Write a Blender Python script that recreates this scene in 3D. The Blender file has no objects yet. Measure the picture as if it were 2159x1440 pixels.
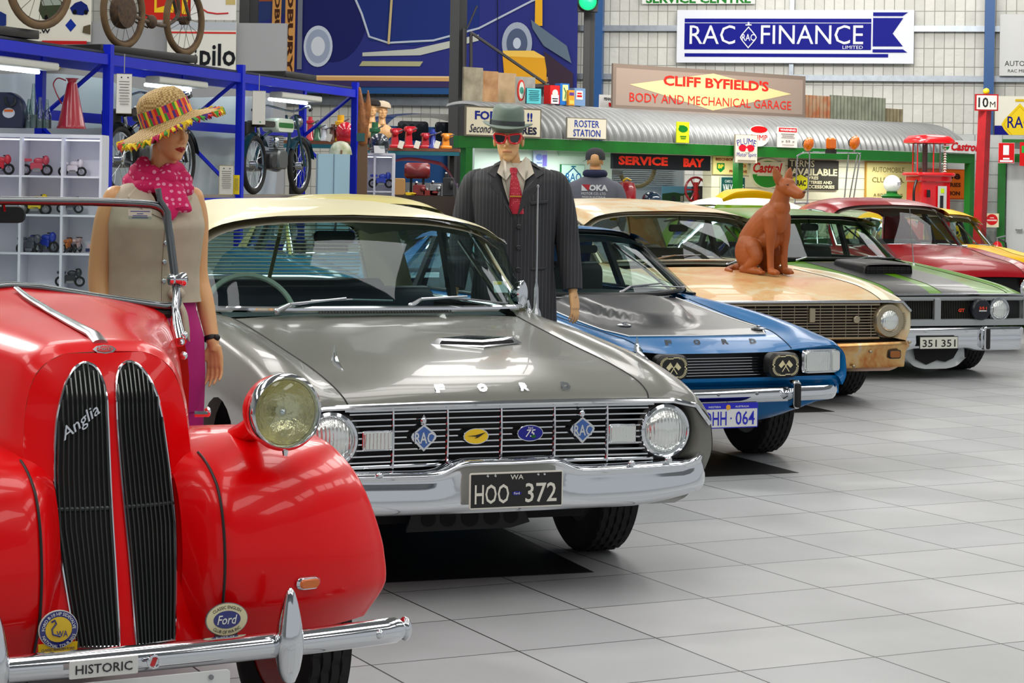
import bpy, bmesh, math, random
import numpy as np
from mathutils import Vector, Matrix, Euler

random.seed(7)
SC = bpy.context.scene
COL = SC.collection
PI = math.pi

# ------------------------------------------------------------------ camera
F_PX, CX, YH, ROLL, CAM_H = 4400.0, 1079.5, 389.0, 0.017, 1.54
cam_data = bpy.data.cameras.new('camera')
cam_data.sensor_width = 36.0
cam_data.lens = F_PX / 2159.0 * 36.0
cam_data.shift_y = -(720.0 - YH) / 2159.0
cam_data.clip_end = 200
cam = bpy.data.objects.new('camera', cam_data)
COL.objects.link(cam)
cam.matrix_world = Matrix.Translation((0, 0, CAM_H)) @ Matrix.Rotation(PI / 2, 4, 'X') @ Matrix.Rotation(ROLL, 4, 'Z')
SC.camera = cam

# ------------------------------------------------------------------ colour management, world, lights
SC.view_settings.view_transform = 'Standard'
SC.view_settings.look = 'None'
SC.view_settings.gamma = 1
SC.view_settings.use_curve_mapping = False
SC.view_settings.exposure = -0.62
world = bpy.data.worlds.new('world')
SC.world = world
world.use_nodes = True
wn = world.node_tree.nodes
wn['Background'].inputs['Color'].default_value = (0.93, 0.96, 1.0, 1)
wn['Background'].inputs['Strength'].default_value = 0.75


def area_light(name, loc, rot, sx, sy, power, color=(1, 0.97, 0.93)):
    d = bpy.data.lights.new(name, 'AREA')
    d.shape = 'RECTANGLE'
    d.size, d.size_y, d.energy, d.color = sx, sy, power, color
    o = bpy.data.objects.new(name, d)
    COL.objects.link(o)
    o.location, o.rotation_euler = loc, rot
    return o


# fill panels added under the hall roof, in rows from front to back
for i, x in enumerate((-7.2, -3.6, 0.0, 3.6, 7.2)):
    for j in range(8):
        y = 0.5 + j * 4.3
        area_light('roof_fill_panel', (x, y, 6.3), (0, 0, 0), 1.3, 3.4, 94 if y < 21 else 112)
# unseen lamps: one aimed at the cars, one added to brighten the end wall
area_light('unseen_lamp', (-5.5, 12.5, 5.6), (math.radians(-12), math.radians(-38), 0), 0.5, 0.5, 420)
area_light('unseen_lamp', (3.5, 25.0, 5.6), (math.radians(50), 0, 0), 5.0, 0.6, 620)


# ------------------------------------------------------------------ helpers: pixels, colours, materials
def at(u, v, y):
    """World point seen at pixel (u, v) at distance y in front of the camera."""
    a, b = u - CX, v - YH
    k = 1 + ROLL * ROLL
    x, z = (a + b * ROLL) / k, (b - a * ROLL) / k
    return Vector((x / F_PX * y, y, CAM_H - z / F_PX * y))


def lin(c):
    def g(v):
        v = v / 255.0
        return v / 12.92 if v <= 0.04045 else ((v + 0.055) / 1.055) ** 2.4
    return (g(c[0]), g(c[1]), g(c[2]), 1.0)


MATS = {}


def mat(name, rgb=(200, 200, 200), rough=0.5, metal=0.0, coat=0.0, emit=0.0, spec=0.5, alpha=1.0, trans=0.0, var=0.0, scale=8.0, bump=0.0, bscale=60.0, rgb2=None, sheen=0.0):
    if name in MATS:
        return MATS[name]
    m = bpy.data.materials.new(name)
    m.use_nodes = True
    nt = m.node_tree
    b = nt.nodes['Principled BSDF']
    col = lin(rgb)
    b.inputs['Base Color'].default_value = col
    b.inputs['Roughness'].default_value = rough
    b.inputs['Metallic'].default_value = metal
    b.inputs['Specular IOR Level'].default_value = spec
    if coat:
        b.inputs['Coat Weight'].default_value = coat
        b.inputs['Coat Roughness'].default_value = 0.03
    if trans:
        b.inputs['Transmission Weight'].default_value = trans
        b.inputs['IOR'].default_value = 1.45
    if sheen:
        b.inputs['Sheen Weight'].default_value = sheen
    if emit:
        b.inputs['Emission Color'].default_value = col
        b.inputs['Emission Strength'].default_value = emit
    b.inputs['Alpha'].default_value = alpha
    if var or rgb2 or bump:
        tc = nt.nodes.new('ShaderNodeTexCoord')
        if var or rgb2:
            nz = nt.nodes.new('ShaderNodeTexNoise')
            nz.inputs['Scale'].default_value = scale
            nz.inputs['Detail'].default_value = 6
            nt.links.new(tc.outputs['Object'], nz.inputs['Vector'])
            rp = nt.nodes.new('ShaderNodeValToRGB')
            rp.color_ramp.elements[0].position = 0.35
            rp.color_ramp.elements[1].position = 0.65
            if rgb2:
                c2 = lin(rgb2)
            else:
                c2 = tuple(max(0, v * (1 - var)) for v in col[:3]) + (1,)
            rp.color_ramp.elements[0].color = c2
            rp.color_ramp.elements[1].color = col
            nt.links.new(nz.outputs['Fac'], rp.inputs['Fac'])
            nt.links.new(rp.outputs['Color'], b.inputs['Base Color'])
        if bump:
            n2 = nt.nodes.new('ShaderNodeTexNoise')
            n2.inputs['Scale'].default_value = bscale
            nt.links.new(tc.outputs['Object'], n2.inputs['Vector'])
            bp = nt.nodes.new('ShaderNodeBump')
            bp.inputs['Strength'].default_value = bump
            bp.inputs['Distance'].default_value = 0.01
            nt.links.new(n2.outputs['Fac'], bp.inputs['Height'])
            nt.links.new(bp.outputs['Normal'], b.inputs['Normal'])
    MATS[name] = m
    return m


def glass(name, tint=(225, 235, 232), refl=0.10, edge=0.34):
    """Thin clear pane: tinted see-through with a fresnel mirror on top."""
    if name in MATS:
        return MATS[name]
    m = bpy.data.materials.new(name)
    m.use_nodes = True
    nt = m.node_tree
    nt.nodes.clear()
    out = nt.nodes.new('ShaderNodeOutputMaterial')
    tr = nt.nodes.new('ShaderNodeBsdfTransparent')
    tr.inputs['Color'].default_value = lin(tint)
    gl = nt.nodes.new('ShaderNodeBsdfGlossy')
    gl.inputs['Roughness'].default_value = 0.02
    gl.inputs['Color'].default_value = (0.9, 0.95, 1, 1)
    lw = nt.nodes.new('ShaderNodeLayerWeight')
    lw.inputs['Blend'].default_value = 0.25
    mr = nt.nodes.new('ShaderNodeMapRange')
    mr.inputs['To Min'].default_value = refl * 0.22
    mr.inputs['To Max'].default_value = edge
    nt.links.new(lw.outputs['Fresnel'], mr.inputs['Value'])
    mx = nt.nodes.new('ShaderNodeMixShader')
    nt.links.new(mr.outputs['Result'], mx.inputs['Fac'])
    nt.links.new(tr.outputs[0], mx.inputs[1])
    nt.links.new(gl.outputs[0], mx.inputs[2])
    nt.links.new(mx.outputs[0], out.inputs['Surface'])
    MATS[name] = m
    return m


CHROME = mat('chrome', (225, 228, 232), 0.07, 1.0)
CHROME2 = mat('satin_chrome', (190, 194, 198), 0.22, 1.0)
STEEL = mat('brushed_steel', (150, 152, 155), 0.38, 1.0)
RUBBER = mat('tyre_rubber', (26, 26, 25), 0.75, var=0.3, scale=30)
BLACK = mat('satin_black', (18, 18, 19), 0.45)
DARK = mat('dark_recess', (10, 10, 11), 0.8)
GLASS = glass('window_glass')
GLASS_T = glass('tinted_windscreen_glass', (196, 222, 222), 0.10)
GLASS_C = glass('clear_glass', (238, 244, 242), 0.14, 0.6)
WHITE = mat('white_paint', (235, 235, 230), 0.4)
RED = mat('red_paint', (205, 12, 14), 0.3, coat=0.6)
BLUE = mat('sign_blue', (8, 14, 140), 0.3)
GREEN = mat('green_paint', (0, 105, 22), 0.4, var=0.25, scale=3)
YELLOW = mat('yellow_paint', (245, 205, 0), 0.3, coat=0.5)
AMBER = mat('amber_lens', (240, 120, 8), 0.12, coat=1.0, trans=0.3)


def headlamp_glass(name='headlamp_lens'):
    if name in MATS:
        return MATS[name]
    m = mat(name, (232, 236, 232), 0.16, 0.75, coat=1.0)
    nt = m.node_tree
    tc = nt.nodes.new('ShaderNodeTexCoord')
    wv = nt.nodes.new('ShaderNodeTexWave')
    wv.inputs['Scale'].default_value = 22
    wv.inputs['Distortion'].default_value = 1.5
    bp = nt.nodes.new('ShaderNodeBump')
    bp.inputs['Strength'].default_value = 0.5
    bp.inputs['Distance'].default_value = 0.004
    nt.links.new(tc.outputs['Object'], wv.inputs['Vector'])
    nt.links.new(wv.outputs['Fac'], bp.inputs['Height'])
    nt.links.new(bp.outputs['Normal'], nt.nodes['Principled BSDF'].inputs['Normal'])
    return m


LENS = headlamp_glass()


# ------------------------------------------------------------------ helpers: meshes
def cr(pts, k):
    """Catmull-Rom through the points (array n x m), k steps per span."""
    p = np.asarray(pts, float)
    if k <= 1 or len(p) < 3:
        return p
    e = np.vstack([2 * p[0] - p[1], p, 2 * p[-1] - p[-2]])
    out = []
    for i in range(1, len(e) - 2):
        p0, p1, p2, p3 = e[i - 1], e[i], e[i + 1], e[i + 2]
        d1, d2 = (p2 - p0) / 2, (p3 - p1) / 2
        lim = np.abs(p2 - p1) * 1.5 + 1e-9
        d1 = np.clip(d1, -lim, lim)
        d2 = np.clip(d2, -lim, lim)
        for t in np.arange(k) / k:
            h = (2 * t**3 - 3 * t**2 + 1, t**3 - 2 * t**2 + t, -2 * t**3 + 3 * t**2, t**3 - t**2)
            out.append(h[0] * p1 + h[1] * d1 + h[2] * p2 + h[3] * d2)
    out.append(p[-1])
    return np.array(out)


def surf(rows, ku, kv):
    """Control grid rows x cols x 3 -> dense grid (ku steps between rows, kv between columns)."""
    g = np.asarray(rows, float)
    n, m, _ = g.shape
    g = np.stack([cr(g[i], kv) for i in range(n)])
    g = np.stack([cr(g[:, j], ku) for j in range(g.shape[1])], axis=1)
    return g


class MB:
    def __init__(self):
        self.v, self.f, self.m = [], [], []

    def add(self, vs, fs, m=None, M=None):
        o = len(self.v)
        for p in vs:
            q = Vector(p)
            if M is not None:
                q = M @ q
            self.v.append((q.x, q.y, q.z))
        for f in fs:
            self.f.append([i + o for i in f])
            self.m.append(m)
        return self

    def box(self, c, s, m=None, M=None, taper=1.0):
        x, y, z = s[0] / 2, s[1] / 2, s[2] / 2
        vs = []
        for dz, k in ((-z, 1.0), (z, taper)):
            for dx, dy in ((-x, -y), (x, -y), (x, y), (-x, y)):
                vs.append((c[0] + dx * k, c[1] + dy * k, c[2] + dz))
        return self.add(vs, [(3, 2, 1, 0), (4, 5, 6, 7), (0, 1, 5, 4), (1, 2, 6, 5), (2, 3, 7, 6), (3, 0, 4, 7)], m, M)

    def rbox(self, c, s, r, m=None, M=None, n=3, axis=2):
        """Box with rounded corners around the given axis."""
        ax = [0, 1, 2]
        ax.remove(axis)
        a, b = s[ax[0]] / 2 - r, s[ax[1]] / 2 - r
        ring = []
        for sx, sy, t0 in ((1, 1, 0), (-1, 1, PI / 2), (-1, -1, PI), (1, -1, 1.5 * PI)):
            for i in range(n + 1):
                t = t0 + i / n * PI / 2
                ring.append((sx * a + r * math.cos(t), sy * b + r * math.sin(t)))
        k = len(ring)
        e = min(r * 0.35, s[axis] * 0.3)
        lev = [(-s[axis] / 2, 1 - e / max(s[ax[0]], s[ax[1]]) * 2), (-s[axis] / 2 + e, 1), (s[axis] / 2 - e, 1), (s[axis] / 2, 1 - e / max(s[ax[0]], s[ax[1]]) * 2)]
        vs = []
        for h, q in lev:
            for p in ring:
                w = [0, 0, 0]
                w[ax[0]], w[ax[1]], w[axis] = p[0] * q, p[1] * q, h
                vs.append((w[0] + c[0], w[1] + c[1], w[2] + c[2]))
        fs = []
        for L in range(3):
            for i in range(k):
                j = (i + 1) % k
                fs.append((L * k + i, L * k + j, (L + 1) * k + j, (L + 1) * k + i))
        fs.append(list(range(k))[::-1])
        fs.append([3 * k + i for i in range(k)])
        return self.add(vs, fs, m, M)

    def tube(self, pts, r, n=8, m=None, closed=False, caps=True, M=None, flat=1.0, up=None):
        P = [Vector(p) for p in pts]
        k = len(P)
        rs = r if isinstance(r, (list, tuple, np.ndarray)) else [r] * k
        T = []
        for i in range(k):
            a = P[(i - 1) % k] if (closed or i > 0) else P[i]
            b = P[(i + 1) % k] if (closed or i < k - 1) else P[i]
            t = b - a
            T.append(t.normalized() if t.length > 1e-9 else Vector((0, 0, 1)))
        u = Vector(up) if up is not None else (Vector((0, 0, 1)) if abs(T[0].z) < 0.9 else Vector((1, 0, 0)))
        u = (u - T[0] * u.dot(T[0])).normalized()
        vs = []
        for i in range(k):
            if i > 0:
                u = (u - T[i] * u.dot(T[i]))
                u = u.normalized() if u.length > 1e-6 else Vector((1, 0, 0))
            w = T[i].cross(u)
            for j in range(n):
                t = 2 * PI * j / n
                vs.append(P[i] + (u * math.cos(t) * flat + w * math.sin(t)) * rs[i])
        fs = []
        for i in range(k if closed else k - 1):
            a, b = i * n, ((i + 1) % k) * n
            for j in range(n):
                q = (j + 1) % n
                fs.append((a + j, a + q, b + q, b + j))
        if caps and not closed:
            fs.append(list(range(n))[::-1])
            fs.append([(k - 1) * n + j for j in range(n)])
        return self.add(vs, fs, m, M)

    def grid(self, g, m=None, flip=False, mirror=False, close=False, M=None):
        g = np.asarray(g, float)
        for s in ((1, -1) if mirror else (1,)):
            n, k, _ = g.shape
            vs = [(s * p[0], p[1], p[2]) for row in g for p in row]
            fs = []
            for i in range(n - 1):
                for j in range(k if close else k - 1):
                    q = (j + 1) % k
                    f = [i * k + j, i * k + q, (i + 1) * k + q, (i + 1) * k + j]
                    if flip ^ (s < 0):
                        f.reverse()
                    fs.append(f)
            self.add(vs, fs, m, M)
        return self

    def lathe(self, prof, n=24, m=None, M=None, caps=True):
        """prof: (radius, height) pairs, turned round local z."""
        vs = []
        for r, z in prof:
            for j in range(n):
                t = 2 * PI * j / n
                vs.append((r * math.cos(t), r * math.sin(t), z))
        fs = []
        for i in range(len(prof) - 1):
            for j in range(n):
                q = (j + 1) % n
                fs.append((i * n + j, i * n + q, (i + 1) * n + q, (i + 1) * n + j))
        if caps:
            fs.append(list(range(n))[::-1])
            fs.append([(len(prof) - 1) * n + j for j in range(n)])
        return self.add(vs, fs, m, M)

    def ell(self, c, s, m=None, M=None, nu=16, nv=10):
        vs, fs = [], []
        for i in range(nv + 1):
            a = -PI / 2 + PI * i / nv
            for j in range(nu):
                t = 2 * PI * j / nu
                vs.append((c[0] + s[0] * math.cos(a) * math.cos(t), c[1] + s[1] * math.cos(a) * math.sin(t), c[2] + s[2] * math.sin(a)))
        for i in range(nv):
            for j in range(nu):
                q = (j + 1) % nu
                fs.append((i * nu + j, i * nu + q, (i + 1) * nu + q, (i + 1) * nu + j))
        return self.add(vs, fs, m, M)

    def poly(self, pts, th, m=None, M=None):
        """Flat outline in local x, z, extruded by th towards -y (the front)."""
        k = len(pts)
        vs = [(p[0], 0, p[1]) for p in pts] + [(p[0], -th, p[1]) for p in pts]
        a = sum(pts[i][0] * pts[(i + 1) % k][1] - pts[(i + 1) % k][0] * pts[i][1] for i in range(k))
        o = list(range(k)) if a > 0 else list(range(k))[::-1]
        fs = [[i + k for i in o], o[::-1]]
        for i in range(k):
            p, q = o[i], o[(i + 1) % k]
            fs.append((p, q, q + k, p + k))
        return self.add(vs, fs, m, M)

    def build(self, name, material=None, parent=None, loc=(0, 0, 0), rot=(0, 0, 0), smooth=40, **props):
        me = bpy.data.meshes.new(name)
        me.from_pydata(self.v, [], self.f)
        ms = []
        idx = []
        for m in self.m:
            m = m or material
            if m not in ms:
                ms.append(m)
            idx.append(ms.index(m))
        for m in ms:
            me.materials.append(m)
        me.polygons.foreach_set('material_index', idx)
        me.update()
        if smooth:
            me.polygons.foreach_set('use_smooth', [True] * len(me.polygons))
            me.set_sharp_from_angle(angle=math.radians(smooth))
        o = bpy.data.objects.new(name, me)
        COL.objects.link(o)
        o.location, o.rotation_euler = loc, rot
        if parent is not None:
            o.parent = parent
        for k, v in props.items():
            o[k] = v
        return o


def tag(o, label, cat, group=None):
    o['label'], o['category'] = label, cat
    if group:
        o['group'] = group
    return o


def thing(name, label, cat, loc=(0, 0, 0), rz=0.0, group=None):
    o = bpy.data.objects.new(name, None)
    o.empty_display_size = 0.1
    COL.objects.link(o)
    o.location, o.rotation_euler = loc, (0, 0, rz)
    return tag(o, label, cat, group)


def struct(o):
    o['kind'] = 'structure'
    return o


def kids(o):
    return [c for c in SC.objects if c.parent == o]


def dup(root, loc, rz, label=None):
    def cp(o, par):
        c = o.copy()
        COL.objects.link(c)
        c.parent = par
        for k in kids(o):
            cp(k, c)
        return c
    r = cp(root, None)
    r.location, r.rotation_euler = loc, (0, 0, rz)
    if label:
        r['label'] = label
    return r


def fuse(mb, name, material, voxel, parent=None, it=4, mats=None):
    """Melt overlapping shapes into one continuous skin."""
    o = mb.build('tmp', material, smooth=0)
    r = o.modifiers.new('r', 'REMESH')
    r.mode = 'VOXEL'
    r.voxel_size = voxel
    s = o.modifiers.new('s', 'SMOOTH')
    s.factor, s.iterations = 0.5, it
    dg = bpy.context.evaluated_depsgraph_get()
    me = bpy.data.meshes.new_from_object(o.evaluated_get(dg))
    me.name = name
    bpy.data.objects.remove(o)
    me.materials.clear()
    me.materials.append(material)
    me.polygons.foreach_set('use_smooth', [True] * len(me.polygons))
    n = bpy.data.objects.new(name, me)
    COL.objects.link(n)
    if parent is not None:
        n.parent = parent
    return n


_TXT = {}


def text_mesh(s, shear=0.0, bold=0.0):
    if 'M' in s:
        bold = 0.0
    key = (s, shear, bold)
    if key in _TXT:
        return _TXT[key]
    cu = bpy.data.curves.new('t', 'FONT')
    cu.body = s
    cu.shear = shear
    cu.offset = bold
    cu.resolution_u = 2
    o = bpy.data.objects.new('t', cu)
    COL.objects.link(o)
    dg = bpy.context.evaluated_depsgraph_get()
    me = bpy.data.meshes.new_from_object(o.evaluated_get(dg))
    vs = np.array([v.co[:2] for v in me.vertices]) if len(me.vertices) else np.zeros((1, 2))
    fs = [list(p.vertices) for p in me.polygons]
    bpy.data.objects.remove(o)
    bpy.data.curves.remove(cu)
    bpy.data.meshes.remove(me)
    _TXT[key] = (vs, fs)
    return vs, fs


def put_text(mb, s, cx, cz, w, h, m, y=-0.003, shear=0.0, bold=0.01, M=None, arc=None, rot=0.0):
    """Lettering fitted to a box of w x h about (cx, cz) on a face that looks to -y. h None keeps the proportion."""
    vs, fs = text_mesh(s, shear, bold)
    lo, hi = vs.min(0), vs.max(0)
    k = w / max(hi[0] - lo[0], 1e-6)
    kz = k if h is None else h / max(hi[1] - lo[1], 1e-6)
    p = (vs - (lo + hi) / 2) * [k, kz]
    if arc:
        t = p[:, 0] / arc
        rr = abs(arc) + (p[:, 1] if arc > 0 else p[:, 1])
        if arc > 0:
            p = np.stack([np.sin(t) * rr, np.cos(t) * rr - arc], 1)
        else:
            rr = abs(arc) - p[:, 1]
            t = p[:, 0] / abs(arc)
            p = np.stack([np.sin(t) * rr, abs(arc) - np.cos(t) * rr], 1)
    if rot:
        c, s_ = math.cos(rot), math.sin(rot)
        p = p @ np.array([[c, s_], [-s_, c]])
    # front faces look to -y
    mb.add([(a + cx, y, b + cz) for a, b in p], fs, m, M)
    return mb


def circ(cx, cz, rx, rz=None, n=24, a0=0.0, a1=2 * PI):
    rz = rz or rx
    full = abs(a1 - a0 - 2 * PI) < 1e-6
    return [(cx + rx * math.cos(a0 + (a1 - a0) * i / (n if full else n - 1)), cz + rz * math.sin(a0 + (a1 - a0) * i / (n if full else n - 1))) for i in range(n)]


def rect(cx, cz, w, h):
    return [(cx - w / 2, cz - h / 2), (cx + w / 2, cz - h / 2), (cx + w / 2, cz + h / 2), (cx - w / 2, cz + h / 2)]


def disc_M(c, n, up=(0, 0, 1)):
    """Matrix taking local z to direction n at c (local y near up)."""
    z = Vector(n).normalized()
    x = Vector(up).cross(z)
    x = x.normalized() if x.length > 1e-6 else Vector((1, 0, 0))
    y = z.cross(x)
    return Matrix(((x.x, y.x, z.x, c[0]), (x.y, y.y, z.y, c[1]), (x.z, y.z, z.z, c[2]), (0, 0, 0, 1)))
# ------------------------------------------------------------------ the hall
def floor_mat():
    m = mat('floor_tiles', (172, 174, 176), 0.42)
    nt = m.node_tree
    b = nt.nodes['Principled BSDF']
    tc = nt.nodes.new('ShaderNodeTexCoord')
    mp = nt.nodes.new('ShaderNodeMapping')
    mp.vector_type = 'TEXTURE'
    mp.inputs['Location'].default_value = (1.46, 7.6, 0)
    mp.inputs['Rotation'].default_value = (0, 0, 0.465)
    nt.links.new(tc.outputs['Object'], mp.inputs['Vector'])
    br = nt.nodes.new('ShaderNodeTexBrick')
    br.offset = 0.0
    br.inputs['Scale'].default_value = 1.0
    br.inputs['Brick Width'].default_value = 0.527
    br.inputs['Row Height'].default_value = 0.527
    br.inputs['Mortar Size'].default_value = 0.0038
    br.inputs['Mortar Smooth'].default_value = 0.2
    br.inputs['Bias'].default_value = 0.0
    br.inputs['Color1'].default_value = lin((186, 188, 190))
    br.inputs['Color2'].default_value = lin((174, 177, 180))
    br.inputs['Mortar'].default_value = lin((46, 47, 46))
    nt.links.new(mp.outputs['Vector'], br.inputs['Vector'])
    nz = nt.nodes.new('ShaderNodeTexNoise')
    nz.inputs['Scale'].default_value = 1.1
    nz.inputs['Detail'].default_value = 7
    nt.links.new(tc.outputs['Object'], nz.inputs['Vector'])
    rp = nt.nodes.new('ShaderNodeValToRGB')
    rp.color_ramp.elements[0].position, rp.color_ramp.elements[0].color = 0.3, (0.80, 0.81, 0.80, 1)
    rp.color_ramp.elements[1].position, rp.color_ramp.elements[1].color = 0.62, (1, 1, 1, 1)
    nt.links.new(nz.outputs['Fac'], rp.inputs['Fac'])
    mx = nt.nodes.new('ShaderNodeMix')
    mx.data_type, mx.blend_type = 'RGBA', 'MULTIPLY'
    mx.inputs['Factor'].default_value = 1
    nt.links.new(br.outputs['Color'], mx.inputs['A'])
    nt.links.new(rp.outputs['Color'], mx.inputs['B'])
    nt.links.new(mx.outputs['Result'], b.inputs['Base Color'])
    bp = nt.nodes.new('ShaderNodeBump')
    bp.inputs['Strength'].default_value = 0.6
    bp.inputs['Distance'].default_value = 0.004
    bp.invert = True
    nt.links.new(br.outputs['Fac'], bp.inputs['Height'])
    nt.links.new(bp.outputs['Normal'], b.inputs['Normal'])
    return m


FLOOR = floor_mat()
struct(MB().box((1, 13, -.05), (24, 46, .1), FLOOR).build('floor', FLOOR, smooth=0))


def grid_mat(name, rgb, rgb2, line, w, h, mortar, rough=0.5, metal=0.0, bump=0.5, off=0.0):
    m = mat(name, rgb, rough, metal)
    nt = m.node_tree
    b = nt.nodes['Principled BSDF']
    tc = nt.nodes.new('ShaderNodeTexCoord')
    sp = nt.nodes.new('ShaderNodeSeparateXYZ')
    cb = nt.nodes.new('ShaderNodeCombineXYZ')
    nt.links.new(tc.outputs['Object'], sp.inputs[0])
    nt.links.new(sp.outputs['X'], cb.inputs['X'])
    nt.links.new(sp.outputs['Z'], cb.inputs['Y'])
    br = nt.nodes.new('ShaderNodeTexBrick')
    br.offset = off
    br.inputs['Scale'].default_value = 1.0
    br.inputs['Brick Width'].default_value = w
    br.inputs['Row Height'].default_value = h
    br.inputs['Mortar Size'].default_value = mortar
    br.inputs['Mortar Smooth'].default_value = 0.6
    br.inputs['Color1'].default_value = lin(rgb)
    br.inputs['Color2'].default_value = lin(rgb2)
    br.inputs['Mortar'].default_value = lin(line)
    nt.links.new(cb.outputs[0], br.inputs['Vector'])
    nt.links.new(br.outputs['Color'], b.inputs['Base Color'])
    nz = nt.nodes.new('ShaderNodeTexNoise')
    nz.inputs['Scale'].default_value = 9
    nt.links.new(tc.outputs['Object'], nz.inputs['Vector'])
    ad = nt.nodes.new('ShaderNodeMath')
    ad.operation = 'SUBTRACT'
    nt.links.new(nz.outputs['Fac'], ad.inputs[0])
    nt.links.new(br.outputs['Fac'], ad.inputs[1])
    bp = nt.nodes.new('ShaderNodeBump')
    bp.inputs['Strength'].default_value = bump
    bp.inputs['Distance'].default_value = 0.02
    nt.links.new(ad.outputs[0], bp.inputs['Height'])
    nt.links.new(bp.outputs['Normal'], b.inputs['Normal'])
    return m


WALLQ = grid_mat('insulated_wall', (212, 212, 204), (196, 196, 188), (150, 150, 142), 0.155, 0.29, 0.008, 0.45)
PLAIN = mat('hall_cladding', (168, 170, 168), 0.6, var=0.1, scale=2)
STEELBLUE = mat('column_blue', (8, 74, 132), 0.4)
COLBLACK = mat('column_black', (44, 45, 46), 0.5)
GALV = mat('galvanised_steel', (150, 158, 166), 0.35, 0.8, var=0.15, scale=12)

# end wall: runs to the right and towards the camera (local x along the wall, local -y looks into the hall)
WALL_YAW = -0.2
WALL_O = Vector((7.15, 32.4, 0))


def on_wall(u, v, off=0.0):
    """Local (x, z) on the end wall at pixel (u, v), off metres in front of it."""
    r = at(u, v, 1.0) - Vector((0, 0, CAM_H))
    n = Vector((math.sin(WALL_YAW), -math.cos(WALL_YAW), 0))
    c = WALL_O + n * off
    t = (c.dot(n)) / (r.x * n.x + r.y * n.y)
    p = Vector((0, 0, CAM_H)) + r * t
    d = p - WALL_O
    return d.x * math.cos(WALL_YAW) + d.y * math.sin(WALL_YAW), p.z


def wall_world(x, z, off=0.0):
    c, s = math.cos(WALL_YAW), math.sin(WALL_YAW)
    return Vector((WALL_O.x + x * c + off * s, WALL_O.y + x * s - off * c, z))


struct(MB().box((-4, .1, 3.25), (28, .2, 6.5), WALLQ).build('wall_back', WALLQ, None, WALL_O, (0, 0, WALL_YAW), smooth=0))
struct(MB().box((-10, 12, 3.25), (.2, 46, 6.5), PLAIN).build('wall_left', PLAIN, smooth=0))
struct(MB().box((1, 13, 6.55), (24, 46, .1), mat('roof_sheeting', (150, 152, 152), 0.5)).build('ceiling', None, smooth=0))
rf = MB()
for i in range(8):
    rf.box((1, -6 + i * 5, 6.38), (24, .18, .22), GALV)
struct(rf.build('trim_1', GALV, smooth=0))
# girts and columns of the end wall
g1 = MB()
for (u, v) in ((1700, 60), (1700, 164)):
    x, z = on_wall(u, v, .1)
    g1.box((-4, -.06, z), (27, .1, .09), GALV)
x, z = on_wall(800, 213, .1)
g1.box((-9, -.06, z), (14, .1, .14), GALV)
g1.box((on_wall(1668, 140, .1)[0], -.05, 2.6), (.07, .06, 5), GALV)
struct(g1.build('trim_2', GALV, None, WALL_O, (0, 0, WALL_YAW), smooth=0))
for i, (u, w) in enumerate(((1263, .12), (2084, .15))):
    x, z = on_wall(u, 200, .15)
    struct(MB().box((0, 0, 3.2), (w, .2, 6.4), STEELBLUE).build('column_%d' % (i + 1), STEELBLUE, None, wall_world(x, 0, .2), (0, 0, WALL_YAW), smooth=0))
for i, (u, wpx, y) in enumerate(((523, 37, 30.5), (965, 35, 30.2), (1241, 23, 31.5))):
    p = at(u, 150, y)
    w = wpx / F_PX * y
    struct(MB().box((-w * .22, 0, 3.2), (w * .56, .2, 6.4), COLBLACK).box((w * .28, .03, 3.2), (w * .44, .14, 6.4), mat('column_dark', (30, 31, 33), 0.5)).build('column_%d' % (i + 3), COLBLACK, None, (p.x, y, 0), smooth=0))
# blue rail below the mural
x0, z0 = on_wall(540, 186, .3)
x1, z1 = on_wall(950, 184, .3)
struct(MB().box(((x0 + x1) / 2 - .2, 0, z0 - .02), (x1 - x0 + 1.4, .1, .11), STEELBLUE).build('trim_3', STEELBLUE, None, wall_world(0, 0, .3), (0, 0, WALL_YAW), smooth=0))

# black sheets laid under the cars
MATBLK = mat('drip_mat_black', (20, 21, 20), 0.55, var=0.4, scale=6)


def floor_pt(u, v):
    r = at(u, v, 1.0)
    t = -CAM_H / (r.z - CAM_H)
    return Vector((r.x * t, t, 0))


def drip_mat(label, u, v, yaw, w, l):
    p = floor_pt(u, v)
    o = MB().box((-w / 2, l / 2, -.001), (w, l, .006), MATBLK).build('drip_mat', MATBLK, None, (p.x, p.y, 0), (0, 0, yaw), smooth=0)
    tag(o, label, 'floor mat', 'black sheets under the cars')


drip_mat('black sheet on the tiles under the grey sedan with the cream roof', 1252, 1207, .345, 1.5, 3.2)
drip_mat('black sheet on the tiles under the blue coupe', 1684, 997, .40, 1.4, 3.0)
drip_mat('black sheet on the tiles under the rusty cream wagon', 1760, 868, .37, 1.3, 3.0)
# ------------------------------------------------------------------ cars: common builders
def paint(name, rgb=(200, 200, 200), rough=0.22, coat=1.0, **k):
    k.setdefault('spec', 0.22)
    return mat(name, rgb, rough + .06, 0.0, coat * .3, **k)


def car_root(label, X, Y, yaw, cat='car', name='car'):
    return thing(name, label, cat, (X, Y, 0), yaw)


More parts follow.
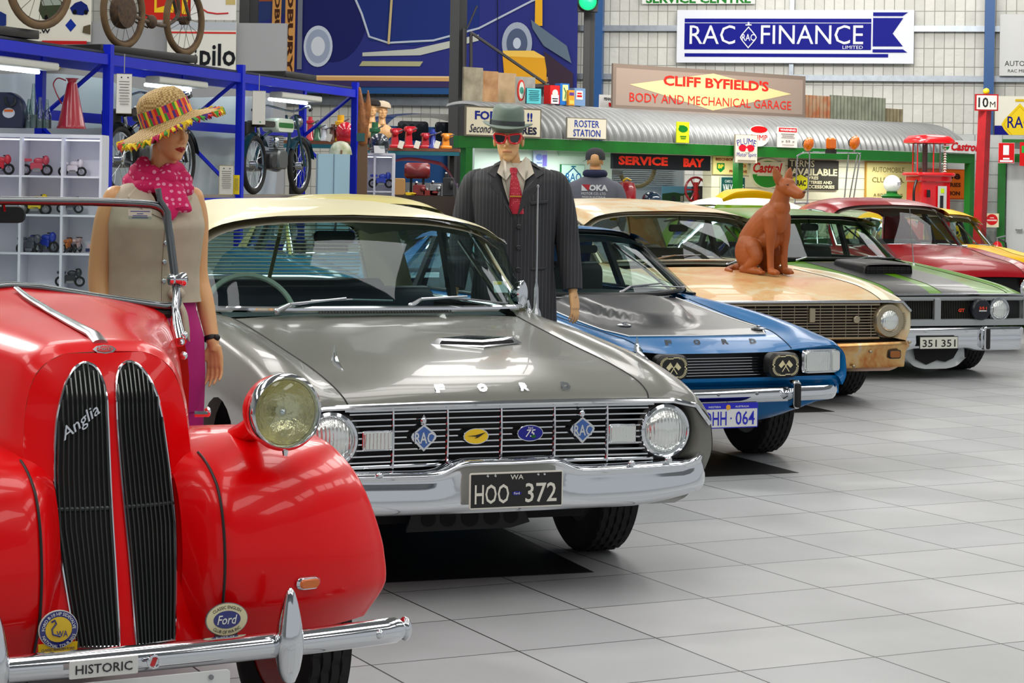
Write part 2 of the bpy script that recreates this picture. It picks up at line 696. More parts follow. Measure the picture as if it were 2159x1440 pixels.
def wheel(root, x, d, r, w, rim_mat=None, cap_mat=None, rings=5):
    s = 1 if x > 0 else -1
    Mx = Matrix.Translation((x, d, r)) @ Matrix.Rotation(s * PI / 2, 4, 'Y')
    mb = MB()
    h = w / 2
    ri = r * 0.62
    mb.lathe([(0.03, -h * 0.2), (ri * 0.5, -h * 0.1), (ri * 0.9, h * 0.35), (ri * 0.93, h * 0.7), (ri, h * 0.78), (ri, -h * 0.75)], 28, rim_mat or STEEL, Mx)
    if cap_mat:
        mb.lathe([(ri * 0.68, h * 0.35), (ri * 0.66, h * 0.6), (ri * 0.4, h * 0.78), (0.02, h * 0.85)], 28, cap_mat, Mx)
    o = mb.build('wheel', STEEL, root)
    t = MB()
    prof = [(ri * 0.97, -h * 0.8), (r * 0.8, -h), (r * 0.93, -h * 0.97), (r * 0.975, -h * 0.86)]
    for i in range(rings):
        a = -h * 0.84 + (2 * h * 0.84) * i / rings
        b = -h * 0.84 + (2 * h * 0.84) * (i + 1) / rings
        g = h * 0.05
        k = 1 - 0.012 * abs((a + b) / 2 / h) ** 2
        prof += [(r * 0.972, a + g * 0.3), (r * k, a + g), (r * k, b - g), (r * 0.972, b - g * 0.3)]
    prof += [(r * 0.975, h * 0.86), (r * 0.93, h * 0.97), (r * 0.8, h), (ri * 0.97, h * 0.8)]
    n = 96
    vs = []
    for q, (rr, z) in enumerate(prof):
        for j in range(n):
            tt = 2 * PI * j / n
            cut = 0.975 if (j + q // 4 * 1) % 3 == 0 and rr > r * 0.977 else 1.0
            vs.append((rr * cut * math.cos(tt), rr * cut * math.sin(tt), z))
    fs = [(i * n + j, i * n + (j + 1) % n, (i + 1) * n + (j + 1) % n, (i + 1) * n + j) for i in range(len(prof) - 1) for j in range(n)]
    t.add(vs, fs, RUBBER, Mx)
    t.build('tyre', RUBBER, o, smooth=25)
    return o


def arch_fit(g, arches):
    """Lift the lower edge of a side panel over the wheels."""
    for (d, r, zc) in arches:
        for row in g:
            for p in row:
                t = abs(p[1] - d)
                if t < r and abs(p[0]) > 0.4:
                    z = zc + math.sqrt(r * r - t * t)
                    if p[2] < z:
                        p[2] = z
    return g


def car_shell(root, secs, hood_col, cowl, deck, arches, m_paint, m_hood=None, ku=5, kv=4, hood_name='hood', arch_lip=True):
    """secs: [(d, [(x, z) ...])] from nose to tail, half profiles from the centre line outwards and down."""
    ctrl = [[(x, d, z) for (x, z) in pr] for d, pr in secs]
    g = surf(ctrl, ku, kv)
    hc = hood_col * kv
    ic, idk = cowl * ku, deck * ku
    MB().grid(g[:ic + 1, :hc + 1], m_hood or m_paint, flip=True, mirror=True).build(hood_name, m_paint, root, smooth=50)
    side = arch_fit(g[:, hc:].copy(), arches)
    b = MB().grid(side, m_paint, flip=True, mirror=True)
    # tail panel
    tail = g[-1]
    b.grid(np.stack([tail, tail * [1, 1, 0] + [0, 0, secs[-1][1][-1][1]]]), m_paint, flip=True, mirror=True)
    body = b.build('body', m_paint, root, smooth=50)
    MB().grid(g[idk:, :hc + 1], m_paint, flip=True, mirror=True).build('boot_lid', m_paint, root, smooth=50)
    if arch_lip:
        for s in (1, -1):
            for (d, r, zc) in arches:
                mb = MB()
                # dark wheel housing
                xo = max(p[0] for row in secs for p in row[1])
                arc = [(d + r * 1.04 * math.cos(PI * i / 14), zc + r * 1.04 * math.sin(PI * i / 14)) for i in range(15)]
                mb.grid(np.array([[(s * (xo - .05), p[0], p[1]) for p in arc], [(s * (xo - .45), p[0], p[1]) for p in arc], [(s * (xo - .45), d, zc)] * 15]), DARK)
                mb.build('wheel_housing', DARK, root)
    # dark floor pan, seam lines along the hood
    zs = secs[2][1][-1][1]
    MB().box((0, (secs[0][0] + secs[-1][0]) / 2 + 0.1, max(zs, 0.24)), (1.25, secs[-1][0] - secs[0][0] - 0.5, 0.06), DARK).box((0, (secs[0][0] + secs[cowl][0]) / 2 + 0.2, 0.42), (1.0, secs[cowl][0] - secs[0][0] - 0.35, 0.4), DARK).build('floor_pan', DARK, root)
    sm = MB()
    for s in (1, -1):
        pts = [(s * p[0], p[1], p[2] + 0.001) for p in g[1:ic + 1, hc]]
        sm.tube(pts, 0.0028, 5, DARK)
    sm.build('hood_seam', DARK, root)
    return g, body


def cabin(root, ws_base, ws_top, roof, rear_top, rear_base, belt, m_roof, m_pillar, trim=CHROME, gl=None, side_glass=True, b_post=0.5, header_in=True, trim_r=0.012, a_r=0.022, vent=True, chrome_drip=True):
    """ws_base / ws_top / rear_*: half curves [(x, d, z)] from the centre outwards. roof: [(d, [(x, z)])]. belt: (x, z, d_front, d_rear)."""
    gl = gl or GLASS_T
    full = lambda c: [(-x, d, z) for x, d, z in c[::-1] if x > 1e-6] + list(c)
    wb, wt = cr(full(ws_base), 4), cr(full(ws_top), 4)
    # windscreen
    k = 6
    g = np.stack([wb + (wt - wb) * i / k + np.array([0, -0.02 * math.sin(PI * i / k), 0]) for i in range(k + 1)])
    ws = MB().grid(g, gl).build('windscreen', gl, root)
    loop = list(wb) + list(wt[::-1])
    MB().tube(loop, trim_r, 8, trim, closed=True).build('windscreen_trim', trim, ws)
    # roof
    rg = surf([[(x, d, z) for x, z in pr] for d, pr in roof], 4, 4)
    rb = MB().grid(rg, m_roof, flip=True, mirror=True)
    o = rb.build('roof', m_roof, root, smooth=60)
    li = rg.copy()
    li[:, :, 2] -= 0.035
    li[:, :, 0] *= 0.96
    MB().grid(li, None, mirror=True).build('headlining', mat('headlining', (168, 165, 150), 0.9), o)
    if chrome_drip:
        for s in (1, -1):
            MB().tube([(s * (p[0] + 0.004), p[1], p[2] - 0.004) for p in rg[:, -1]], [.003, .006, .008] + [.010] * (len(rg) - 3), 6, trim).build('drip_rail', trim, o)
    # rear window
    rbv, rtv = cr(full(rear_base), 4), cr(full(rear_top), 4)
    g = np.stack([rbv + (rtv - rbv) * i / 4 for i in range(5)])
    rw = MB().grid(g, GLASS, flip=True).build('rear_window', GLASS, root)
    MB().tube(list(rbv) + list(rtv[::-1]), trim_r, 8, trim, closed=True).build('rear_window_trim', trim, rw)
    # pillars
    xb, zb, d0, d1 = belt
    for s in (1, -1):
        a0, a1 = np.array(ws_base[-1]), np.array(ws_top[-1])
        mb = MB()
        mb.tube([(s * (a0[0] + .012), a0[1] + .02, a0[2] - .02), (s * (a1[0] + .01), a1[1] + .02, a1[2] + .01)], a_r, 8, m_pillar)
        mb.build('windscreen_pillar', m_pillar, root)
        # rear quarter panel
        c0, c1 = np.array(rear_base[-1]), np.array(rear_top[-1])
        e = rg[-1, -1]
        q = np.array([[(c0[0], c0[1], c0[2]), (c1[0], c1[1], c1[2])], [(xb - .02, c0[1] - .25, zb), (e[0], e[1] - .12, e[2])], [(xb - .02, c0[1] - .55, zb), (rg[-5, -1][0], rg[-5, -1][1], rg[-5, -1][2])]], float)
        q = np.stack([cr(q[i], 3) for i in range(3)])
        MB().grid(q * [s, 1, 1], m_roof, flip=s > 0).build('rear_pillar', m_roof, root)
        # centre post
        dm = d0 + (d1 - d0) * b_post
        top = min(rg[:, -1], key=lambda p: abs(p[1] - dm))
        MB().box((0, 0, 0), (0.03, 0.07, 1), BLACK, Matrix(((1, 0, (s * (top[0] - s * 0) - s * xb), s * (xb + top[0]) / 2), (0, 1, 0, dm), (0, 0, top[2] - zb, (zb + top[2]) / 2), (0, 0, 0, 1)))).build('door_post', m_pillar, root)
        if side_glass:
            n = 12
            bot = [(s * (xb - .02), d0 + (c0[1] - .4 - d0) * i / n, zb) for i in range(n + 1)]
            ts = [(s * p[0], p[1], p[2] - .015) for p in rg[:, -1]]
            top2 = [ts[int(round(i / n * (len(ts) - 2)))] for i in range(n + 1)]
            top2[0] = (s * a1[0], a1[1] + .05, a1[2])
            sg = MB().grid(np.array([bot, top2]), GLASS, flip=s > 0).build('side_window', GLASS, root)
            MB().tube(bot, 0.010, 6, trim).build('window_sill_trim', trim, sg)
        if vent:
            v0 = np.array(bot[0]) + [0, .30, 0]
            v1 = np.array(a1) * [s, 1, 1] + [0, .22, -.03]
            MB().tube([v0, v1], 0.009, 6, trim).build('vent_window_bar', trim, root)
    return rg


def interior(root, xw, d_dash, z_dash, seat_mat, dash_mat, d_seat, z_seat, wheel_x=None, wheel_mat=None, d_rear=None, floor_z=0.3):
    mb = MB()
    mb.grid(surf([[(-xw, d_dash - .1, z_dash - .02), (0, d_dash - .2, z_dash), (xw, d_dash - .1, z_dash - .02)], [(-xw, d_dash + .1, z_dash), (0, d_dash + .08, z_dash + .02), (xw, d_dash + .1, z_dash)], [(-xw, d_dash + .22, z_dash - .06), (0, d_dash + .2, z_dash - .05), (xw, d_dash + .22, z_dash - .06)], [(-xw, d_dash + .24, z_dash - .35), (0, d_dash + .22, z_dash - .35), (xw, d_dash + .24, z_dash - .35)]], 3, 4), dash_mat)
    mb.build('dashboard', dash_mat, root)
    for q, (ds, zs) in enumerate([(d_seat, z_seat)] + ([(d_rear, z_seat)] if d_rear else [])):
        m = MB()
        m.rbox((0, ds, zs - 0.28), (xw * 1.9, 0.16, 0.60), 0.06, seat_mat, axis=0)
        m.rbox((0, ds - 0.25, zs - 0.52), (xw * 1.9, 0.55, 0.16), 0.06, seat_mat, axis=0)
        m.build('seat', seat_mat, root)
    if wheel_x is not None:
        M = Matrix.Translation((wheel_x, d_dash + .34, z_dash - .0)) @ Matrix.Rotation(math.radians(-62), 4, 'X')
        w = MB()
        w.tube([(0.205 * math.cos(2 * PI * i / 40), 0.205 * math.sin(2 * PI * i / 40), 0) for i in range(40)], 0.011, 8, wheel_mat, closed=True, M=M)
        w.lathe([(0.04, -.02), (0.045, 0), (0.03, 0.02)], 16, wheel_mat, M)
        for a in (0.0, PI, -PI / 2):
            w.tube([(0, 0, -.005), (0.205 * math.cos(a), 0.205 * math.sin(a), 0)], 0.010, 6, wheel_mat, M=M)
        w.tube([(0, 0, -.01), (0, 0, -.35)], 0.018, 8, wheel_mat, M=M)
        w.build('steering_wheel', wheel_mat, root)


def wiper(root, base, bend, tip, b0, b1, m=CHROME2, r=0.006):
    """Arm from base over bend to tip, blade from b0 to b1."""
    o = MB().tube([base, bend], [r * 1.9, r * 1.3], 8, m).tube([bend, tip], [r * 1.2, r * .8], 6, m).ell(base, (r * 2.4, r * 2.4, r * 2.6), m, nu=10, nv=6).build('wiper', m, root)
    mid = [(b0[i] + b1[i]) / 2 for i in range(3)]
    MB().tube([b0, [mid[0], mid[1], mid[2] + .004], b1], r * .75, 6, STEEL).build('wiper_blade', STEEL, o)
    return o


def round_lamp(root, c, n, r, name='headlamp', rim=CHROME, lens=None, rim_w=0.018, depth=0.05, housing=None):
    M = disc_M(c, n)
    mb = MB()
    mb.lathe([(r + rim_w, -depth), (r + rim_w, -.004), (r + rim_w * .8, .008), (r + rim_w * .35, .012), (r, .004), (r * .98, -.01)], 36, housing or rim, M, caps=False)
    if housing:
        mb.lathe([(r + rim_w * 1.02, -.006), (r + rim_w * .8, .010), (r + rim_w * .35, .014), (r, .006)], 36, rim, M, caps=False)
    o = mb.build(name, rim, root)
    ln = MB().lathe([(r, 0.0), (r * .92, .012), (r * .7, .022), (r * .4, .029), (0.001, .032)], 36, lens or LENS, M, caps=False)
    ln.build('lens', lens or LENS, o)
    return o


def plate(root, c, w, h, base, edge, texts, rot=(0, 0, 0), name='number_plate', extra=None):
    mb = MB()
    mb.rbox((0, 0, 0), (w, 0.006, h), 0.008, edge, axis=1)
    mb.poly(rect(0, 0, w - .012, h - .012), 0.0016, base, Matrix.Translation((0, -.0025, 0)))
    o = mb.build(name, base, root, c, rot, smooth=30)
    t = MB()
    for (s, cx, cz, tw, th, m) in texts:
        put_text(t, s, cx, cz, tw, th, m, y=-.0056)
    if extra:
        extra(t)
    t.build('lettering', WHITE, o, smooth=0)
    return o


def fender_face(root, outer, inner, d0, d1, m, name='headlamp_surround'):
    """Painted rim between the outline of the nose and the headlamp recess."""
    o, i = cr(outer, 4), cr(inner, 4)
    g = np.stack([np.stack([o[:, 0], np.full(len(o), d0), o[:, 1]], 1), np.stack([(o[:, 0] * .4 + i[:, 0] * .6), np.full(len(o), (d0 * .8 + d1 * .2)), (o[:, 1] * .4 + i[:, 1] * .6)], 1), np.stack([i[:, 0], np.full(len(o), d1 + .03), i[:, 1]], 1)])
    for s in (1, -1):
        MB().grid(g * [s, 1, 1], m, flip=s < 0).build(name, m, root, smooth=60)


def top_z(g, x, d):
    """Height of the hood surface at (x, d)."""
    q = g[:, :9]
    i = np.clip(np.searchsorted(q[:, 0, 1], d), 1, len(q) - 1)
    t = (d - q[i - 1, 0, 1]) / (q[i, 0, 1] - q[i - 1, 0, 1])
    return float(np.interp(abs(x), q[i - 1, :, 0], q[i - 1, :, 2]) * (1 - t) + np.interp(abs(x), q[i, :, 0], q[i, :, 2]) * t)
def lp(pose, u, v, ax, val):
    """Local point of a car at pose (X, Y, yaw) met by pixel (u, v) on the plane x / d / z = val."""
    X, Y, th = pose
    c, s = math.cos(th), math.sin(th)
    r = at(u, v, 1.0) - Vector((0, 0, CAM_H))
    o = (-X * c - Y * s, X * s - Y * c, CAM_H)
    d = (r.x * c + s, -r.x * s + c, r.z)
    i = 'xdz'.index(ax)
    t = (val - o[i]) / d[i]
    return tuple(o[k] + d[k] * t for k in range(3))


def seg_letters(mb, s, x0, x1, d, z, h, m, w=None, pose_n=0.0):
    n = len(s)
    for i, ch in enumerate(s):
        x = x0 + (x1 - x0) * i / max(n - 1, 1)
        put_text(mb, ch, 0, 0, w or h * 1.1, h, m, y=0, bold=.03, M=Matrix.Translation((x, d, z)))
        put_text(mb, ch, 0, 0, w or h * 1.1, h, m, y=0, bold=.03, M=Matrix.Translation((x, d + .008, z)))


# ------------------------------------------------------------------ grey sedan with a cream roof
PG = (0.0, 7.78, .37)
P_GREY = paint('grey_paint', (122, 124, 117), 0.18)
P_CREAM = paint('cream_roof_paint', (214, 208, 168), 0.3, 0.5)
grey = car_root('grey classic sedan with cream roof, chrome grille of thin bars and plate HOO 372', *PG)


def build_grey(root):
    secs = [
        (.05, [(0, .716), (.32, .718), (.60, .714), (.70, .712), (.80, .700), (.868, .63), (.876, .52), (.84, .42)]),
        (.09, [(0, .752), (.32, .754), (.61, .745), (.71, .750), (.81, .732), (.882, .64), (.888, .52), (.85, .40)]),
        (.22, [(0, .795), (.32, .795), (.62, .783), (.72, .798), (.825, .768), (.893, .66), (.897, .51), (.85, .36)]),
        (.50, [(0, .838), (.33, .838), (.625, .824), (.725, .852), (.83, .822), (.898, .69), (.90, .50), (.85, .33)]),
        (.85, [(0, .876), (.33, .874), (.63, .860), (.73, .888), (.835, .858), (.90, .71), (.90, .48), (.85, .30)]),
        (1.25, [(0, .922), (.33, .918), (.64, .902), (.74, .922), (.84, .888), (.90, .73), (.90, .46), (.85, .27)]),
        (1.60, [(0, .962), (.33, .956), (.66, .938), (.76, .940), (.85, .900), (.90, .73), (.90, .45), (.84, .24)]),
        (1.80, [(0, .965), (.33, .965), (.70, .955), (.79, .950), (.86, .905), (.90, .73), (.90, .45), (.83, .22)]),
        (2.7, [(0, .96), (.33, .96), (.72, .955), (.80, .950), (.87, .91), (.90, .73), (.90, .45), (.82, .22)]),
        (3.7, [(0, .98), (.33, .975), (.70, .965), (.79, .955), (.86, .91), (.89, .73), (.89, .45), (.82, .25)]),
        (4.1, [(0, .97), (.33, .965), (.66, .95), (.77, .94), (.84, .88), (.88, .70), (.88, .45), (.80, .3)]),
        (4.55, [(0, .90), (.33, .895), (.64, .88), (.72, .87), (.80, .80), (.84, .66), (.84, .45), (.78, .35)]),
    ]
    car_shell(root, secs, 2, 6, 9, [(.85, .36, .32), (3.6, .36, .32)], P_GREY)
    rg = cabin(root,
               [(0, 1.50, .982), (.40, 1.54, .980), (.66, 1.66, .976), (.745, 1.80, .970)],
               [(0, 2.14, 1.375), (.35, 2.16, 1.368), (.60, 2.22, 1.335), (.70, 2.30, 1.285)],
               [(2.02, [(0, 1.388), (.36, 1.378), (.62, 1.338), (.755, 1.262)]),
                (2.10, [(0, 1.402), (.36, 1.392), (.63, 1.350), (.765, 1.272)]),
                (2.5, [(0, 1.440), (.36, 1.428), (.62, 1.382), (.745, 1.315)]),
                (3.0, [(0, 1.455), (.36, 1.444), (.60, 1.398), (.72, 1.33)]),
                (3.5, [(0, 1.440), (.36, 1.43), (.58, 1.38), (.69, 1.31)]),
                (3.85, [(0, 1.39), (.34, 1.38), (.55, 1.335), (.64, 1.28)])],
               [(0, 3.92, 1.355), (.3, 3.90, 1.350), (.50, 3.86, 1.320), (.57, 3.84, 1.27)],
               [(0, 4.12, 1.0), (.35, 4.10, 1.0), (.62, 4.02, .985), (.68, 3.98, .98)],
               (.80, .95, 1.78, 3.9), P_CREAM, P_CREAM, b_post=.52, trim_r=.014, a_r=.024)
    dk = mat('dark_blue_vinyl', (22, 44, 62), 0.45)
    interior(root, .66, 1.85, .955, dk, mat('dash_grey', (70, 82, 84), .5), 2.75, 1.0, None, None, d_rear=3.55)
    # ivory steering wheel behind the windscreen
    c = Vector(lp(PG, 528, 668, 'd', 2.02))
    M = Matrix.Translation(c) @ Matrix.Rotation(math.radians(62), 4, 'X')
    iv = mat('ivory_plastic', (206, 204, 182), .35)
    w = MB()
    w.tube([(0.21 * math.cos(2 * PI * i / 40), 0.21 * math.sin(2 * PI * i / 40), 0) for i in range(40)], 0.013, 8, iv, closed=True, M=M)
    for a in (.3, PI - .3, -PI / 2):
        w.tube([(0, 0, -.03), (0.21 * math.cos(a), 0.21 * math.sin(a), 0)], 0.011, 6, iv, M=M)
    w.tube([(0, 0, 0), (0, 0, -.3)], .02, 8, iv, M=M)
    w.build('steering_wheel', iv, root)
    # venetian blind in the rear window
    bl = MB()
    cream = mat('blind_cream', (222, 220, 186), .5)
    for i in range(15):
        z = 1.03 + i * .0205
        hw = .60 - max(0, z - 1.18) * .5
        bl.tube([(-hw, 3.90 - (z - 1) * .45, z), (0, 3.98 - (z - 1) * .45, z), (hw, 3.90 - (z - 1) * .45, z)], .0035, 5, cream)
    for x in (-.28, .12):
        bl.box((0, 0, 0), (.022, .004, .34), mat('blind_tape', (150, 150, 96), .7), Matrix.Translation((x, 3.86, 1.17)) @ Matrix.Rotation(.22, 4, 'Y'))
    bl.build('venetian_blind', cream, root)
    # inside mirror and sun visor
    p = lp(PG, 705, 500, 'd', 2.2)
    MB().rbox(p, (.20, .03, .06), .025, BLACK, axis=1).tube([p, (p[0] + .0, 2.18, 1.36)], .006, 6, STEEL).build('interior_mirror', BLACK, root)
    fender_face(root, [(.66, .712), (.72, .711), (.80, .698), (.866, .63), (.874, .52), (.84, .43)], [(.66, .700), (.72, .700), (.768, .675), (.79, .60), (.778, .53), (.74, .47)], .052, .10, P_GREY)
    # grille
    dk2 = mat('grille_dark', (16, 14, 12), .5)
    gr = MB()
    gr.grid(np.array([[(x, .16, z) for x in (-.80, -.4, 0, .4, .80)] for z in (.47, .60, .705)]), dk2, flip=False)
    gb = gr.build('grille', dk2, root)
    bars = MB()

    def gx(x):
        return .075 - .02 * (x / .6) ** 2
    for i in range(9):
        z = .512 + i * .0222
        bars.tube([(x, gx(x), z) for x in np.linspace(-.60, .60, 11)], .0052, 6, CHROME, up=(0, 0, 1))
    for x in (-.43, -.215, 0, .215, .43):
        bars.tube([(x, gx(x) - .006, .485), (x, gx(x) - .010, .60), (x, gx(x) - .002, .70)], .0062, 6, CHROME)
    for z in (.494, .704):
        bars.tube([(x, gx(x) - .004, z) for x in np.linspace(-.62, .62, 11)], .0075, 6, CHROME)
    bars.build('grille_bars', CHROME, gb)
    lip = MB().tube([(x, .046 + .0 * x, z) for x, z in ((-.80, .693), (-.70, .714), (-.60, .716), (-.3, .720), (0, .720), (.3, .720), (.60, .716), (.70, .714), (.80, .693), (.86, .62))], .011, 8, CHROME)
    lip.build('hood_lip_trim', CHROME, root)
    for s in (1, -1):
        o = round_lamp(root, (s * .672, .055, .598), (s * .03, -1, .0), .084, rim_w=.024, depth=.08)
        MB().lathe([(.118, 0), (.118, .06), (.105, .07)], 36, dk2, disc_M((s * .672, .12, .598), (0, -1, 0)), caps=False).build('headlamp_recess', dk2, o)
        # parking lamps within the grille
        pk = MB().rbox((s * .492, .055, .592), (.105, .03, .062), .008, LENS, axis=1).rbox((s * .492, .064, .592), (.116, .03, .074), .008, CHROME, axis=1)
        pk.build('parking_lamp', CHROME, root)
        # crystal ornaments on the fenders
        q = lp(PG, 1347, 745, 'd', .42) if s > 0 else lp(PG, 708, 765, 'd', .30)
        orn = MB().tube([(q[0], q[1] + .02, q[2] + .035), (q[0], q[1], q[2] - .0), (q[0], q[1] - .09, q[2] - .02)], [.006, .013, .004], 8, CHROME)
        orn.add([(q[0] - .004, q[1] - .03, q[2]), (q[0] - .004, q[1] + .05, q[2] + .005), (q[0], q[1] + .02, q[2] + .07), (q[0] + .004, q[1] - .03, q[2]), (q[0] + .004, q[1] + .05, q[2] + .005)], [(0, 1, 2), (3, 2, 4), (0, 2, 3), (1, 4, 2)], GLASS_C)
        orn.build('fender_ornament', CHROME, root)
    for ch, x in zip('FORD', (-.235, -.065, .105, .275)):
        lt = MB()
        for dd in (0, .008, .014):
            put_text(lt, ch, 0, 0, .036, .028, CHROME, y=0, bold=.04, M=Matrix.Translation((x, .098 + dd, .772 + dd * .3)) @ Matrix.Rotation(-.5, 4, 'X'))
        lt.build('hood_letter', CHROME, root, smooth=0)
    # badges wired to the grille
    blue2 = mat('badge_blue', (40, 92, 170), .25, coat=1)
    for x, z, tint in ((-.318, .606, CHROME), (.318, .618, CHROME)):
        b = MB()
        M = Matrix.Translation((x, .040, z))
        dia = [(0, -.056), (.046, -.012), (.050, .0), (.042, .012), (0, .044), (-.042, .012), (-.050, .0), (-.046, -.012)]
        b.poly(dia, .006, CHROME, M)
        b.poly([(p[0] * .8, p[1] * .8) for p in dia], .003, blue2, Matrix.Translation((0, -.006, 0)) @ M)
        put_text(b, 'RAC', 0, -.006, .074, .042, CHROME, y=-.0105, bold=.02, M=M)
        b.ell((x, .040, z + .056), (.012, .006, .013), CHROME, nu=10, nv=6).box((x, .040, z + .072), (.004, .004, .012), CHROME).box((x, .040, z + .07), (.012, .004, .003), CHROME)
        b.build('club_badge', CHROME, root)
    b = MB()
    M = Matrix.Translation((-.112, .042, .600))
    b.poly(circ(0, 0, .05, .030, 28), .006, CHROME, M).poly(circ(0, 0, .046, .027, 28), .002, YELLOW, Matrix.Translation((0, -.006, 0)) @ M)
    b.poly([(-.034, .002), (-.004, .004), (.036, .014), (.008, -.004), (-.006, -.008), (.002, -.001)], .002, BLACK, Matrix.Translation((0, -.008, 0)) @ M)
    b.build('club_badge', YELLOW, root, label='yellow oval badge with a black winged mark')
    b = MB()
    M = Matrix.Translation((.105, .042, .606))
    b.poly(circ(0, 0, .052, .031, 28), .006, CHROME, M).poly(circ(0, 0, .049, .028, 28), .002, BLUE, Matrix.Translation((0, -.006, 0)) @ M)
    put_text(b, '75', 0, 0, .04, .028, WHITE, y=-.0085, M=M, shear=.3)
    b.poly(circ(.012, -.012, .010, .006, 12), .001, GREEN, Matrix.Translation((0, -.009, 0)) @ M)
    put_text(b, 'Ford', 0, .020, .018, .008, WHITE, y=-.0085, M=M)
    b.build('club_badge', BLUE, root, label='blue oval badge with the number 75')
    # bumper with a raised centre
    n = 61
    rows = []
    for i in range(n):
        t = -1 + 2 * i / (n - 1)
        x = .905 * t
        hump = 1 / (1 + math.exp((abs(x + .0) - .235) * 45))
        d = -.045 + .05 * t * t + .20 * max(0, abs(t) - .86) / .14 * max(0, abs(t) - .86) / .14
        up = .045 * max(0, abs(t) - .80) / .2
        top = .478 + .044 * hump + up + .012 * abs(t)
        bot = .322 + .055 * max(0, (abs(t) - .55) / .45) ** 1.5 * 1.2
        if abs(t) > .93:
            x = math.copysign(.842 + (abs(t) - .93) * 1.0, t)
        fc = .018 * hump
        h = top - bot
        rows.append([(x, d + .10, top - .004), (x, d + .06, top), (x, d + .022, top - .004), (x, d + .006, top - .018), (x, d + .010 + fc * .3, top - .035), (x, d + fc, bot + h * .55), (x, d - .004 + fc, bot + .03), (x, d + .008 + fc, bot + .008), (x, d + .03, bot), (x, d + .07, bot + .006)])
    bm = MB().grid(surf(rows, 1, 3), CHROME, flip=False)
    for x, z in ((-.505, .475), (-.42, .352), (.50, .487), (.405, .372), (.66, .495)):
        bm.ell((x, -.035 + .05 * (x / .9) ** 2, z), (.016, .012, .012), CHROME, nu=12, nv=8)
    bo = bm.build('front_bumper', CHROME, root, smooth=60)
    pw = mat('plate_white', (228, 228, 215), .5)
    pb = mat('plate_black', (26, 27, 26), .5)

    def ex(t):
        t.poly(circ(.0, -.012, .019, .008, 20), .001, BLUE, Matrix.Translation((0, -.0052, 0)))
        put_text(t, 'Ford', 0, -.012, .022, .009, WHITE, y=-.0068)
        for x in (-.115, -.085, .085, .11):
            t.ell((x, -.005, .055), (.005, .003, .005), CHROME, nu=8, nv=5)
    plate(root, (.012, -.066, .411), .372, .134, pb, pw, [('HOO', -.098, -.012, .135, .072, pw), ('372', .097, -.012, .125, .072, pw), ('WA', 0, .048, .052, .018, pw)], extra=ex)
    # hood scoop, cowl vents, wipers
    sc = MB()
    x0, x1, d0 = .005, .375, .86
    zt = .875
    sc.add([(x0 - .02, d0 + .01, zt), ((x0 + x1) / 2, d0 - .085, zt - .005), (x1 + .02, d0 + .01, zt + .002), ((x0 + x1) / 2, d0 + .12, zt + .012), (x0 + .02, d0 + .02, zt + .026), ((x0 + x1) / 2, d0 - .055, zt + .022), (x1 - .02, d0 + .02, zt + .028), ((x0 + x1) / 2, d0 + .11, zt + .03)],
           [(0, 1, 5, 4), (1, 2, 6, 5), (2, 3, 7, 6), (3, 0, 4, 7), (4, 5, 6, 7)], CHROME)
    sc.add([(x0 + .02, d0 - .004, zt + .006), ((x0 + x1) / 2, d0 - .078, zt + .004), (x1 - .02, d0 - .004, zt + .008), (x1 - .03, d0 + .002, zt + .019), ((x0 + x1) / 2, d0 - .068, zt + .015), (x0 + .03, d0 + .002, zt + .017)], [(0, 1, 4, 5), (1, 2, 3, 4)], DARK)
    sc.build('hood_scoop', CHROME, root, smooth=0)
    vt = MB()
    for i in range(46):
        x = -.30 + i * .0135
        vt.box((x, 1.50 + .02 * abs(x), .966), (.006, .055, .004), mat('vent_slot', (70, 72, 70), .5))
    vt.build('cowl_vent', None, root, smooth=0)
    for b, e, t, b0, b1 in (((584, 657), (612, 642), (730, 629), (655, 634), (828, 634)), ((866, 645), (888, 631), (985, 625), (915, 627), (1070, 640))):
        pt = lambda uv, dd: lp(PG, uv[0], uv[1], 'd', dd)
        wiper(root, pt(b, 1.53), pt(e, 1.53), pt(t, 1.54), pt(b0, 1.56), pt(b1, 1.58))
    # wing mirror and aerial
    q = lp(PG, 1101, 620, 'd', 1.78)
    m = MB().lathe([(.0, -.06), (.028, -.055), (.046, -.03), (.052, 0), (.046, .006), (0.0, .009)], 24, CHROME, Matrix.Translation(q) @ Matrix.Rotation(.5, 4, 'Z') @ Matrix.Rotation(PI / 2, 4, 'X') @ Matrix.Diagonal((.72, 1.25, 1, 1)), caps=False)
    m.tube([(q[0] + .03, q[1] + .02, q[2] - .03), (q[0] + .04, q[1] + .02, q[2] - .07), (q[0] + .03, q[1], q[2] - .105)], [.012, .014, .03], 10, CHROME)
    m.build('wing_mirror', CHROME, root)
    q = lp(PG, 1130, 662, 'd', 1.85)
    t = lp(PG, 1132, 395, 'd', 1.85)
    MB().lathe([(.026, -.01), (.022, .01), (.012, .03), (.010, .12), (.006, .14), (.0045, .15), (.0035, t[2] - q[2]), (.006, t[2] - q[2]), (.006, t[2] - q[2] + .01), (0, t[2] - q[2] + .012)], 12, CHROME2, Matrix.Translation(q)).build('aerial', CHROME2, root)
    # stickers on the screen
    MB().poly(rect(0, 0, .07, .06), .001, WHITE, Matrix.Translation(lp(PG, 1055, 605, 'd', 1.90)) @ Matrix.Rotation(-.5, 4, 'X')).poly(rect(-.01, .02, .04, .016), .0015, YELLOW, Matrix.Translation(lp(PG, 1055, 605, 'd', 1.899)) @ Matrix.Rotation(-.5, 4, 'X')).build('windscreen_sticker', WHITE, root, smooth=0)
    # wheels, cross member below the bumper
    for x, d in ((.715, .85), (-.715, .85), (.70, 3.6), (-.70, 3.6)):
        wheel(root, x, d, .32, .185, mat('rim_dark', (30, 30, 30), .5), CHROME)
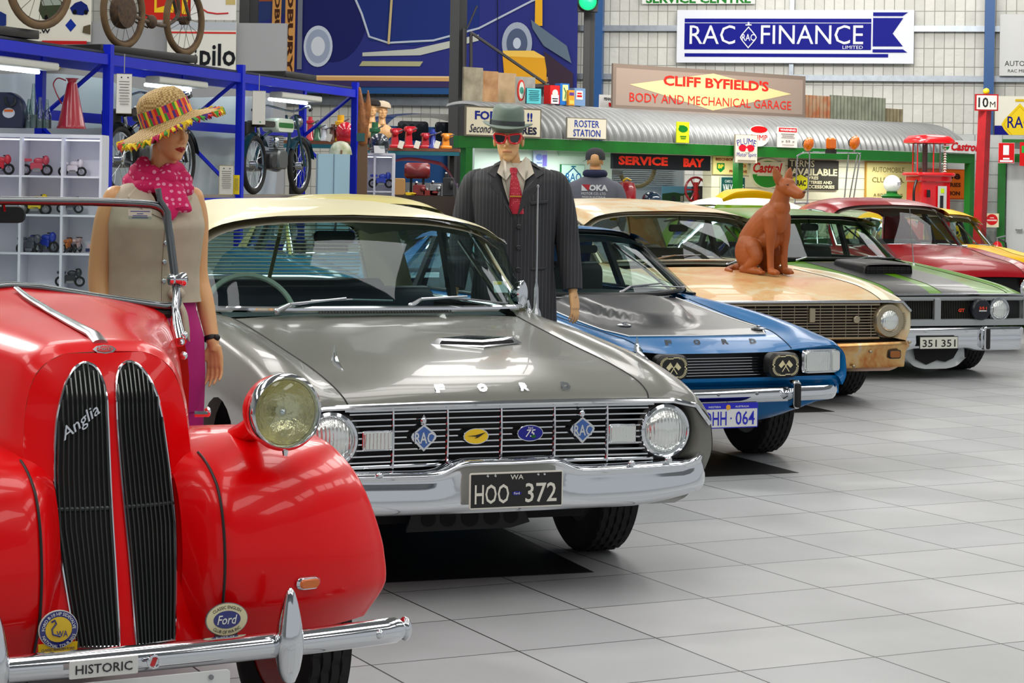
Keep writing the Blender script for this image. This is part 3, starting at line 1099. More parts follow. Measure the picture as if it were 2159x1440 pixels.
    cm = MB().poly([(-.27, .30), (.17, .30), (.21, .22), (.13, .20), (-.30, .20)], .012, mat('underbody_black', (30, 28, 26), .6), Matrix.Translation((.02, .35, 0)))
    for i, x in enumerate((-.21, -.13, -.04, .05, .13)):
        cm.poly(circ(x + .02, .248, .036 - .003 * abs(i - 2), None, 20), .002, DARK, Matrix.Translation((0, .337, 0)))
    cm.build('cross_member', BLACK, root, smooth=0)
    MB().grid(surf([[(x, .06, .41), (x, .10, .34), (x, .22, .29)] for x in (-.8, -.4, 0, .4, .8)], 2, 3), P_GREY).build('front_valance', P_GREY, root)


build_grey(grey)
# ------------------------------------------------------------------ blue coupe with a black bonnet panel
PB = (1.155, 11.2, .42)
P_BLUE = paint('blue_car_paint', (0, 102, 164), 0.2, .6)
P_MATT = mat('matt_black_paint', (52, 54, 57), 0.32, coat=0.15)
blue = car_root('bright blue coupe with matt black bonnet bulge and plate 1DHH 064', *PB)


def build_blue(root):
    secs = [
        (.06, [(0, .648), (.30, .650), (.46, .662), (.60, .675), (.74, .682), (.805, .62), (.815, .52), (.79, .46)]),
        (.10, [(0, .668), (.30, .670), (.46, .685), (.60, .700), (.75, .700), (.815, .62), (.822, .53), (.80, .46)]),
        (.22, [(0, .712), (.30, .712), (.48, .716), (.63, .733), (.765, .716), (.822, .62), (.826, .53), (.81, .45)]),
        (.40, [(0, .735), (.30, .737), (.52, .742), (.66, .768), (.770, .742), (.823, .62), (.826, .52), (.80, .43)]),
        (.90, [(0, .790), (.30, .790), (.55, .790), (.68, .822), (.770, .800), (.822, .66), (.82, .45), (.78, .28)]),
        (1.45, [(0, .868), (.30, .864), (.58, .856), (.70, .860), (.775, .828), (.823, .68), (.82, .42), (.77, .24)]),
        (1.70, [(0, .885), (.30, .885), (.62, .880), (.71, .872), (.78, .835), (.823, .68), (.82, .40), (.76, .22)]),
        (2.6, [(0, .88), (.30, .88), (.64, .875), (.72, .868), (.785, .83), (.825, .68), (.82, .40), (.75, .22)]),
        (3.4, [(0, .90), (.30, .90), (.62, .89), (.72, .88), (.79, .84), (.825, .68), (.82, .42), (.75, .28)]),
        (4.15, [(0, .84), (.30, .84), (.58, .83), (.68, .82), (.74, .76), (.78, .64), (.78, .45), (.7, .34)]),
    ]
    g, body = car_shell(root, secs, 2, 5, 8, [(.78, .34, .30), (3.3, .34, .30)], P_BLUE)
    cabin(root,
          [(0, 1.42, .888), (.35, 1.46, .890), (.56, 1.54, .905), (.645, 1.64, .918)],
          [(0, 2.10, 1.258), (.30, 2.12, 1.250), (.50, 2.17, 1.225), (.585, 2.26, 1.190)],
          [(2.07, [(0, 1.272), (.30, 1.264), (.52, 1.238), (.635, 1.178)]),
           (2.4, [(0, 1.288), (.30, 1.282), (.51, 1.258), (.615, 1.205)]),
           (2.8, [(0, 1.285), (.30, 1.28), (.50, 1.252), (.59, 1.20)]),
           (3.2, [(0, 1.24), (.28, 1.235), (.46, 1.21), (.54, 1.165)])],
          [(0, 3.26, 1.21), (.25, 3.25, 1.205), (.42, 3.22, 1.18), (.48, 3.2, 1.15)],
          [(0, 3.85, .93), (.30, 3.83, .93), (.55, 3.75, .92), (.60, 3.7, .915)],
          (.735, .88, 1.62, 3.3), P_BLUE, BLACK, trim=mat('gutter_black', (25, 27, 28), .3), b_post=.62, trim_r=.016, a_r=.022, vent=True, chrome_drip=False)
    vin = mat('black_vinyl', (24, 25, 26), .5)
    interior(root, .58, 1.75, .885, vin, vin, 2.65, 1.02, -.32, vin)
    # matt black panel with a bulge, white pinstripe
    n = 26
    rows, edge = [], []
    def body_z(x, d):
        return top_z(g, x, d) + .002
    for i in range(n + 1):
        d = .30 + (1.47 - .30) * i / n
        hw = .50 * min(1, .86 + (d - .30) * .9)
        row = []
        for j in range(31):
            t = -1 + 2 * j / 30
            x = hw * t
            z = body_z(x, d) + .0035
            front = .53 + .40 * abs(x / .30) ** 2.6
            k = min(1, max(0, (d - front) / .17))
            k = k * k * (3 - 2 * k)
            sx = min(1, max(0, (.345 - abs(x)) / .085))
            sx = sx * sx * (3 - 2 * sx)
            z += .050 * k * sx * min(1, (1.62 - d) / .4)
            row.append((x, d, z))
        rows.append(row)
        edge.append((hw, d, body_z(hw, d) + .004))
    bp = MB().grid(np.array(rows), P_MATT).build('bonnet_panel', P_MATT, root, smooth=80)
    e2 = [(-x, d, z) for x, d, z in edge[::-1]] + [(x, d, z) for x, d, z in [(-.43, .288, body_z(.43, .288) + .004), (0, .284, body_z(0, .284) + .004), (.43, .288, body_z(.43, .288) + .004)]] + edge
    MB().tube(e2, .004, 5, WHITE).build('pinstripe', WHITE, bp)
    for x, d in ((-.30, .60), (.46, .42)):
        MB().lathe([(.042, 0), (.042, .006), (.03, .010), (.012, .012), (.012, .02), (0, .022)], 20, CHROME2, Matrix.Translation((x, d, body_z(x, d) + .004))).build('bonnet_pin', CHROME2, root)
    for ch, x in zip('FORD', (-.26, -.085, .09, .265)):
        lt = MB()
        for dd in (0, .006):
            put_text(lt, ch, 0, 0, .042, .026, CHROME, y=0, bold=.04, M=Matrix.Translation((x, .148 + dd, .700 + dd)) @ Matrix.Rotation(-.55, 4, 'X'))
        lt.build('bonnet_letter', CHROME, root, smooth=0)
    # nose: grille, lamps
    dk = mat('grille_black', (14, 15, 17), .5)
    gb = MB().grid(np.array([[(x, .13, z) for x in (-.79, -.4, 0, .4, .79)] for z in (.42, .55, .665)]), dk).build('grille', dk, root)
    br = MB()
    for i in range(7):
        z = .528 + i * .0155
        br.tube([(x, .078, z) for x in (-.42, 0, .42)], .003, 6, CHROME)
    br.build('grille_bars', CHROME, gb)
    # painted panel below the grille and around the lamps
    pn = MB()
    pn.grid(surf([[(x, .05 + .05 * (x / .8) ** 4, z0), (x, .055 + .05 * (x / .8) ** 4, z0 - .02), (x, .10 + .02 * (x / .8) ** 4, z0 - .05), (x, .09 + .03 * (x / .8) ** 4, z0 - .10)] for x, z0 in [(-.805, .51), (-.6, .515), (-.3, .515), (0, .515), (.3, .515), (.6, .515), (.805, .51)]], 3, 3), P_BLUE, flip=False)
    pn.build('front_panel', P_BLUE, root)
    fender_face(root, [(.45, .662), (.52, .668), (.60, .675), (.70, .682), (.765, .670), (.806, .62), (.816, .52), (.79, .46)], [(.53, .650), (.55, .655), (.60, .658), (.70, .660), (.755, .655), (.785, .62), (.785, .54), (.76, .53)], .062, .10, P_BLUE)
    for s in (1, -1):
        fr = MB()
        M = Matrix.Translation((s * .655, .095, .594)) @ Matrix.Rotation(s * .12, 4, 'Z')
        fr.rbox((0, 0, 0), (.262, .05, .142), .03, CHROME, M, axis=1)
        hl = fr.build('headlamp', CHROME, root)
        MB().rbox((-s * .03, -.02, 0), (.185, .03, .118), .025, LENS, M, n=4, axis=1).build('lens', LENS, hl)
        MB().rbox((s * .098, -.02, 0), (.052, .03, .118), .014, mat('indicator_clear', (225, 228, 222), .25, .4, coat=1), M, axis=1).build('indicator_lens', None, hl)
        # black spotlight cover with a checked rim and crossed flags
        sp = MB()
        M = Matrix.Translation((s * .345 + .02, -.005, .584))
        sp.rbox((0, .02, 0), (.19, .09, .135), .045, BLACK, M, n=5, axis=1)
        so = sp.build('spotlight', BLACK, root)
        wh = mat('check_cream', (225, 215, 170), .4)
        ck = MB()
        ring = []
        for (sx, sy, t0) in ((1, 1, 0), (-1, 1, PI / 2), (-1, -1, PI), (1, -1, 1.5 * PI)):
            for i in range(9):
                t = t0 + i / 8 * PI / 2
                ring.append((sx * .038 + .044 * math.cos(t), sy * .012 + .044 * math.sin(t)))
        ring = cr(ring + [ring[0]], 2)
        for i in range(0, len(ring) - 1):
            p, q = ring[i], ring[i + 1]
            for L in range(2):
                if (i + L) % 2 == 0:
                    k0, k1 = 1 - L * .09, 1 - (L + 1) * .09
                    ck.add([(p[0] * k0, -.026, p[1] * k0), (q[0] * k0, -.026, q[1] * k0), (q[0] * k1, -.026, q[1] * k1), (p[0] * k1, -.026, p[1] * k1)], [(0, 1, 2, 3)], wh, M)
        for a in (.62, -.62):
            R_ = Matrix.Translation((0, -.0275, -.003)) @ Matrix.Rotation(a, 4, 'Y')
            ck.poly(rect(0, 0, .005, .075), .001, wh, M @ R_)
            ck.poly([(0, .012), (0, .037), (-math.copysign(.034, a) * -1, .030), (-math.copysign(.030, a) * -1, .008)], .001, wh, M @ R_)
        ck.build('flag_emblem', wh, so, smooth=0)
        # overriders
        ov = MB().rbox((s * .405 + .01, -.045, .428), (.05, .06, .155), .02, CHROME, axis=1)
        ovo = ov.build('overrider', CHROME, root)
        MB().rbox((s * .405 + .01 + .002, -.08, .424), (.026, .02, .13), .009, RUBBER, axis=1).build('rubber_pad', RUBBER, ovo)
    # bumper
    rows = []
    for i in range(41):
        t = -1 + 2 * i / 40
        x = .80 * t
        e = max(0, abs(t) - .86) / .14
        d = -.03 + .06 * t * t + .11 * e * e
        h = .078 - .02 * e * e
        zc = .425 + .008 * e
        rows.append([(x, d + .06, zc + h / 2), (x, d + .015, zc + h / 2), (x, d, zc + h * .2), (x, d - .004, zc), (x, d + .006, zc - h * .25), (x, d + .02, zc - h / 2), (x, d + .06, zc - h / 2)])
    bm = MB().grid(surf(rows, 1, 2), CHROME)
    bm.ell((.19, -.032, .437), (.01, .006, .01), STEEL, nu=10, nv=6).ell((-.05, -.034, .437), (.01, .006, .01), STEEL, nu=10, nv=6)
    bm.build('front_bumper', CHROME, root)
    # valance
    MB().grid(surf([[(x, .08, .44), (x, .075, .38), (x, .10, .31 + .32 * max(0, abs(x) - .45)), (x, .17, .265 + .55 * max(0, abs(x) - .45))] for x in (-.70, -.55, -.3, 0, .3, .55, .70)], 3, 3), P_BLUE).build('front_valance', P_BLUE, root)
    pw, bl = mat('plate_reflective', (226, 228, 226), .4), mat('plate_blue', (24, 28, 190), .4)

    def ex(t):
        t.poly(rect(0, .049, .36, .026), .0006, bl, Matrix.Translation((0, -.0045, 0)))
        put_text(t, 'WESTERN', -.085, .048, .075, .010, pw, y=-.006)
        put_text(t, 'AUSTRALIA', .085, .048, .085, .010, pw, y=-.006)
        t.poly(circ(0, .045, .014), .0008, mat('plate_gold', (240, 170, 40), .4), Matrix.Translation((0, -.0055, 0)))
    plate(root, (-.005, -.055, .325), .372, .134, pw, bl, [('1DHH', -.088, -.014, .158, .074, bl), ('064', .105, -.014, .118, .074, bl), ('.', .018, -.014, .010, .010, bl)], extra=ex)
    # cowl slots and wiper
    vt = MB()
    for i in range(60):
        x = -.52 + i * .0155
        if -.07 < x < -.0:
            continue
        vt.box((0, 0, 0), (.006, .075, .003), WHITE if False else mat('slot_light', (170, 174, 176), .5), Matrix.Translation((x, 1.415 + .05 * x * x, .8765 + .012 * (.0))) @ Matrix.Rotation(.35, 4, 'Z'))
    vt.build('cowl_vent', None, root, smooth=0)
    pt = lambda uv, dd: lp(PB, uv[0], uv[1], 'd', dd)
    wiper(root, pt((1310, 617), 1.45), pt((1330, 604), 1.45), pt((1395, 597), 1.48), pt((1345, 603), 1.47), pt((1442, 606), 1.55), STEEL)
    # exterior mirror on the far door, seen through the side window
    q = lp(PB, 1232, 560, 'd', 2.0)
    for x, d in ((.665, .78), (-.665, .78), (.65, 3.3), (-.65, 3.3)):
        wheel(root, x, d, .30, .19, mat('rim_alloy', (120, 120, 118), .4, .8))
    MB().rbox(lp(PB, 1235, 525, 'd', 2.1), (.16, .03, .05), .02, BLACK, axis=1).build('interior_mirror', BLACK, root)


build_blue(blue)

# ------------------------------------------------------------------ rusty cream wagon
PE = (2.03, 14.6, .37)
P_RUST = mat('rusty_cream_paint', (216, 205, 172), 0.42, coat=0.25)


def rusty(m, rust=(200, 146, 90), lo=.56, hi=.74, scale=2.2):
    nt = m.node_tree
    b = nt.nodes['Principled BSDF']
    base = tuple(b.inputs['Base Color'].default_value)
    tc = nt.nodes.new('ShaderNodeTexCoord')
    n1 = nt.nodes.new('ShaderNodeTexNoise')
    n1.inputs['Scale'].default_value = scale
    n1.inputs['Detail'].default_value = 9
    n1.inputs['Roughness'].default_value = .65
    n1.inputs['Distortion'].default_value = .6
    nt.links.new(tc.outputs['Object'], n1.inputs['Vector'])
    rp = nt.nodes.new('ShaderNodeValToRGB')
    e = rp.color_ramp.elements
    e[0].position, e[0].color = lo - .08, base
    e[1].position, e[1].color = hi, lin(rust)
    k = e.new(lo + .02)
    k.color = lin((214, 176, 118))
    nt.links.new(n1.outputs['Fac'], rp.inputs['Fac'])
    nt.links.new(rp.outputs['Color'], b.inputs['Base Color'])
    return m


rusty(P_RUST)
P_RUSTH = rusty(mat('rusty_cream_hood_paint', (216, 203, 166), 0.45, coat=0.2), (204, 132, 74), .44, .68, 1.9)
RCH = rusty(mat('rusty_chrome', (196, 190, 176), 0.25, .85), (186, 116, 58), .40, .58, 3.0)
RCH2 = mat('stained_chrome', (176, 164, 140), .3, .85)
beige = car_root('weathered cream wagon with rust stains and a dog statue on its hood', *PE)


def build_beige(root):
    secs = [
        (.06, [(0, .748), (.40, .748), (.70, .746), (.78, .752), (.86, .750), (.935, .67), (.935, .56), (.90, .47)]),
        (.12, [(0, .768), (.40, .768), (.71, .764), (.79, .775), (.87, .772), (.940, .68), (.942, .55), (.91, .44)]),
        (.25, [(0, .808), (.40, .806), (.72, .800), (.80, .815), (.87, .805), (.940, .70), (.945, .54), (.91, .38)]),
        (.50, [(0, .852), (.40, .850), (.73, .846), (.81, .866), (.87, .855), (.940, .73), (.945, .52), (.90, .34)]),
        (.90, [(0, .896), (.40, .893), (.73, .885), (.81, .912), (.87, .902), (.940, .76), (.945, .50), (.89, .30)]),
        (1.40, [(0, .938), (.40, .934), (.72, .920), (.80, .935), (.87, .915), (.94, .77), (.945, .48), (.88, .27)]),
        (1.75, [(0, .955), (.40, .955), (.70, .945), (.81, .945), (.88, .92), (.94, .78), (.945, .46), (.87, .25)]),
        (2.8, [(0, .955), (.40, .955), (.72, .95), (.82, .94), (.89, .91), (.94, .78), (.94, .46), (.87, .25)]),
        (3.8, [(0, .96), (.40, .96), (.72, .955), (.82, .945), (.89, .91), (.93, .78), (.93, .46), (.87, .28)]),
        (4.6, [(0, .90), (.40, .90), (.68, .89), (.78, .88), (.84, .82), (.88, .70), (.88, .5), (.82, .36)]),
    ]
    car_shell(root, secs, 2, 5, 8, [(.85, .37, .33), (3.7, .37, .33)], P_RUST, P_RUSTH)
    rg = cabin(root,
               [(0, 1.55, .978), (.40, 1.58, .974), (.60, 1.68, .966), (.70, 1.82, .955)],
               [(0, 2.14, 1.335), (.35, 2.16, 1.330), (.60, 2.24, 1.300), (.70, 2.32, 1.258)],
               [(2.08, [(0, 1.352), (.38, 1.344), (.64, 1.308), (.765, 1.235)]),
                (2.3, [(0, 1.385), (.38, 1.376), (.62, 1.338), (.745, 1.27)]),
                (2.7, [(0, 1.425), (.38, 1.414), (.60, 1.372), (.715, 1.300)]),
                (3.1, [(0, 1.440), (.38, 1.428), (.58, 1.38), (.69, 1.31)]),
                (3.8, [(0, 1.43), (.36, 1.418), (.56, 1.37), (.66, 1.30)]),
                (4.2, [(0, 1.39), (.34, 1.38), (.54, 1.34), (.63, 1.28)])],
               [(0, 4.25, 1.36), (.3, 4.24, 1.355), (.5, 4.2, 1.32), (.56, 4.18, 1.27)],
               [(0, 4.45, 1.0), (.35, 4.44, 1.0), (.62, 4.38, .985), (.68, 4.34, .98)],
               (.81, .95, 1.82, 4.2), P_RUST, RCH2, trim=RCH2, gl=glass('dusty_glass', (206, 212, 200), .16), b_post=.45, trim_r=.013)
    vin = mat('brown_vinyl', (112, 106, 94), .6)
    interior(root, .64, 1.9, .945, vin, mat('dash_dull', (128, 128, 120), .6), 2.75, 1.02, -.36, mat('wheel_grey', (120, 122, 118), .5), d_rear=3.6)
    p = lp(PE, 1430, 481, 'd', 2.15)
    MB().rbox(p, (.165, .03, .058), .02, BLACK, axis=1).tube([p, (p[0] + .03, p[1] + .03, 1.33)], .006, 6, STEEL).build('interior_mirror', BLACK, root)
    MB().poly(rect(0, 0, .055, .03), .001, YELLOW, Matrix.Translation(lp(PE, 1292, 461, 'd', 2.22)) @ Matrix.Rotation(-.6, 4, 'X')).build('windscreen_sticker', YELLOW, root, smooth=0)
    # grille
    dk = mat('grille_brown_dark', (34, 26, 18), .6)
    gb = MB().grid(np.array([[(x, .16, z) for x in (-.9, 0, .9)] for z in (.46, .74)]), dk).build('grille', dk, root)
    br = MB()
    for i in range(10):
        z = .515 + i * .0205
        br.tube([(x, .075, z) for x in (-.66, 0, .66)], .0048, 6, RCH2)
    for i in range(13):
        x = -.62 + i * .1033
        br.tube([(x, .080, .49), (x, .080, .72)], .0035, 6, RCH2)
    for z in (.490, .728):
        br.tube([(x, .068, z) for x in (-.68, 0, .68)], .009, 8, RCH2)
    br.build('grille_bars', RCH2, gb)
    MB().rbox((.13, .062, .655), (.045, .02, .10), .008, RCH2, axis=1).build('grille_divider', RCH2, root)
    MB().lathe([(.026, 0), (.026, .01), (.02, .014), (0, .012)], 20, RCH2, disc_M((.49, .065, .622), (0, -1, 0))).build('grille_emblem', RCH2, root)
    MB().tube([(x, .052, z) for x, z in ((-.93, .68), (-.86, .746), (-.75, .750), (0, .750), (.75, .750), (.86, .746), (.93, .68))], .011, 8, CHROME2).build('hood_lip_trim', CHROME2, root)
    fender_face(root, [(.72, .748), (.79, .750), (.86, .747), (.932, .67), (.935, .56), (.90, .47)], [(.70, .735), (.74, .738), (.80, .735), (.835, .66), (.83, .57), (.80, .49)], .062, .12, P_RUST)
    for s in (1, -1):
        o = round_lamp(root, (s * .755, .05, .612), (s * .06, -1, 0), .078, rim=RCH2, rim_w=.045, depth=.10)
        lv = MB()
        for i in range(9):
            lv.box((s * (.875 - .0022 * abs(i - 4) ** 1.3), .07, .555 + i * .014), (.05, .02, .006), RCH2)
        lv.build('side_louvre', RCH2, root, smooth=0)
    # bumper with amber lamps
    rows = []
    for i in range(41):
        t = -1 + 2 * i / 40
        x = .965 * t
        e = max(0, abs(t) - .9) / .1
        d = -.05 + .07 * t * t + .10 * e * e
        top, bot = .455 + .01 * abs(t), .283 + .03 * e
        xb = x - math.copysign(.07 * e, t)
        rows.append([(x, d + .11, top), (x, d + .02, top), (x, d, top - .03), (x, d, top - .035), ((x + xb) / 2, d + .008, top - .06), (xb, d + .02, bot + .02), (xb, d + .03, bot), (xb, d + .08, bot)])
    bm = MB().grid(surf(rows, 1, 2), RCH)
    for x, z in ((.56, .40), (.90, .46), (.42, .30), (-.5, .40)):
        bm.ell((x, -.045 + .07 * x * x, z), (.014, .012, .012), RCH2, nu=10, nv=6)
    bo = bm.build('front_bumper', RCH, root)
    for s in (1, -1):
        il = MB().rbox((s * .765, -.012, .377), (.085, .02, .05), .014, mat('dull_amber', (150, 88, 30), .35), Matrix.Identity(4), axis=1).rbox((s * .765, -.008, .377), (.10, .02, .064), .016, BLACK, axis=1)
        il.build('indicator_lamp', None, bo)
    MB().grid(surf([[(x, .04, .31), (x, .10, .27), (x, .2, .24)] for x in (-.85, -.4, 0, .4, .85)], 2, 3), RCH).build('front_valance', RCH, root)
    vt = MB()
    for i in range(56):
        vt.box((0, 0, 0), (.005, .045, .004), mat('vent_slot_rust', (96, 80, 60), .6), Matrix.Translation((-.42 + i * .0155, 1.52, .9545)) @ Matrix.Rotation(.4, 4, 'Z'))
    vt.build('cowl_vent', None, root, smooth=0)
    pt = lambda uv, dd: lp(PE, uv[0], uv[1], 'd', dd)
    bw = mat('wiper_rust', (150, 124, 92), .5, .3)
    wiper(root, pt((1352, 562), 1.5), pt((1370, 549), 1.5), pt((1425, 538), 1.56), pt((1395, 541), 1.56), pt((1478, 538), 1.62), bw)
    wiper(root, pt((1533, 558), 1.5), pt((1550, 551), 1.5), pt((1590, 543), 1.56), pt((1560, 547), 1.56), pt((1640, 540), 1.66), CHROME2)
    for x, d in ((.80, .85), (-.80, .85), (.78, 3.7), (-.78, 3.7)):
        wheel(root, x, d, .33, .20, mat('rim_dark', (30, 30, 30), .5), RCH2)


build_beige(beige)

# ------------------------------------------------------------------ green GT
PT = (3.53, 17.1, .38)
P_GREEN = paint('olive_green_paint', (84, 138, 0), 0.22, .6)
P_STRIPE = mat('stripe_black', (44, 47, 50), .3, coat=.2)
gt = car_root('green muscle sedan with black hood stripes, hood scoop and a split dark grille', *PT)


def build_gt(root):
    secs = [
        (.06, [(0, .695), (.40, .696), (.70, .692), (.77, .694), (.84, .69), (.90, .62), (.90, .50), (.87, .42)]),
        (.12, [(0, .722), (.40, .722), (.70, .716), (.77, .720), (.845, .708), (.905, .62), (.905, .50), (.88, .40)]),
        (.30, [(0, .768), (.40, .766), (.70, .754), (.77, .765), (.84, .745), (.91, .64), (.91, .49), (.88, .35)]),
        (.70, [(0, .820), (.40, .818), (.70, .800), (.77, .815), (.84, .795), (.91, .67), (.91, .47), (.87, .28)]),
        (1.10, [(0, .862), (.40, .860), (.70, .842), (.77, .855), (.84, .832), (.91, .70), (.91, .45), (.86, .26)]),
        (1.60, [(0, .905), (.40, .903), (.70, .892), (.78, .895), (.85, .865), (.91, .72), (.91, .43), (.86, .22)]),
        (1.85, [(0, .92), (.40, .92), (.70, .915), (.79, .905), (.86, .87), (.91, .72), (.91, .42), (.85, .2)]),
        (2.8, [(0, .92), (.40, .92), (.72, .915), (.80, .905), (.87, .87), (.91, .73), (.91, .42), (.85, .2)]),
        (3.8, [(0, .93), (.40, .93), (.72, .92), (.80, .91), (.87, .87), (.90, .73), (.90, .42), (.85, .25)]),
        (4.6, [(0, .88), (.40, .88), (.68, .87), (.76, .86), (.82, .80), (.86, .68), (.86, .5), (.8, .35)]),
    ]
    g, body = car_shell(root, secs, 2, 5, 8, [(.85, .36, .31), (3.7, .36, .31)], P_GREEN)
    cabin(root,
          [(0, 1.58, .932), (.40, 1.62, .930), (.62, 1.72, .928), (.715, 1.86, .925)],
          [(0, 2.25, 1.29), (.35, 2.27, 1.285), (.58, 2.33, 1.262), (.66, 2.42, 1.225)],
          [(2.18, [(0, 1.305), (.38, 1.298), (.62, 1.268), (.73, 1.208)]),
           (2.5, [(0, 1.335), (.38, 1.328), (.60, 1.295), (.71, 1.235)]),
           (3.0, [(0, 1.358), (.38, 1.350), (.58, 1.312), (.69, 1.25)]),
           (3.5, [(0, 1.35), (.36, 1.34), (.56, 1.30), (.66, 1.24)]),
           (3.9, [(0, 1.31), (.34, 1.30), (.53, 1.26), (.62, 1.21)])],
          [(0, 3.95, 1.28), (.3, 3.94, 1.275), (.5, 3.9, 1.24), (.55, 3.88, 1.2)],
          [(0, 4.25, .96), (.35, 4.24, .96), (.6, 4.16, .945), (.66, 4.12, .94)],
          (.80, .91, 1.86, 4.0), P_GREEN, P_GREEN, trim=BLACK, gl=glass('green_tint_glass', (176, 206, 190), .12), b_post=.45, trim_r=.012)
    vin = mat('black_vinyl', (24, 25, 26), .5)
    interior(root, .63, 1.95, .915, vin, vin, 2.85, 1.0, -.36, vin, d_rear=3.6)
    p = lp(PT, 1707, 479, 'd', 2.25)
    MB().rbox(p, (.18, .03, .065), .025, BLACK, axis=1).tube([p, (p[0], p[1] + .03, 1.30)], .006, 6, BLACK).build('interior_mirror', BLACK, root)

    bz = lambda x, d: top_z(g, x, d)
    for a, b in ((-.40, -.06), (.06, .42)):
        ds = np.linspace(.062, 1.55, 40)
        MB().grid(np.array([[(x, d, bz(x, d) + .003) for x in np.linspace(a, b, 6)] for d in ds]), P_STRIPE).build('hood_stripe', P_STRIPE, root)
    # shaker scoop
    s = MB()
    pr = lambda d, w, z0, z1: [(-w, d, z0), (-w * .97, d, z1 - .015), (-w * .85, d, z1), (0, d, z1 + .006), (w * .85, d, z1), (w * .97, d, z1 - .015), (w, d, z0)]
    s.grid(surf([pr(.80, .235, .825, .905), pr(.83, .25, .83, .918), pr(1.1, .25, .85, .93), pr(1.34, .22, .87, .935), pr(1.40, .18, .87, .915)], 3, 3), BLACK)
    so = s.build('hood_scoop', BLACK, root)
    m = MB().poly(rect(0, .865, .44, .055), .004, DARK, Matrix.Translation((0, .805, 0)))
    for i in range(7):
        m.box((-.18 + i * .06, .80, .865), (.006, .01, .055), BLACK)
    m.box((0, .80, .865), (.44, .01, .006), BLACK)
    m.build('scoop_intake', DARK, so, smooth=0)
    # front
    silver = mat('grille_silver', (176, 180, 180), .35, .7)
    dk = mat('grille_black', (14, 15, 17), .5)
    gb = MB().grid(np.array([[(x, .12, z) for x in (-.86, 0, .86)] for z in (.45, .69)]), dk).build('grille', dk, root)
    br = MB()
    for s_ in (1, -1):
        for i in range(30):
            x = s_ * (.05 + i * .0165)
            br.box((x, .085, .567), (.0045, .02, .15), mat('grille_fin', (70, 72, 66), .4, .5))
        x0, x1 = s_ * .035, s_ * .84
        loop = [(x0, .06, .652), (x1, .06, .652), (x1, .06, .485), (x0, .06, .485)]
        br.tube(loop, .010, 6, silver, closed=True)
    br.rbox((0, .055, .567), (.06, .03, .19), .01, silver, axis=1)
    br.rbox((0, .058, .668), (1.70, .03, .020), .006, silver, axis=1).rbox((0, .055, .464), (1.70, .04, .05), .006, silver, axis=1)
    br.build('grille_frame', silver, gb, smooth=30)
    t = MB()
    orange = mat('badge_orange', (235, 70, 30), .4)
    put_text(t, 'GT', .245, .563, .062, .030, orange, y=.066, bold=.05)
    t.build('grille_badge', orange, root, smooth=0)
    MB().tube([(x, .05, z) for x, z in ((-.89, .64), (-.84, .690), (-.7, .694), (0, .697), (.7, .694), (.84, .690), (.89, .64))], .009, 8, CHROME2).build('hood_lip_trim', CHROME2, root)
    fender_face(root, [(.70, .692), (.77, .693), (.84, .688), (.898, .62), (.90, .50), (.87, .43)], [(.72, .668), (.78, .668), (.835, .665), (.85, .60), (.85, .50), (.84, .455)], .062, .10, silver)
    for s_ in (1, -1):
        round_lamp(root, (s_ * .600, .045, .570), (s_ * .03, -1, 0), .080, rim=CHROME2, rim_w=.022, depth=.06)
        c = MB()
        M = disc_M((s_ * .395, .0, .572), (0, -1, 0))
        c.lathe([(.07, -.08), (.088, -.02), (.088, .0), (.078, .012), (0, .016)], 32, mat('cap_navy', (16, 20, 32), .4), M)
        co = c.build('driving_lamp_cover', None, root)
        tt = MB()
        put_text(tt, '351', s_ * .395, .585, .075, .024, orange, y=-.022, bold=.03)
        tt.poly(rect(s_ * .395, .563, .075, .008), .001, WHITE, Matrix.Translation((0, -.02, 0)))
        tt.build('lettering', orange, co, smooth=0)
    rows = []
    for i in range(49):
        t_ = -1 + 2 * i / 48
        x = .89 * t_
        e = max(0, abs(t_) - .9) / .1
        d = -.04 + .06 * t_ * t_ + .12 * e * e
        top = .428
        dip = 1 / (1 + math.exp((abs(x) - .30) * 60))
        bot = .232 + .02 * dip
        xb = x - math.copysign(.08 * e, t_)
        rows.append([(x, d + .10, top), (x, d + .02, top), (x, d, top - .02), (x, d + .01, top - .06), (xb, d + .005, top - .12), (xb, d + .02, bot + .01), (xb, d + .05, bot)])
    bo = MB().grid(surf(rows, 1, 2), CHROME).build('front_bumper', CHROME, root)
    for s_ in (1, -1):
        MB().rbox((s_ * .405, -.045, .34), (.055, .05, .19), .018, CHROME, axis=1).rbox((s_ * .405 + .012, -.065, .335), (.03, .03, .17), .01, RUBBER, axis=1).build('overrider', RUBBER, bo)
    pw = mat('plate_white', (228, 228, 215), .5)
    pb = mat('plate_black', (26, 27, 26), .5)
    plate(root, (-.05, -.055, .308), .37, .105, pw, pb, [('351', -.09, -.004, .135, .06, pb), ('351', .09, -.004, .135, .06, pb)])
    wp = mat('spoiler_white', (206, 212, 212), .35, coat=.5)
    MB().grid(surf([[(x, .10, .25), (x, .09, .17), (x, .06, .085 + 1.0 * max(0, abs(x) - .16) ** 1.2)] for x in (-.30, -.26, -.20, -.1, 0, .1, .20, .26, .30)], 3, 3), wp).build('front_spoiler', wp, root)
    MB().poly([(-.16, .245), (.27, .245), (.22, .17), (.14, .14), (.06, .155), (-.04, .12), (-.14, .165)], .01, DARK, Matrix.Translation((-.05, .07, 0))).build('spoiler_vent', DARK, root, smooth=0)
    pt = lambda uv, dd: lp(PT, uv[0], uv[1], 'd', dd)
    wiper(root, pt((1680, 549), 1.55), pt((1700, 543), 1.58), pt((1735, 543), 1.6), pt((1690, 543), 1.6), pt((1768, 545), 1.64), CHROME2, .005)
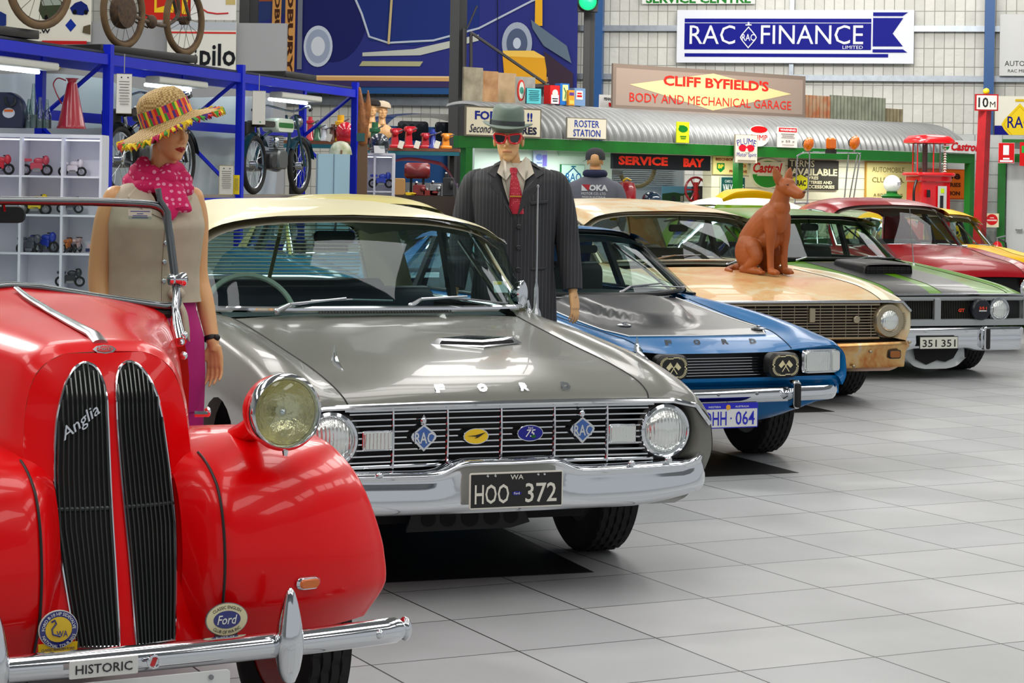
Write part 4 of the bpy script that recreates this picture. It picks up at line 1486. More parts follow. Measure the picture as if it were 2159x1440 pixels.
    wiper(root, pt((1805, 548), 1.55), pt((1830, 541), 1.58), pt((1860, 541), 1.62), pt((1812, 545), 1.62), pt((1880, 546), 1.72), CHROME2, .005)
    q, t = pt((1927, 562), 1.5), pt((1918, 440), 1.5)
    MB().tube([q, t], [.006, .003], 6, CHROME2).lathe([(.03, -.01), (.02, .01), (.008, .03)], 12, CHROME, Matrix.Translation(q)).build('aerial', CHROME2, root)
    for x, d in ((.735, .85), (-.735, .85), (.72, 3.7), (-.72, 3.7)):
        wheel(root, x, d, .31, .23, mat('rim_dark', (30, 30, 30), .5), CHROME2)


build_gt(gt)
# ------------------------------------------------------------------ red pre-war style tourer in the foreground
PR = (-.839, 4.848, .48)
P_RED = paint('bright_red_car_paint', (230, 0, 8), 0.2, 1.0)
red = car_root('bright red vintage tourer with twin kidney grilles and HISTORIC bumper label', *PR)
FRAME = mat('windscreen_frame_metal', (120, 124, 126), .18, 1.0)


def build_red(root):
    rings = [
        [(0, .345, 1.112), (.10, .345, 1.108), (.172, .338, 1.062), (.203, .322, .96), (.212, .28, .80), (.212, .22, .62), (.205, .16, .42)],
        [(0, .40, 1.134), (.11, .40, 1.128), (.186, .39, 1.082), (.222, .37, .97), (.230, .33, .8), (.228, .26, .62), (.222, .20, .42)],
        [(0, .70, 1.160), (.15, .70, 1.152), (.250, .70, 1.105), (.300, .70, .98), (.315, .70, .8), (.315, .70, .62), (.31, .70, .42)],
        [(0, 1.05, 1.190), (.23, 1.05, 1.176), (.375, 1.05, 1.120), (.430, 1.05, .99), (.45, 1.05, .8), (.45, 1.05, .62), (.44, 1.05, .42)],
        [(0, 1.29, 1.222), (.26, 1.29, 1.192), (.46, 1.29, 1.138), (.51, 1.29, 1.00), (.53, 1.29, .8), (.53, 1.29, .62), (.52, 1.29, .35)],
    ]
    g = surf(rings, 6, 5)
    bb = MB().grid(g, P_RED, flip=True, mirror=True).build('bonnet', P_RED, root, smooth=60)
    # nose panel with the divider between the two grilles
    zs = np.array([.42, .52, .62, .72, .80, .88, .96, 1.02, 1.062, 1.09, 1.108])
    ringA = cr(rings[0], 10)
    xa = np.interp(zs, ringA[::-1, 2], ringA[::-1, 0])
    da = np.interp(zs, ringA[::-1, 2], ringA[::-1, 1])

    def dn(x, z):
        X, D = np.interp(z, zs, xa), np.interp(z, zs, da)
        return D - .045 * max(0, 1 - (x / max(X, .02)) ** 2) * (1 if z < 1.0 else max(0, (1.112 - z) / .112) ** .7)
    rows = []
    zz = np.linspace(.42, 1.108, 40)
    for z in zz:
        X = np.interp(z, zs, xa)
        rows.append([(X * t, dn(X * t, z), z) for t in np.linspace(0, 1, 15)])
    MB().grid(np.array(rows), P_RED, mirror=True).build('nose_panel', P_RED, root, smooth=70)
    # kidneys
    kz = [.432, .56, .70, .83, .93, .985, 1.03, 1.06, 1.078, 1.086]
    ko = [.120, .134, .146, .143, .135, .125, .110, .093, .077, .060]
    ki = [.020, .019, .017, .014, .012, .012, .015, .023, .034, .050]
    dkm = mat('radiator_dark', (9, 10, 12), .7)
    fin = mat('grille_fin_metal', (86, 90, 88), .2, .85)
    for s in (1, -1):
        rr = []
        for z in np.linspace(.432, 1.086, 46):
            a, b = np.interp(z, kz, ki), np.interp(z, kz, ko)
            rr.append([(s * (a + (b - a) * t), dn(a + (b - a) * t, z) - .003, z) for t in np.linspace(0, 1, 6)])
        go = MB().grid(np.array(rr), dkm, flip=s < 0).build('grille', dkm, root)
        out = [(s * b, dn(b, z) - .004, z) for z, b in cr(list(zip(kz, ko)), 4)]
        inn = [(s * a, dn(a, z) - .004, z) for z, a in cr(list(zip(kz, ki)), 4)][::-1]
        MB().tube(out + inn, .0042, 8, CHROME, closed=True).build('grille_rim', CHROME, go)
        bars = MB()
        nb = 11
        for i in range(nb):
            f = (i + .5) / nb
            pts = []
            for z in np.linspace(.434, 1.084, 40):
                zz_ = min(z, .93)
                a0, b0 = np.interp(zz_, kz, ki), np.interp(zz_, kz, ko)
                x = a0 + (b0 - a0) * f
                a, b = np.interp(z, kz, ki), np.interp(z, kz, ko)
                if a < x < b:
                    pts.append((s * x, dn(x, z) - .009, z))
            bars.tube(pts, .0030, 6, fin)
        z = .745
        bars.tube([(s * (.018 + .126 * t), dn(.018 + .126 * t, z) - .006, z + .012 * t * 0) for t in (0, .5, 1)], .005, 5, mat('grille_tie', (70, 74, 78), .4, .7))
        bars.build('grille_bars', fin, go)
    # script badge
    sc = MB()
    Ms = Matrix.Translation((-.082, dn(.08, .93) - .016, .945)) @ Matrix.Rotation(-.12, 4, 'X')
    put_text(sc, 'Anglia', 0, 0, .112, .036, CHROME, y=0, shear=.35, bold=.0, M=Ms, rot=.62)
    put_text(sc, 'Anglia', 0, 0, .112, .036, CHROME, y=.005, shear=.35, bold=.0, M=Ms, rot=.62)
    sc.build('script_badge', CHROME, root, smooth=0)
    # centre strip and badge on the bonnet
    st = MB()
    path = [(0, .385, 1.128), (0, .45, 1.146), (0, .60, 1.157), (0, .85, 1.178), (0, 1.10, 1.204), (0, 1.22, 1.222)]
    st.tube(path, [.020, .019, .017, .014, .011, .009], 10, CHROME2, flat=.5)
    st.build('bonnet_strip', CHROME2, root)
    bd = MB()
    M = Matrix.Translation((0, .352, 1.112)) @ Matrix.Rotation(-.75, 4, 'X')
    bd.poly([(-.030, 0), (-.02, .010), (0, .014), (.02, .010), (.030, 0), (.02, -.010), (0, -.014), (-.02, -.010)], .006, CHROME, M)
    bd.poly(circ(0, 0, .021, .009, 20), .002, RED, Matrix.Translation((0, -.004, .004)) @ M)
    put_text(bd, 'Ford', 0, 0, .034, .011, CHROME, y=-.0095, shear=.2, M=M)
    bd.build('bonnet_badge', CHROME, root, smooth=0)
    # wings
    R = [(.13, .425, .22, .43, .655), (.08, .52, .19, .52, .70), (.07, .62, .19, .61, .692), (.09, .72, .22, .715, .668), (.14, .80, .29, .795, .648), (.28, .860, .42, .852, .628), (.55, .885, .62, .862, .632), (.95, .82, .95, .78, .66), (1.3, .60, 1.3, .55, .70), (1.75, .34, 1.75, .32, .72)]
    T = [0, .25, .5, .72, .88, .96, 1.0]
    rows = []
    for (di, zi, do, zo, xo) in R:
        row = [(.150, di + .10, zi)]
        for t in T:
            row.append((.222 + (xo - .222) * t, di + (do - di) * t ** 3 - .012 * math.sin(PI * t), zi + (zo - zi) * t ** 2 + .012 * math.sin(PI * t) * (1 if zi > .78 else 0)))
        row.append((xo - .002, do + .05, zo - .012))
        row.append((xo - .03, do + .10, zo - .02))
        rows.append(row)
    wg = surf(rows, 5, 3)
    for s in (1, -1):
        wo = MB().grid(wg * [s, 1, 1], P_RED, flip=s < 0).build('front_wing', P_RED, root, smooth=75)
        MB().tube([(s * p[0], p[1] - .002, p[2]) for p in wg[:26, 3]], .0035, 6, BLACK).build('wing_beading', BLACK, wo)
        # amber indicator
        ix, iz = .437, .556
        q = min(wg.reshape(-1, 3), key=lambda p: abs(p[0] - ix) + abs(p[2] - iz))
        M = Matrix.Translation((s * ix, q[1] - .002, iz)) @ Matrix.Rotation(s * .12, 4, 'Z') @ Matrix.Rotation(.05, 4, 'X')
        il = MB().rbox((0, 0, 0), (.066, .02, .034), .0165, CHROME, M, axis=1, n=5).build('indicator_lamp', CHROME, root)
        MB().rbox((0, -.008, 0), (.054, .016, .023), .011, AMBER, M, axis=1, n=5).build('amber_lens', AMBER, il)
        # headlamp
        c, n = ((.378 if s > 0 else -.425), .085, .974), (s * .05, -1, .02)
        M = disc_M(c, n)
        hb = MB()
        hb.lathe([(.088, .0), (.092, -.02), (.088, -.06), (.068, -.11), (.035, -.145), (.0, -.152)], 36, P_RED, M, caps=False)
        hl = hb.build('headlamp', P_RED, root)
        MB().lathe([(.093, -.022), (.0955, -.01), (.094, .004), (.086, .012), (.081, .006), (.079, -.004)], 40, CHROME, M, caps=False).build('rim', CHROME, hl)
        mb = MB().lathe([(.080, .002), (.06, .011), (.03, .017), (.0, .019)], 36, GLASS_C, M, caps=False)
        mb.lathe([(.079, -.002), (.062, -.03), (.03, -.052), (.0, -.056)], 36, mat('reflector', (240, 230, 188), .26, .95, bump=.4, bscale=70), M, caps=False)
        mb.ell((0, 0, -.03), (.014, .014, .02), CHROME, M, nu=12, nv=8)
        mb.build('lens', None, hl)
        MB().tube([(c[0], .20, .965), (c[0], .34, .90), (c[0], .46, .85)], [.03, .03, .04], 12, P_RED).tube([(c[0], .085, .885), (c[0], .085, .868)], [.009, .006], 8, CHROME).build('lamp_bracket', CHROME, hl)
        # bonnet side catches
        for z in (.92, .86):
            MB().tube([(s * .315, .58, z), (s * .345, .57, z), (s * .35, .58, z + .01)], .008, 8, CHROME).ell((s * .35, .575, z + .005), (.008, .012, .014), CHROME, nu=10, nv=6).build('bonnet_catch', CHROME, root)
        # hinge strip beside the bonnet
        MB().tube([(s * p[0], p[1], p[2]) for p in cr([(.235, .36, .86), (.24, .34, .76), (.235, .28, .60), (.228, .2, .44)], 4)], .0035, 6, BLACK).build('panel_seam', BLACK, root)
        wheel(root, s * .66, .75, .315, .135, RED, CHROME, rings=4)
        wheel(root, s * .62, 2.95, .315, .135, RED, CHROME, rings=4)
        # windscreen stanchion
        pv = (s * .50, 1.285, 1.240)
        so = MB().tube([(s * .478, 1.20, 1.06), (s * .482, 1.24, 1.10), (s * .488, 1.275, 1.16), (s * .497, 1.285, 1.215)], [.022, .020, .012, .010], 10, CHROME)
        so.lathe([(.0, -.03), (.016, -.03), (.018, -.02), (.012, -.012), (.018, .0), (.022, .012), (.022, .02), (.012, .026), (0, .026)], 16, CHROME, Matrix.Translation(pv) @ Matrix.Rotation(s * PI / 2, 4, 'Y'))
        for z in (1.08, 1.02):
            so.ell((s * .492, 1.20, z), (.012, .012, .012), CHROME, nu=10, nv=6)
        so.build('windscreen_stanchion', CHROME, root)
    # windscreen
    loop = cr([(-.44, 1.345, 1.462), (-.25, 1.35, 1.468), (0, 1.352, 1.468), (.25, 1.35, 1.468), (.43, 1.345, 1.462), (.468, 1.34, 1.445), (.482, 1.335, 1.40), (.492, 1.32, 1.30), (.502, 1.30, 1.19), (.500, 1.295, 1.160), (.46, 1.293, 1.160), (.25, 1.29, 1.190), (0, 1.288, 1.225), (-.25, 1.29, 1.190), (-.46, 1.293, 1.160), (-.500, 1.295, 1.160), (-.502, 1.30, 1.19), (-.492, 1.32, 1.30), (-.482, 1.335, 1.40), (-.468, 1.34, 1.445), (-.44, 1.345, 1.462)], 3)[:-1]
    wo = MB().tube(loop, .0125, 10, FRAME, closed=True).build('windscreen_frame', FRAME, root)
    gx = np.linspace(-.485, .485, 15)
    MB().grid(np.array([[(x, 1.295, float(np.interp(abs(x), [0, .25, .46, .5], [1.225, 1.19, 1.16, 1.16]))) for x in gx], [(x * .965, 1.348, 1.466) for x in gx]]), GLASS).build('windscreen', GLASS, wo)
    MB().tube([(s_ * x, 1.295, z) for s_, x, z in ((-1, .50, 1.14), (-1, .46, 1.137), (-1, .25, 1.168), (1, 0, 1.203), (1, .25, 1.168), (1, .46, 1.137), (1, .50, 1.14))], .014, 8, RUBBER).build('windscreen_seal', RUBBER, wo)
    MB().tube([(.492, 1.325, 1.30), (.478, 1.33, 1.44), (.455, 1.335, 1.475), (.448, 1.335, 1.51)], [.010, .010, .009, .010], 8, FRAME).build('hood_peg', FRAME, wo)
    tk = MB().poly(rect(0, 0, .072, .030), .001, mat('sticker_pale', (196, 208, 190), .6), Matrix.Translation((.396, 1.342, 1.432)))
    for z_, w_ in ((.009, .06), (.002, .02), (-.004, .045), (-.010, .05)):
        tk.poly(rect(0, z_, w_, .002), .0003, BLUE, Matrix.Translation((.396, 1.3408, 1.432)))
    tk.build('windscreen_sticker', None, wo, smooth=0)
    p = lp(PR, 10, 452, 'd', 1.42)
    MB().rbox(p, (.12, .03, .05), .02, BLACK, axis=1).tube([p, (p[0] - .02, p[1] - .05, p[2] + .05)], .006, 6, CHROME).build('interior_mirror', BLACK, wo)
    # body behind the screen, seats and folded hood
    tub = [[(.515, 1.29, 1.09), (.54, 1.29, .95), (.54, 1.29, .62), (.52, 1.29, .32)], [(.56, 1.8, .98), (.59, 1.8, .88), (.59, 1.8, .6), (.56, 1.8, .3)], [(.58, 2.4, .98), (.61, 2.4, .88), (.61, 2.4, .6), (.58, 2.4, .3)], [(.50, 3.1, 1.0), (.55, 3.1, .86), (.56, 3.1, .62), (.5, 3.1, .4)], [(.02, 3.55, .98), (.02, 3.62, .82), (.02, 3.62, .6), (.02, 3.5, .42)]]
    MB().grid(surf(tub, 5, 4), P_RED, flip=True, mirror=True).box((0, 1.9, .34), (.9, 3.0, .08), DARK).box((0, .85, .55), (.4, .9, .35), DARK).build('body_tub', P_RED, root, smooth=60)
    lea = mat('tan_leather', (120, 70, 48), .5)
    for d, z in ((2.0, 1.05), (2.8, 1.02)):
        MB().rbox((0, d, z - .30), (.98, .14, .55), .06, lea, axis=0).rbox((0, d - .24, z - .5), (.98, .5, .14), .06, lea, axis=0).build('seat', lea, root)
    cv = mat('grey_canvas', (92, 98, 92), .8, bump=.4, bscale=9)
    MB().grid(surf([[(-.55, 2.9, .98), (-.3, 2.88, 1.13), (0, 2.86, 1.17), (.3, 2.88, 1.13), (.52, 2.9, .98)], [(-.55, 3.1, 1.0), (-.3, 3.1, 1.17), (0, 3.1, 1.20), (.3, 3.1, 1.16), (.52, 3.1, 1.0)], [(-.5, 3.35, .98), (-.3, 3.38, 1.1), (0, 3.4, 1.12), (.3, 3.38, 1.1), (.46, 3.35, .98)]], 4, 4), cv).build('folded_hood', cv, root)
    wv = mat('steering_black', (24, 24, 24), .4)
    M = Matrix.Translation((-.22, 1.62, 1.12)) @ Matrix.Rotation(-1.1, 4, 'X')
    MB().tube([(.19 * math.cos(2 * PI * i / 36), .19 * math.sin(2 * PI * i / 36), 0) for i in range(36)], .011, 8, wv, closed=True, M=M).tube([(-.19, 0, 0), (.19, 0, 0)], .008, 6, wv, M=M).build('steering_wheel', wv, root)
    # bumper bar with two overriders
    n = 45
    rows = []
    for i in range(n):
        t = -1 + 2 * i / (n - 1)
        x = .688 * t
        d = -.03 + .05 * t * t
        k = 1 if abs(t) < .985 else .55
        ring = []
        for a in np.linspace(-PI * .5, PI * .5, 9):
            ring.append((x, d + .022 - .034 * math.cos(a) * k, .428 + .032 * math.sin(a) * k))
        rows.append(ring)
    bm = MB().grid(np.array(rows), CHROME)
    for s in (1, -1):
        bm.ell((s * .688, .042, .428), (.016, .026, .031), CHROME, nu=12, nv=8)
        bm.ell((s * .60, .0, .430), (.012, .012, .012), CHROME, nu=10, nv=6)
    bo = bm.build('front_bumper', CHROME, root, smooth=60)
    for s in (1, -1):
        pr = [(.345, .014, .02), (.37, .026, .022), (.41, .033, .030), (.44, .034, .036), (.48, .030, .032), (.53, .020, .022), (.56, .010, .012), (.568, .003, .004)]
        rr = []
        for z, w, dp in pr:
            rr.append([(s * .352 + w * math.sin(a), -.030 - dp * math.cos(a), z) for a in np.linspace(-PI, PI, 17)])
        MB().grid(surf(rr, 3, 1), CHROME).build('overrider', CHROME, bo, smooth=70)
    hb = MB().rbox((-.112, -.066, .428), (.160, .004, .040), .003, mat('label_white', (222, 222, 218), .4), axis=1)
    put_text(hb, 'HISTORIC', -.112, .428, .132, .021, mat('label_black', (36, 36, 40), .4), y=-.0695)
    hb.build('historic_label', None, bo, smooth=0)
    MB().lathe([(.0165, 0), (.0165, .006), (.012, .007), (.011, .002), (0, .002)], 18, CHROME, disc_M((.006, -.062, .430), (0, -1, 0)), caps=False).poly([(-.010, -.010), (.002, -.010), (.010, .010), (-.002, .010)], .001, RED, Matrix.Translation((.006, -.064, .430))).build('bumper_bolt', CHROME, bo)
    pm = MB().rbox((.012, -.045, .325), (.372, .006, .134), .01, mat('plate_reflective', (226, 228, 226), .4), axis=1)
    for x in (-.13, .15):
        pm.lathe([(.006, 0), (.006, .004), (0, .005)], 10, STEEL, disc_M((x, -.049, .378), (0, -1, 0)))
    pm.build('number_plate', None, root, smooth=30)
    # club badges standing on the bumper
    yl, nv, cm = mat('badge_yellow', (236, 196, 30), .35, coat=.5), mat('badge_navy', (20, 32, 120), .3, coat=.8), mat('badge_cream', (226, 218, 176), .35, coat=.5)
    b = MB()
    M = Matrix.Translation((-.186, .055, .486))
    b.poly([(-.044, -.054), (.044, -.054), (.046, -.02), (-.046, -.02)], .004, yl, M)
    b.poly(circ(0, .012, .046, .044, 30), .005, mat('plate_white', (228, 228, 215), .5), M).poly(circ(0, .012, .044, .042, 30), .002, nv, Matrix.Translation((0, -.005, 0)) @ M).poly(circ(0, .012, .031, .029, 26), .001, yl, Matrix.Translation((0, -.007, 0)) @ M)
    put_text(b, 'FORD 8-10 HP SIDEVALVE', 0, .0485, .115, .0075, WHITE, y=-.0095, M=M, arc=.036)
    put_text(b, 'NATIONAL TOUR 2015', 0, -.0265, .095, .0075, WHITE, y=-.0095, M=M, arc=-.038)
    put_text(b, 'WA', .008, .002, .026, .014, nv, y=-.0095, M=M)
    b.tube([(-.018, -.0095, .030), (-.010, -.0095, .034), (-.006, -.0095, .026), (-.016, -.0095, .014), (-.014, -.0095, .002), (.004, -.0095, -.004)], .0022, 5, nv, M=M)
    put_text(b, 'CLASSIC ENGLISH FORD', 0, -.034, .078, .0055, nv, y=-.0045, M=M)
    put_text(b, 'CLUB OF WA', 0, -.045, .044, .0055, nv, y=-.0045, M=M)
    b.build('club_badge', yl, root, smooth=0, label='round blue and yellow tour badge with a swan')
    b = MB()
    M = Matrix.Translation((.215, .035, .492))
    b.poly([(-.026, -.052), (.026, -.052), (.030, -.02), (-.030, -.02)], .004, STEEL, M)
    b.poly(circ(0, 0, .053, .040, 32), .005, STEEL, M).poly(circ(0, 0, .051, .038, 32), .002, cm, Matrix.Translation((0, -.005, 0)) @ M).poly(circ(0, 0, .034, .021, 26), .001, nv, Matrix.Translation((0, -.007, 0)) @ M)
    put_text(b, 'CLASSIC ENGLISH', 0, .0295, .075, .0075, BLACK, y=-.0075, M=M, arc=.06)
    put_text(b, 'CLUB OF WA INC', 0, -.0295, .07, .0075, BLACK, y=-.0075, M=M, arc=-.06)
    put_text(b, 'Ford', 0, 0, .05, .022, WHITE, y=-.009, M=M, shear=.25)
    b.build('club_badge', cm, root, smooth=0, label='oval cream club badge with a blue centre')


build_red(red)
# ------------------------------------------------------------------ mannequins and the dog statue
SKIN = mat('mannequin_skin', (226, 172, 118), .42, coat=.1)
SKIN2 = mat('mannequin_skin_pale', (228, 178, 122), .42, coat=.1)


def pattern_mat(name, rgb, rgb2, kind, size, w=.1, rough=.7, axis='X', bump=0.0):
    """Stripe, dot or weave cloth."""
    m = mat(name, rgb, rough)
    nt = m.node_tree
    b = nt.nodes['Principled BSDF']
    tc = nt.nodes.new('ShaderNodeTexCoord')
    if kind == 'stripe':
        sp = nt.nodes.new('ShaderNodeSeparateXYZ')
        nt.links.new(tc.outputs['Object'], sp.inputs[0])
        a = nt.nodes.new('ShaderNodeMath')
        a.operation = 'DIVIDE'
        a.inputs[1].default_value = size
        nt.links.new(sp.outputs[axis], a.inputs[0])
        f = nt.nodes.new('ShaderNodeMath')
        f.operation = 'FRACT'
        nt.links.new(a.outputs[0], f.inputs[0])
        c = nt.nodes.new('ShaderNodeMath')
        c.operation = 'LESS_THAN'
        c.inputs[1].default_value = w
        nt.links.new(f.outputs[0], c.inputs[0])
        src = c.outputs[0]
    elif kind == 'dot':
        v = nt.nodes.new('ShaderNodeTexVoronoi')
        v.inputs['Scale'].default_value = 1 / size
        v.inputs['Randomness'].default_value = .35
        nt.links.new(tc.outputs['Object'], v.inputs['Vector'])
        c = nt.nodes.new('ShaderNodeMath')
        c.operation = 'LESS_THAN'
        c.inputs[1].default_value = w
        nt.links.new(v.outputs['Distance'], c.inputs[0])
        src = c.outputs[0]
    else:
        v = nt.nodes.new('ShaderNodeTexChecker')
        v.inputs['Scale'].default_value = 1 / size
        nt.links.new(tc.outputs['Object'], v.inputs['Vector'])
        src = v.outputs['Fac']
    mx = nt.nodes.new('ShaderNodeMix')
    mx.data_type = 'RGBA'
    mx.inputs['A'].default_value, mx.inputs['B'].default_value = lin(rgb), lin(rgb2)
    nt.links.new(src, mx.inputs['Factor'])
    nt.links.new(mx.outputs['Result'], b.inputs['Base Color'])
    if bump:
        bp = nt.nodes.new('ShaderNodeBump')
        bp.inputs['Strength'].default_value = bump
        bp.inputs['Distance'].default_value = .003
        nt.links.new(src, bp.inputs['Height'])
        nt.links.new(bp.outputs['Normal'], b.inputs['Normal'])
    return m


def head(mb, c, yaw=0.0, k=1.0, neck_to=None, nod=0.0, soft=False):
    M = Matrix.Translation(c) @ Matrix.Rotation(yaw, 4, 'Z') @ Matrix.Rotation(nod, 4, 'X') @ Matrix.Scale(k, 4)
    mb.ell((0, .018, .035), (.074, .094, .086), None, M)
    mb.ell((0, -.022, -.04), (.058, .066, .070), None, M)
    mb.ell((0, -.066, -.094), (.024, .020, .020), None, M)
    if soft:
        mb.ell((0, -.040, -.060), (.047, .050, .052), None, M)
    else:
        mb.ell((.034, -.045, -.065), (.026, .034, .036), None, M).ell((-.034, -.045, -.065), (.026, .034, .036), None, M)
    if soft:
        mb.ell((0, -.030, -.020), (.062, .062, .060), None, M).ell((0, -.058, .035), (.050, .026, .030), None, M).ell((0, -.052, -.072), (.034, .032, .034), None, M)
    else:
        mb.ell((.038, -.056, -.018), (.024, .026, .024), None, M).ell((-.038, -.056, -.018), (.024, .026, .024), None, M)
        mb.ell((0, -.068, .028), (.055, .018, .014), None, M)
    mb.tube([M @ Vector(p) for p in ((0, -.080, .018), (0, -.092, -.006), (0, -.104, -.030))], [.008 * k, .010 * k, .011 * k], 8)
    mb.ell((.010, -.090, -.036), (.009, .010, .007), None, M).ell((-.010, -.090, -.036), (.009, .010, .007), None, M)
    mb.ell((0, -.082, -.058), (.024, .012, .008), None, M).ell((0, -.080, -.068), (.020, .012, .008), None, M)
    for s in (1, -1):
        mb.ell((s * .074, .012, -.005), (.010, .018, .032), None, M)
    if neck_to is not None:
        a = M @ Vector((0, .012, -.06))
        mb.tube([a, (a + Vector(neck_to)) / 2, neck_to], [.054 * k, .052 * k, .062 * k], 14)
    return M


def hand(mb, wrist, along, back, k=1.0, side=1, curl=.35, spread=.05):
    """Open relaxed hand: 'along' runs to the fingertips, 'back' is the way the back of the hand faces, the thumb is on side * (along x back)."""
    a = Vector(along).normalized()
    b = Vector(back).normalized()
    b = (b - a * b.dot(a)).normalized()
    t = a.cross(b) * side
    W = Vector(wrist)
    P = lambda x, y, z: W + a * (x * k) + t * (y * k) + b * (z * k)
    mb.tube([P(-.02, 0, 0), P(.02, .0, 0)], [.026 * k, .027 * k], 12, flat=.8)
    for y, r in ((-.030, .0125), (-.012, .0135), (.008, .014), (.027, .0135)):
        mb.tube([P(.0, y * .6, 0), P(.045, y, .003), P(.085, y * 1.05, .002)], [.017 * k, r * k, r * .9 * k], 10)
    for y, L, r in ((-.033, .062, .0078), (-.012, .078, .0086), (.010, .084, .0088), (.031, .076, .0086)):
        p, ang = Vector((.085, y * 1.05, .002)), .12
        pts = [P(.075, y, .002)]
        for q in (.45, .32, .25):
            p = p + Vector((math.cos(ang) * L * q, y * spread * q, -math.sin(ang) * L * q))
            pts.append(P(*p))
            ang += curl * (1.25 if y < 0 else 1)
        mb.tube(pts, [r * 1.05 * k, r * k, r * .95 * k, r * .75 * k], 9)
        mb.ell((0, 0, 0), (r * .75 * k,) * 3, None, Matrix.Translation(pts[-1]), nu=8, nv=6)
    pts = [P(.012, .020, -.004), P(.042, .046, -.014), P(.072, .056, -.022), P(.094, .054, -.030)]
    mb.tube(pts, [.015 * k, .0125 * k, .0105 * k, .008 * k], 9)
    mb.ell((0, 0, 0), (.008 * k,) * 3, None, Matrix.Translation(pts[-1]), nu=8, nv=6)


def limb(mb, pts, rs, n=14, ends=True):
    mb.tube(cr(pts, 5), list(cr(np.array(rs)[:, None], 5)[:, 0]), n)
    if ends:
        mb.ell(pts[0], (rs[0],) * 3).ell(pts[-1], (rs[-1],) * 3)


def torso_fn(rows):
    z, a, b, y0 = (np.array([r[i] for r in rows]) for i in range(4))

    def f(zz, t, off=0.0):
        A, B, Y = (float(np.interp(zz, z, q)) for q in (a, b, y0))
        e = .85
        cx, cy = math.sin(t), -math.cos(t)
        return ((A + off) * math.copysign(abs(cx) ** e, cx), Y + (B + off) * math.copysign(abs(cy) ** e, cy), zz)

    def front(x, zz, off=0.0):
        A, B, Y = (float(np.interp(zz, z, q)) for q in (a, b, y0))
        q = min(.999, abs(x) / A) ** (1 / .85)
        return Y - (B * math.sqrt(max(0, 1 - q * q)) ** .85 + off)
    return f, front


def shell(mb, f, zs, gap, m=None, off=0.0, n=40):
    """Garment body open at the front by gap(z) radians either side."""
    g = []
    for z in zs:
        t0 = gap(z)
        g.append([f(z, t0 + (2 * PI - 2 * t0) * i / n, off) for i in range(n + 1)])
    return mb.grid(np.array(g), m, flip=True)


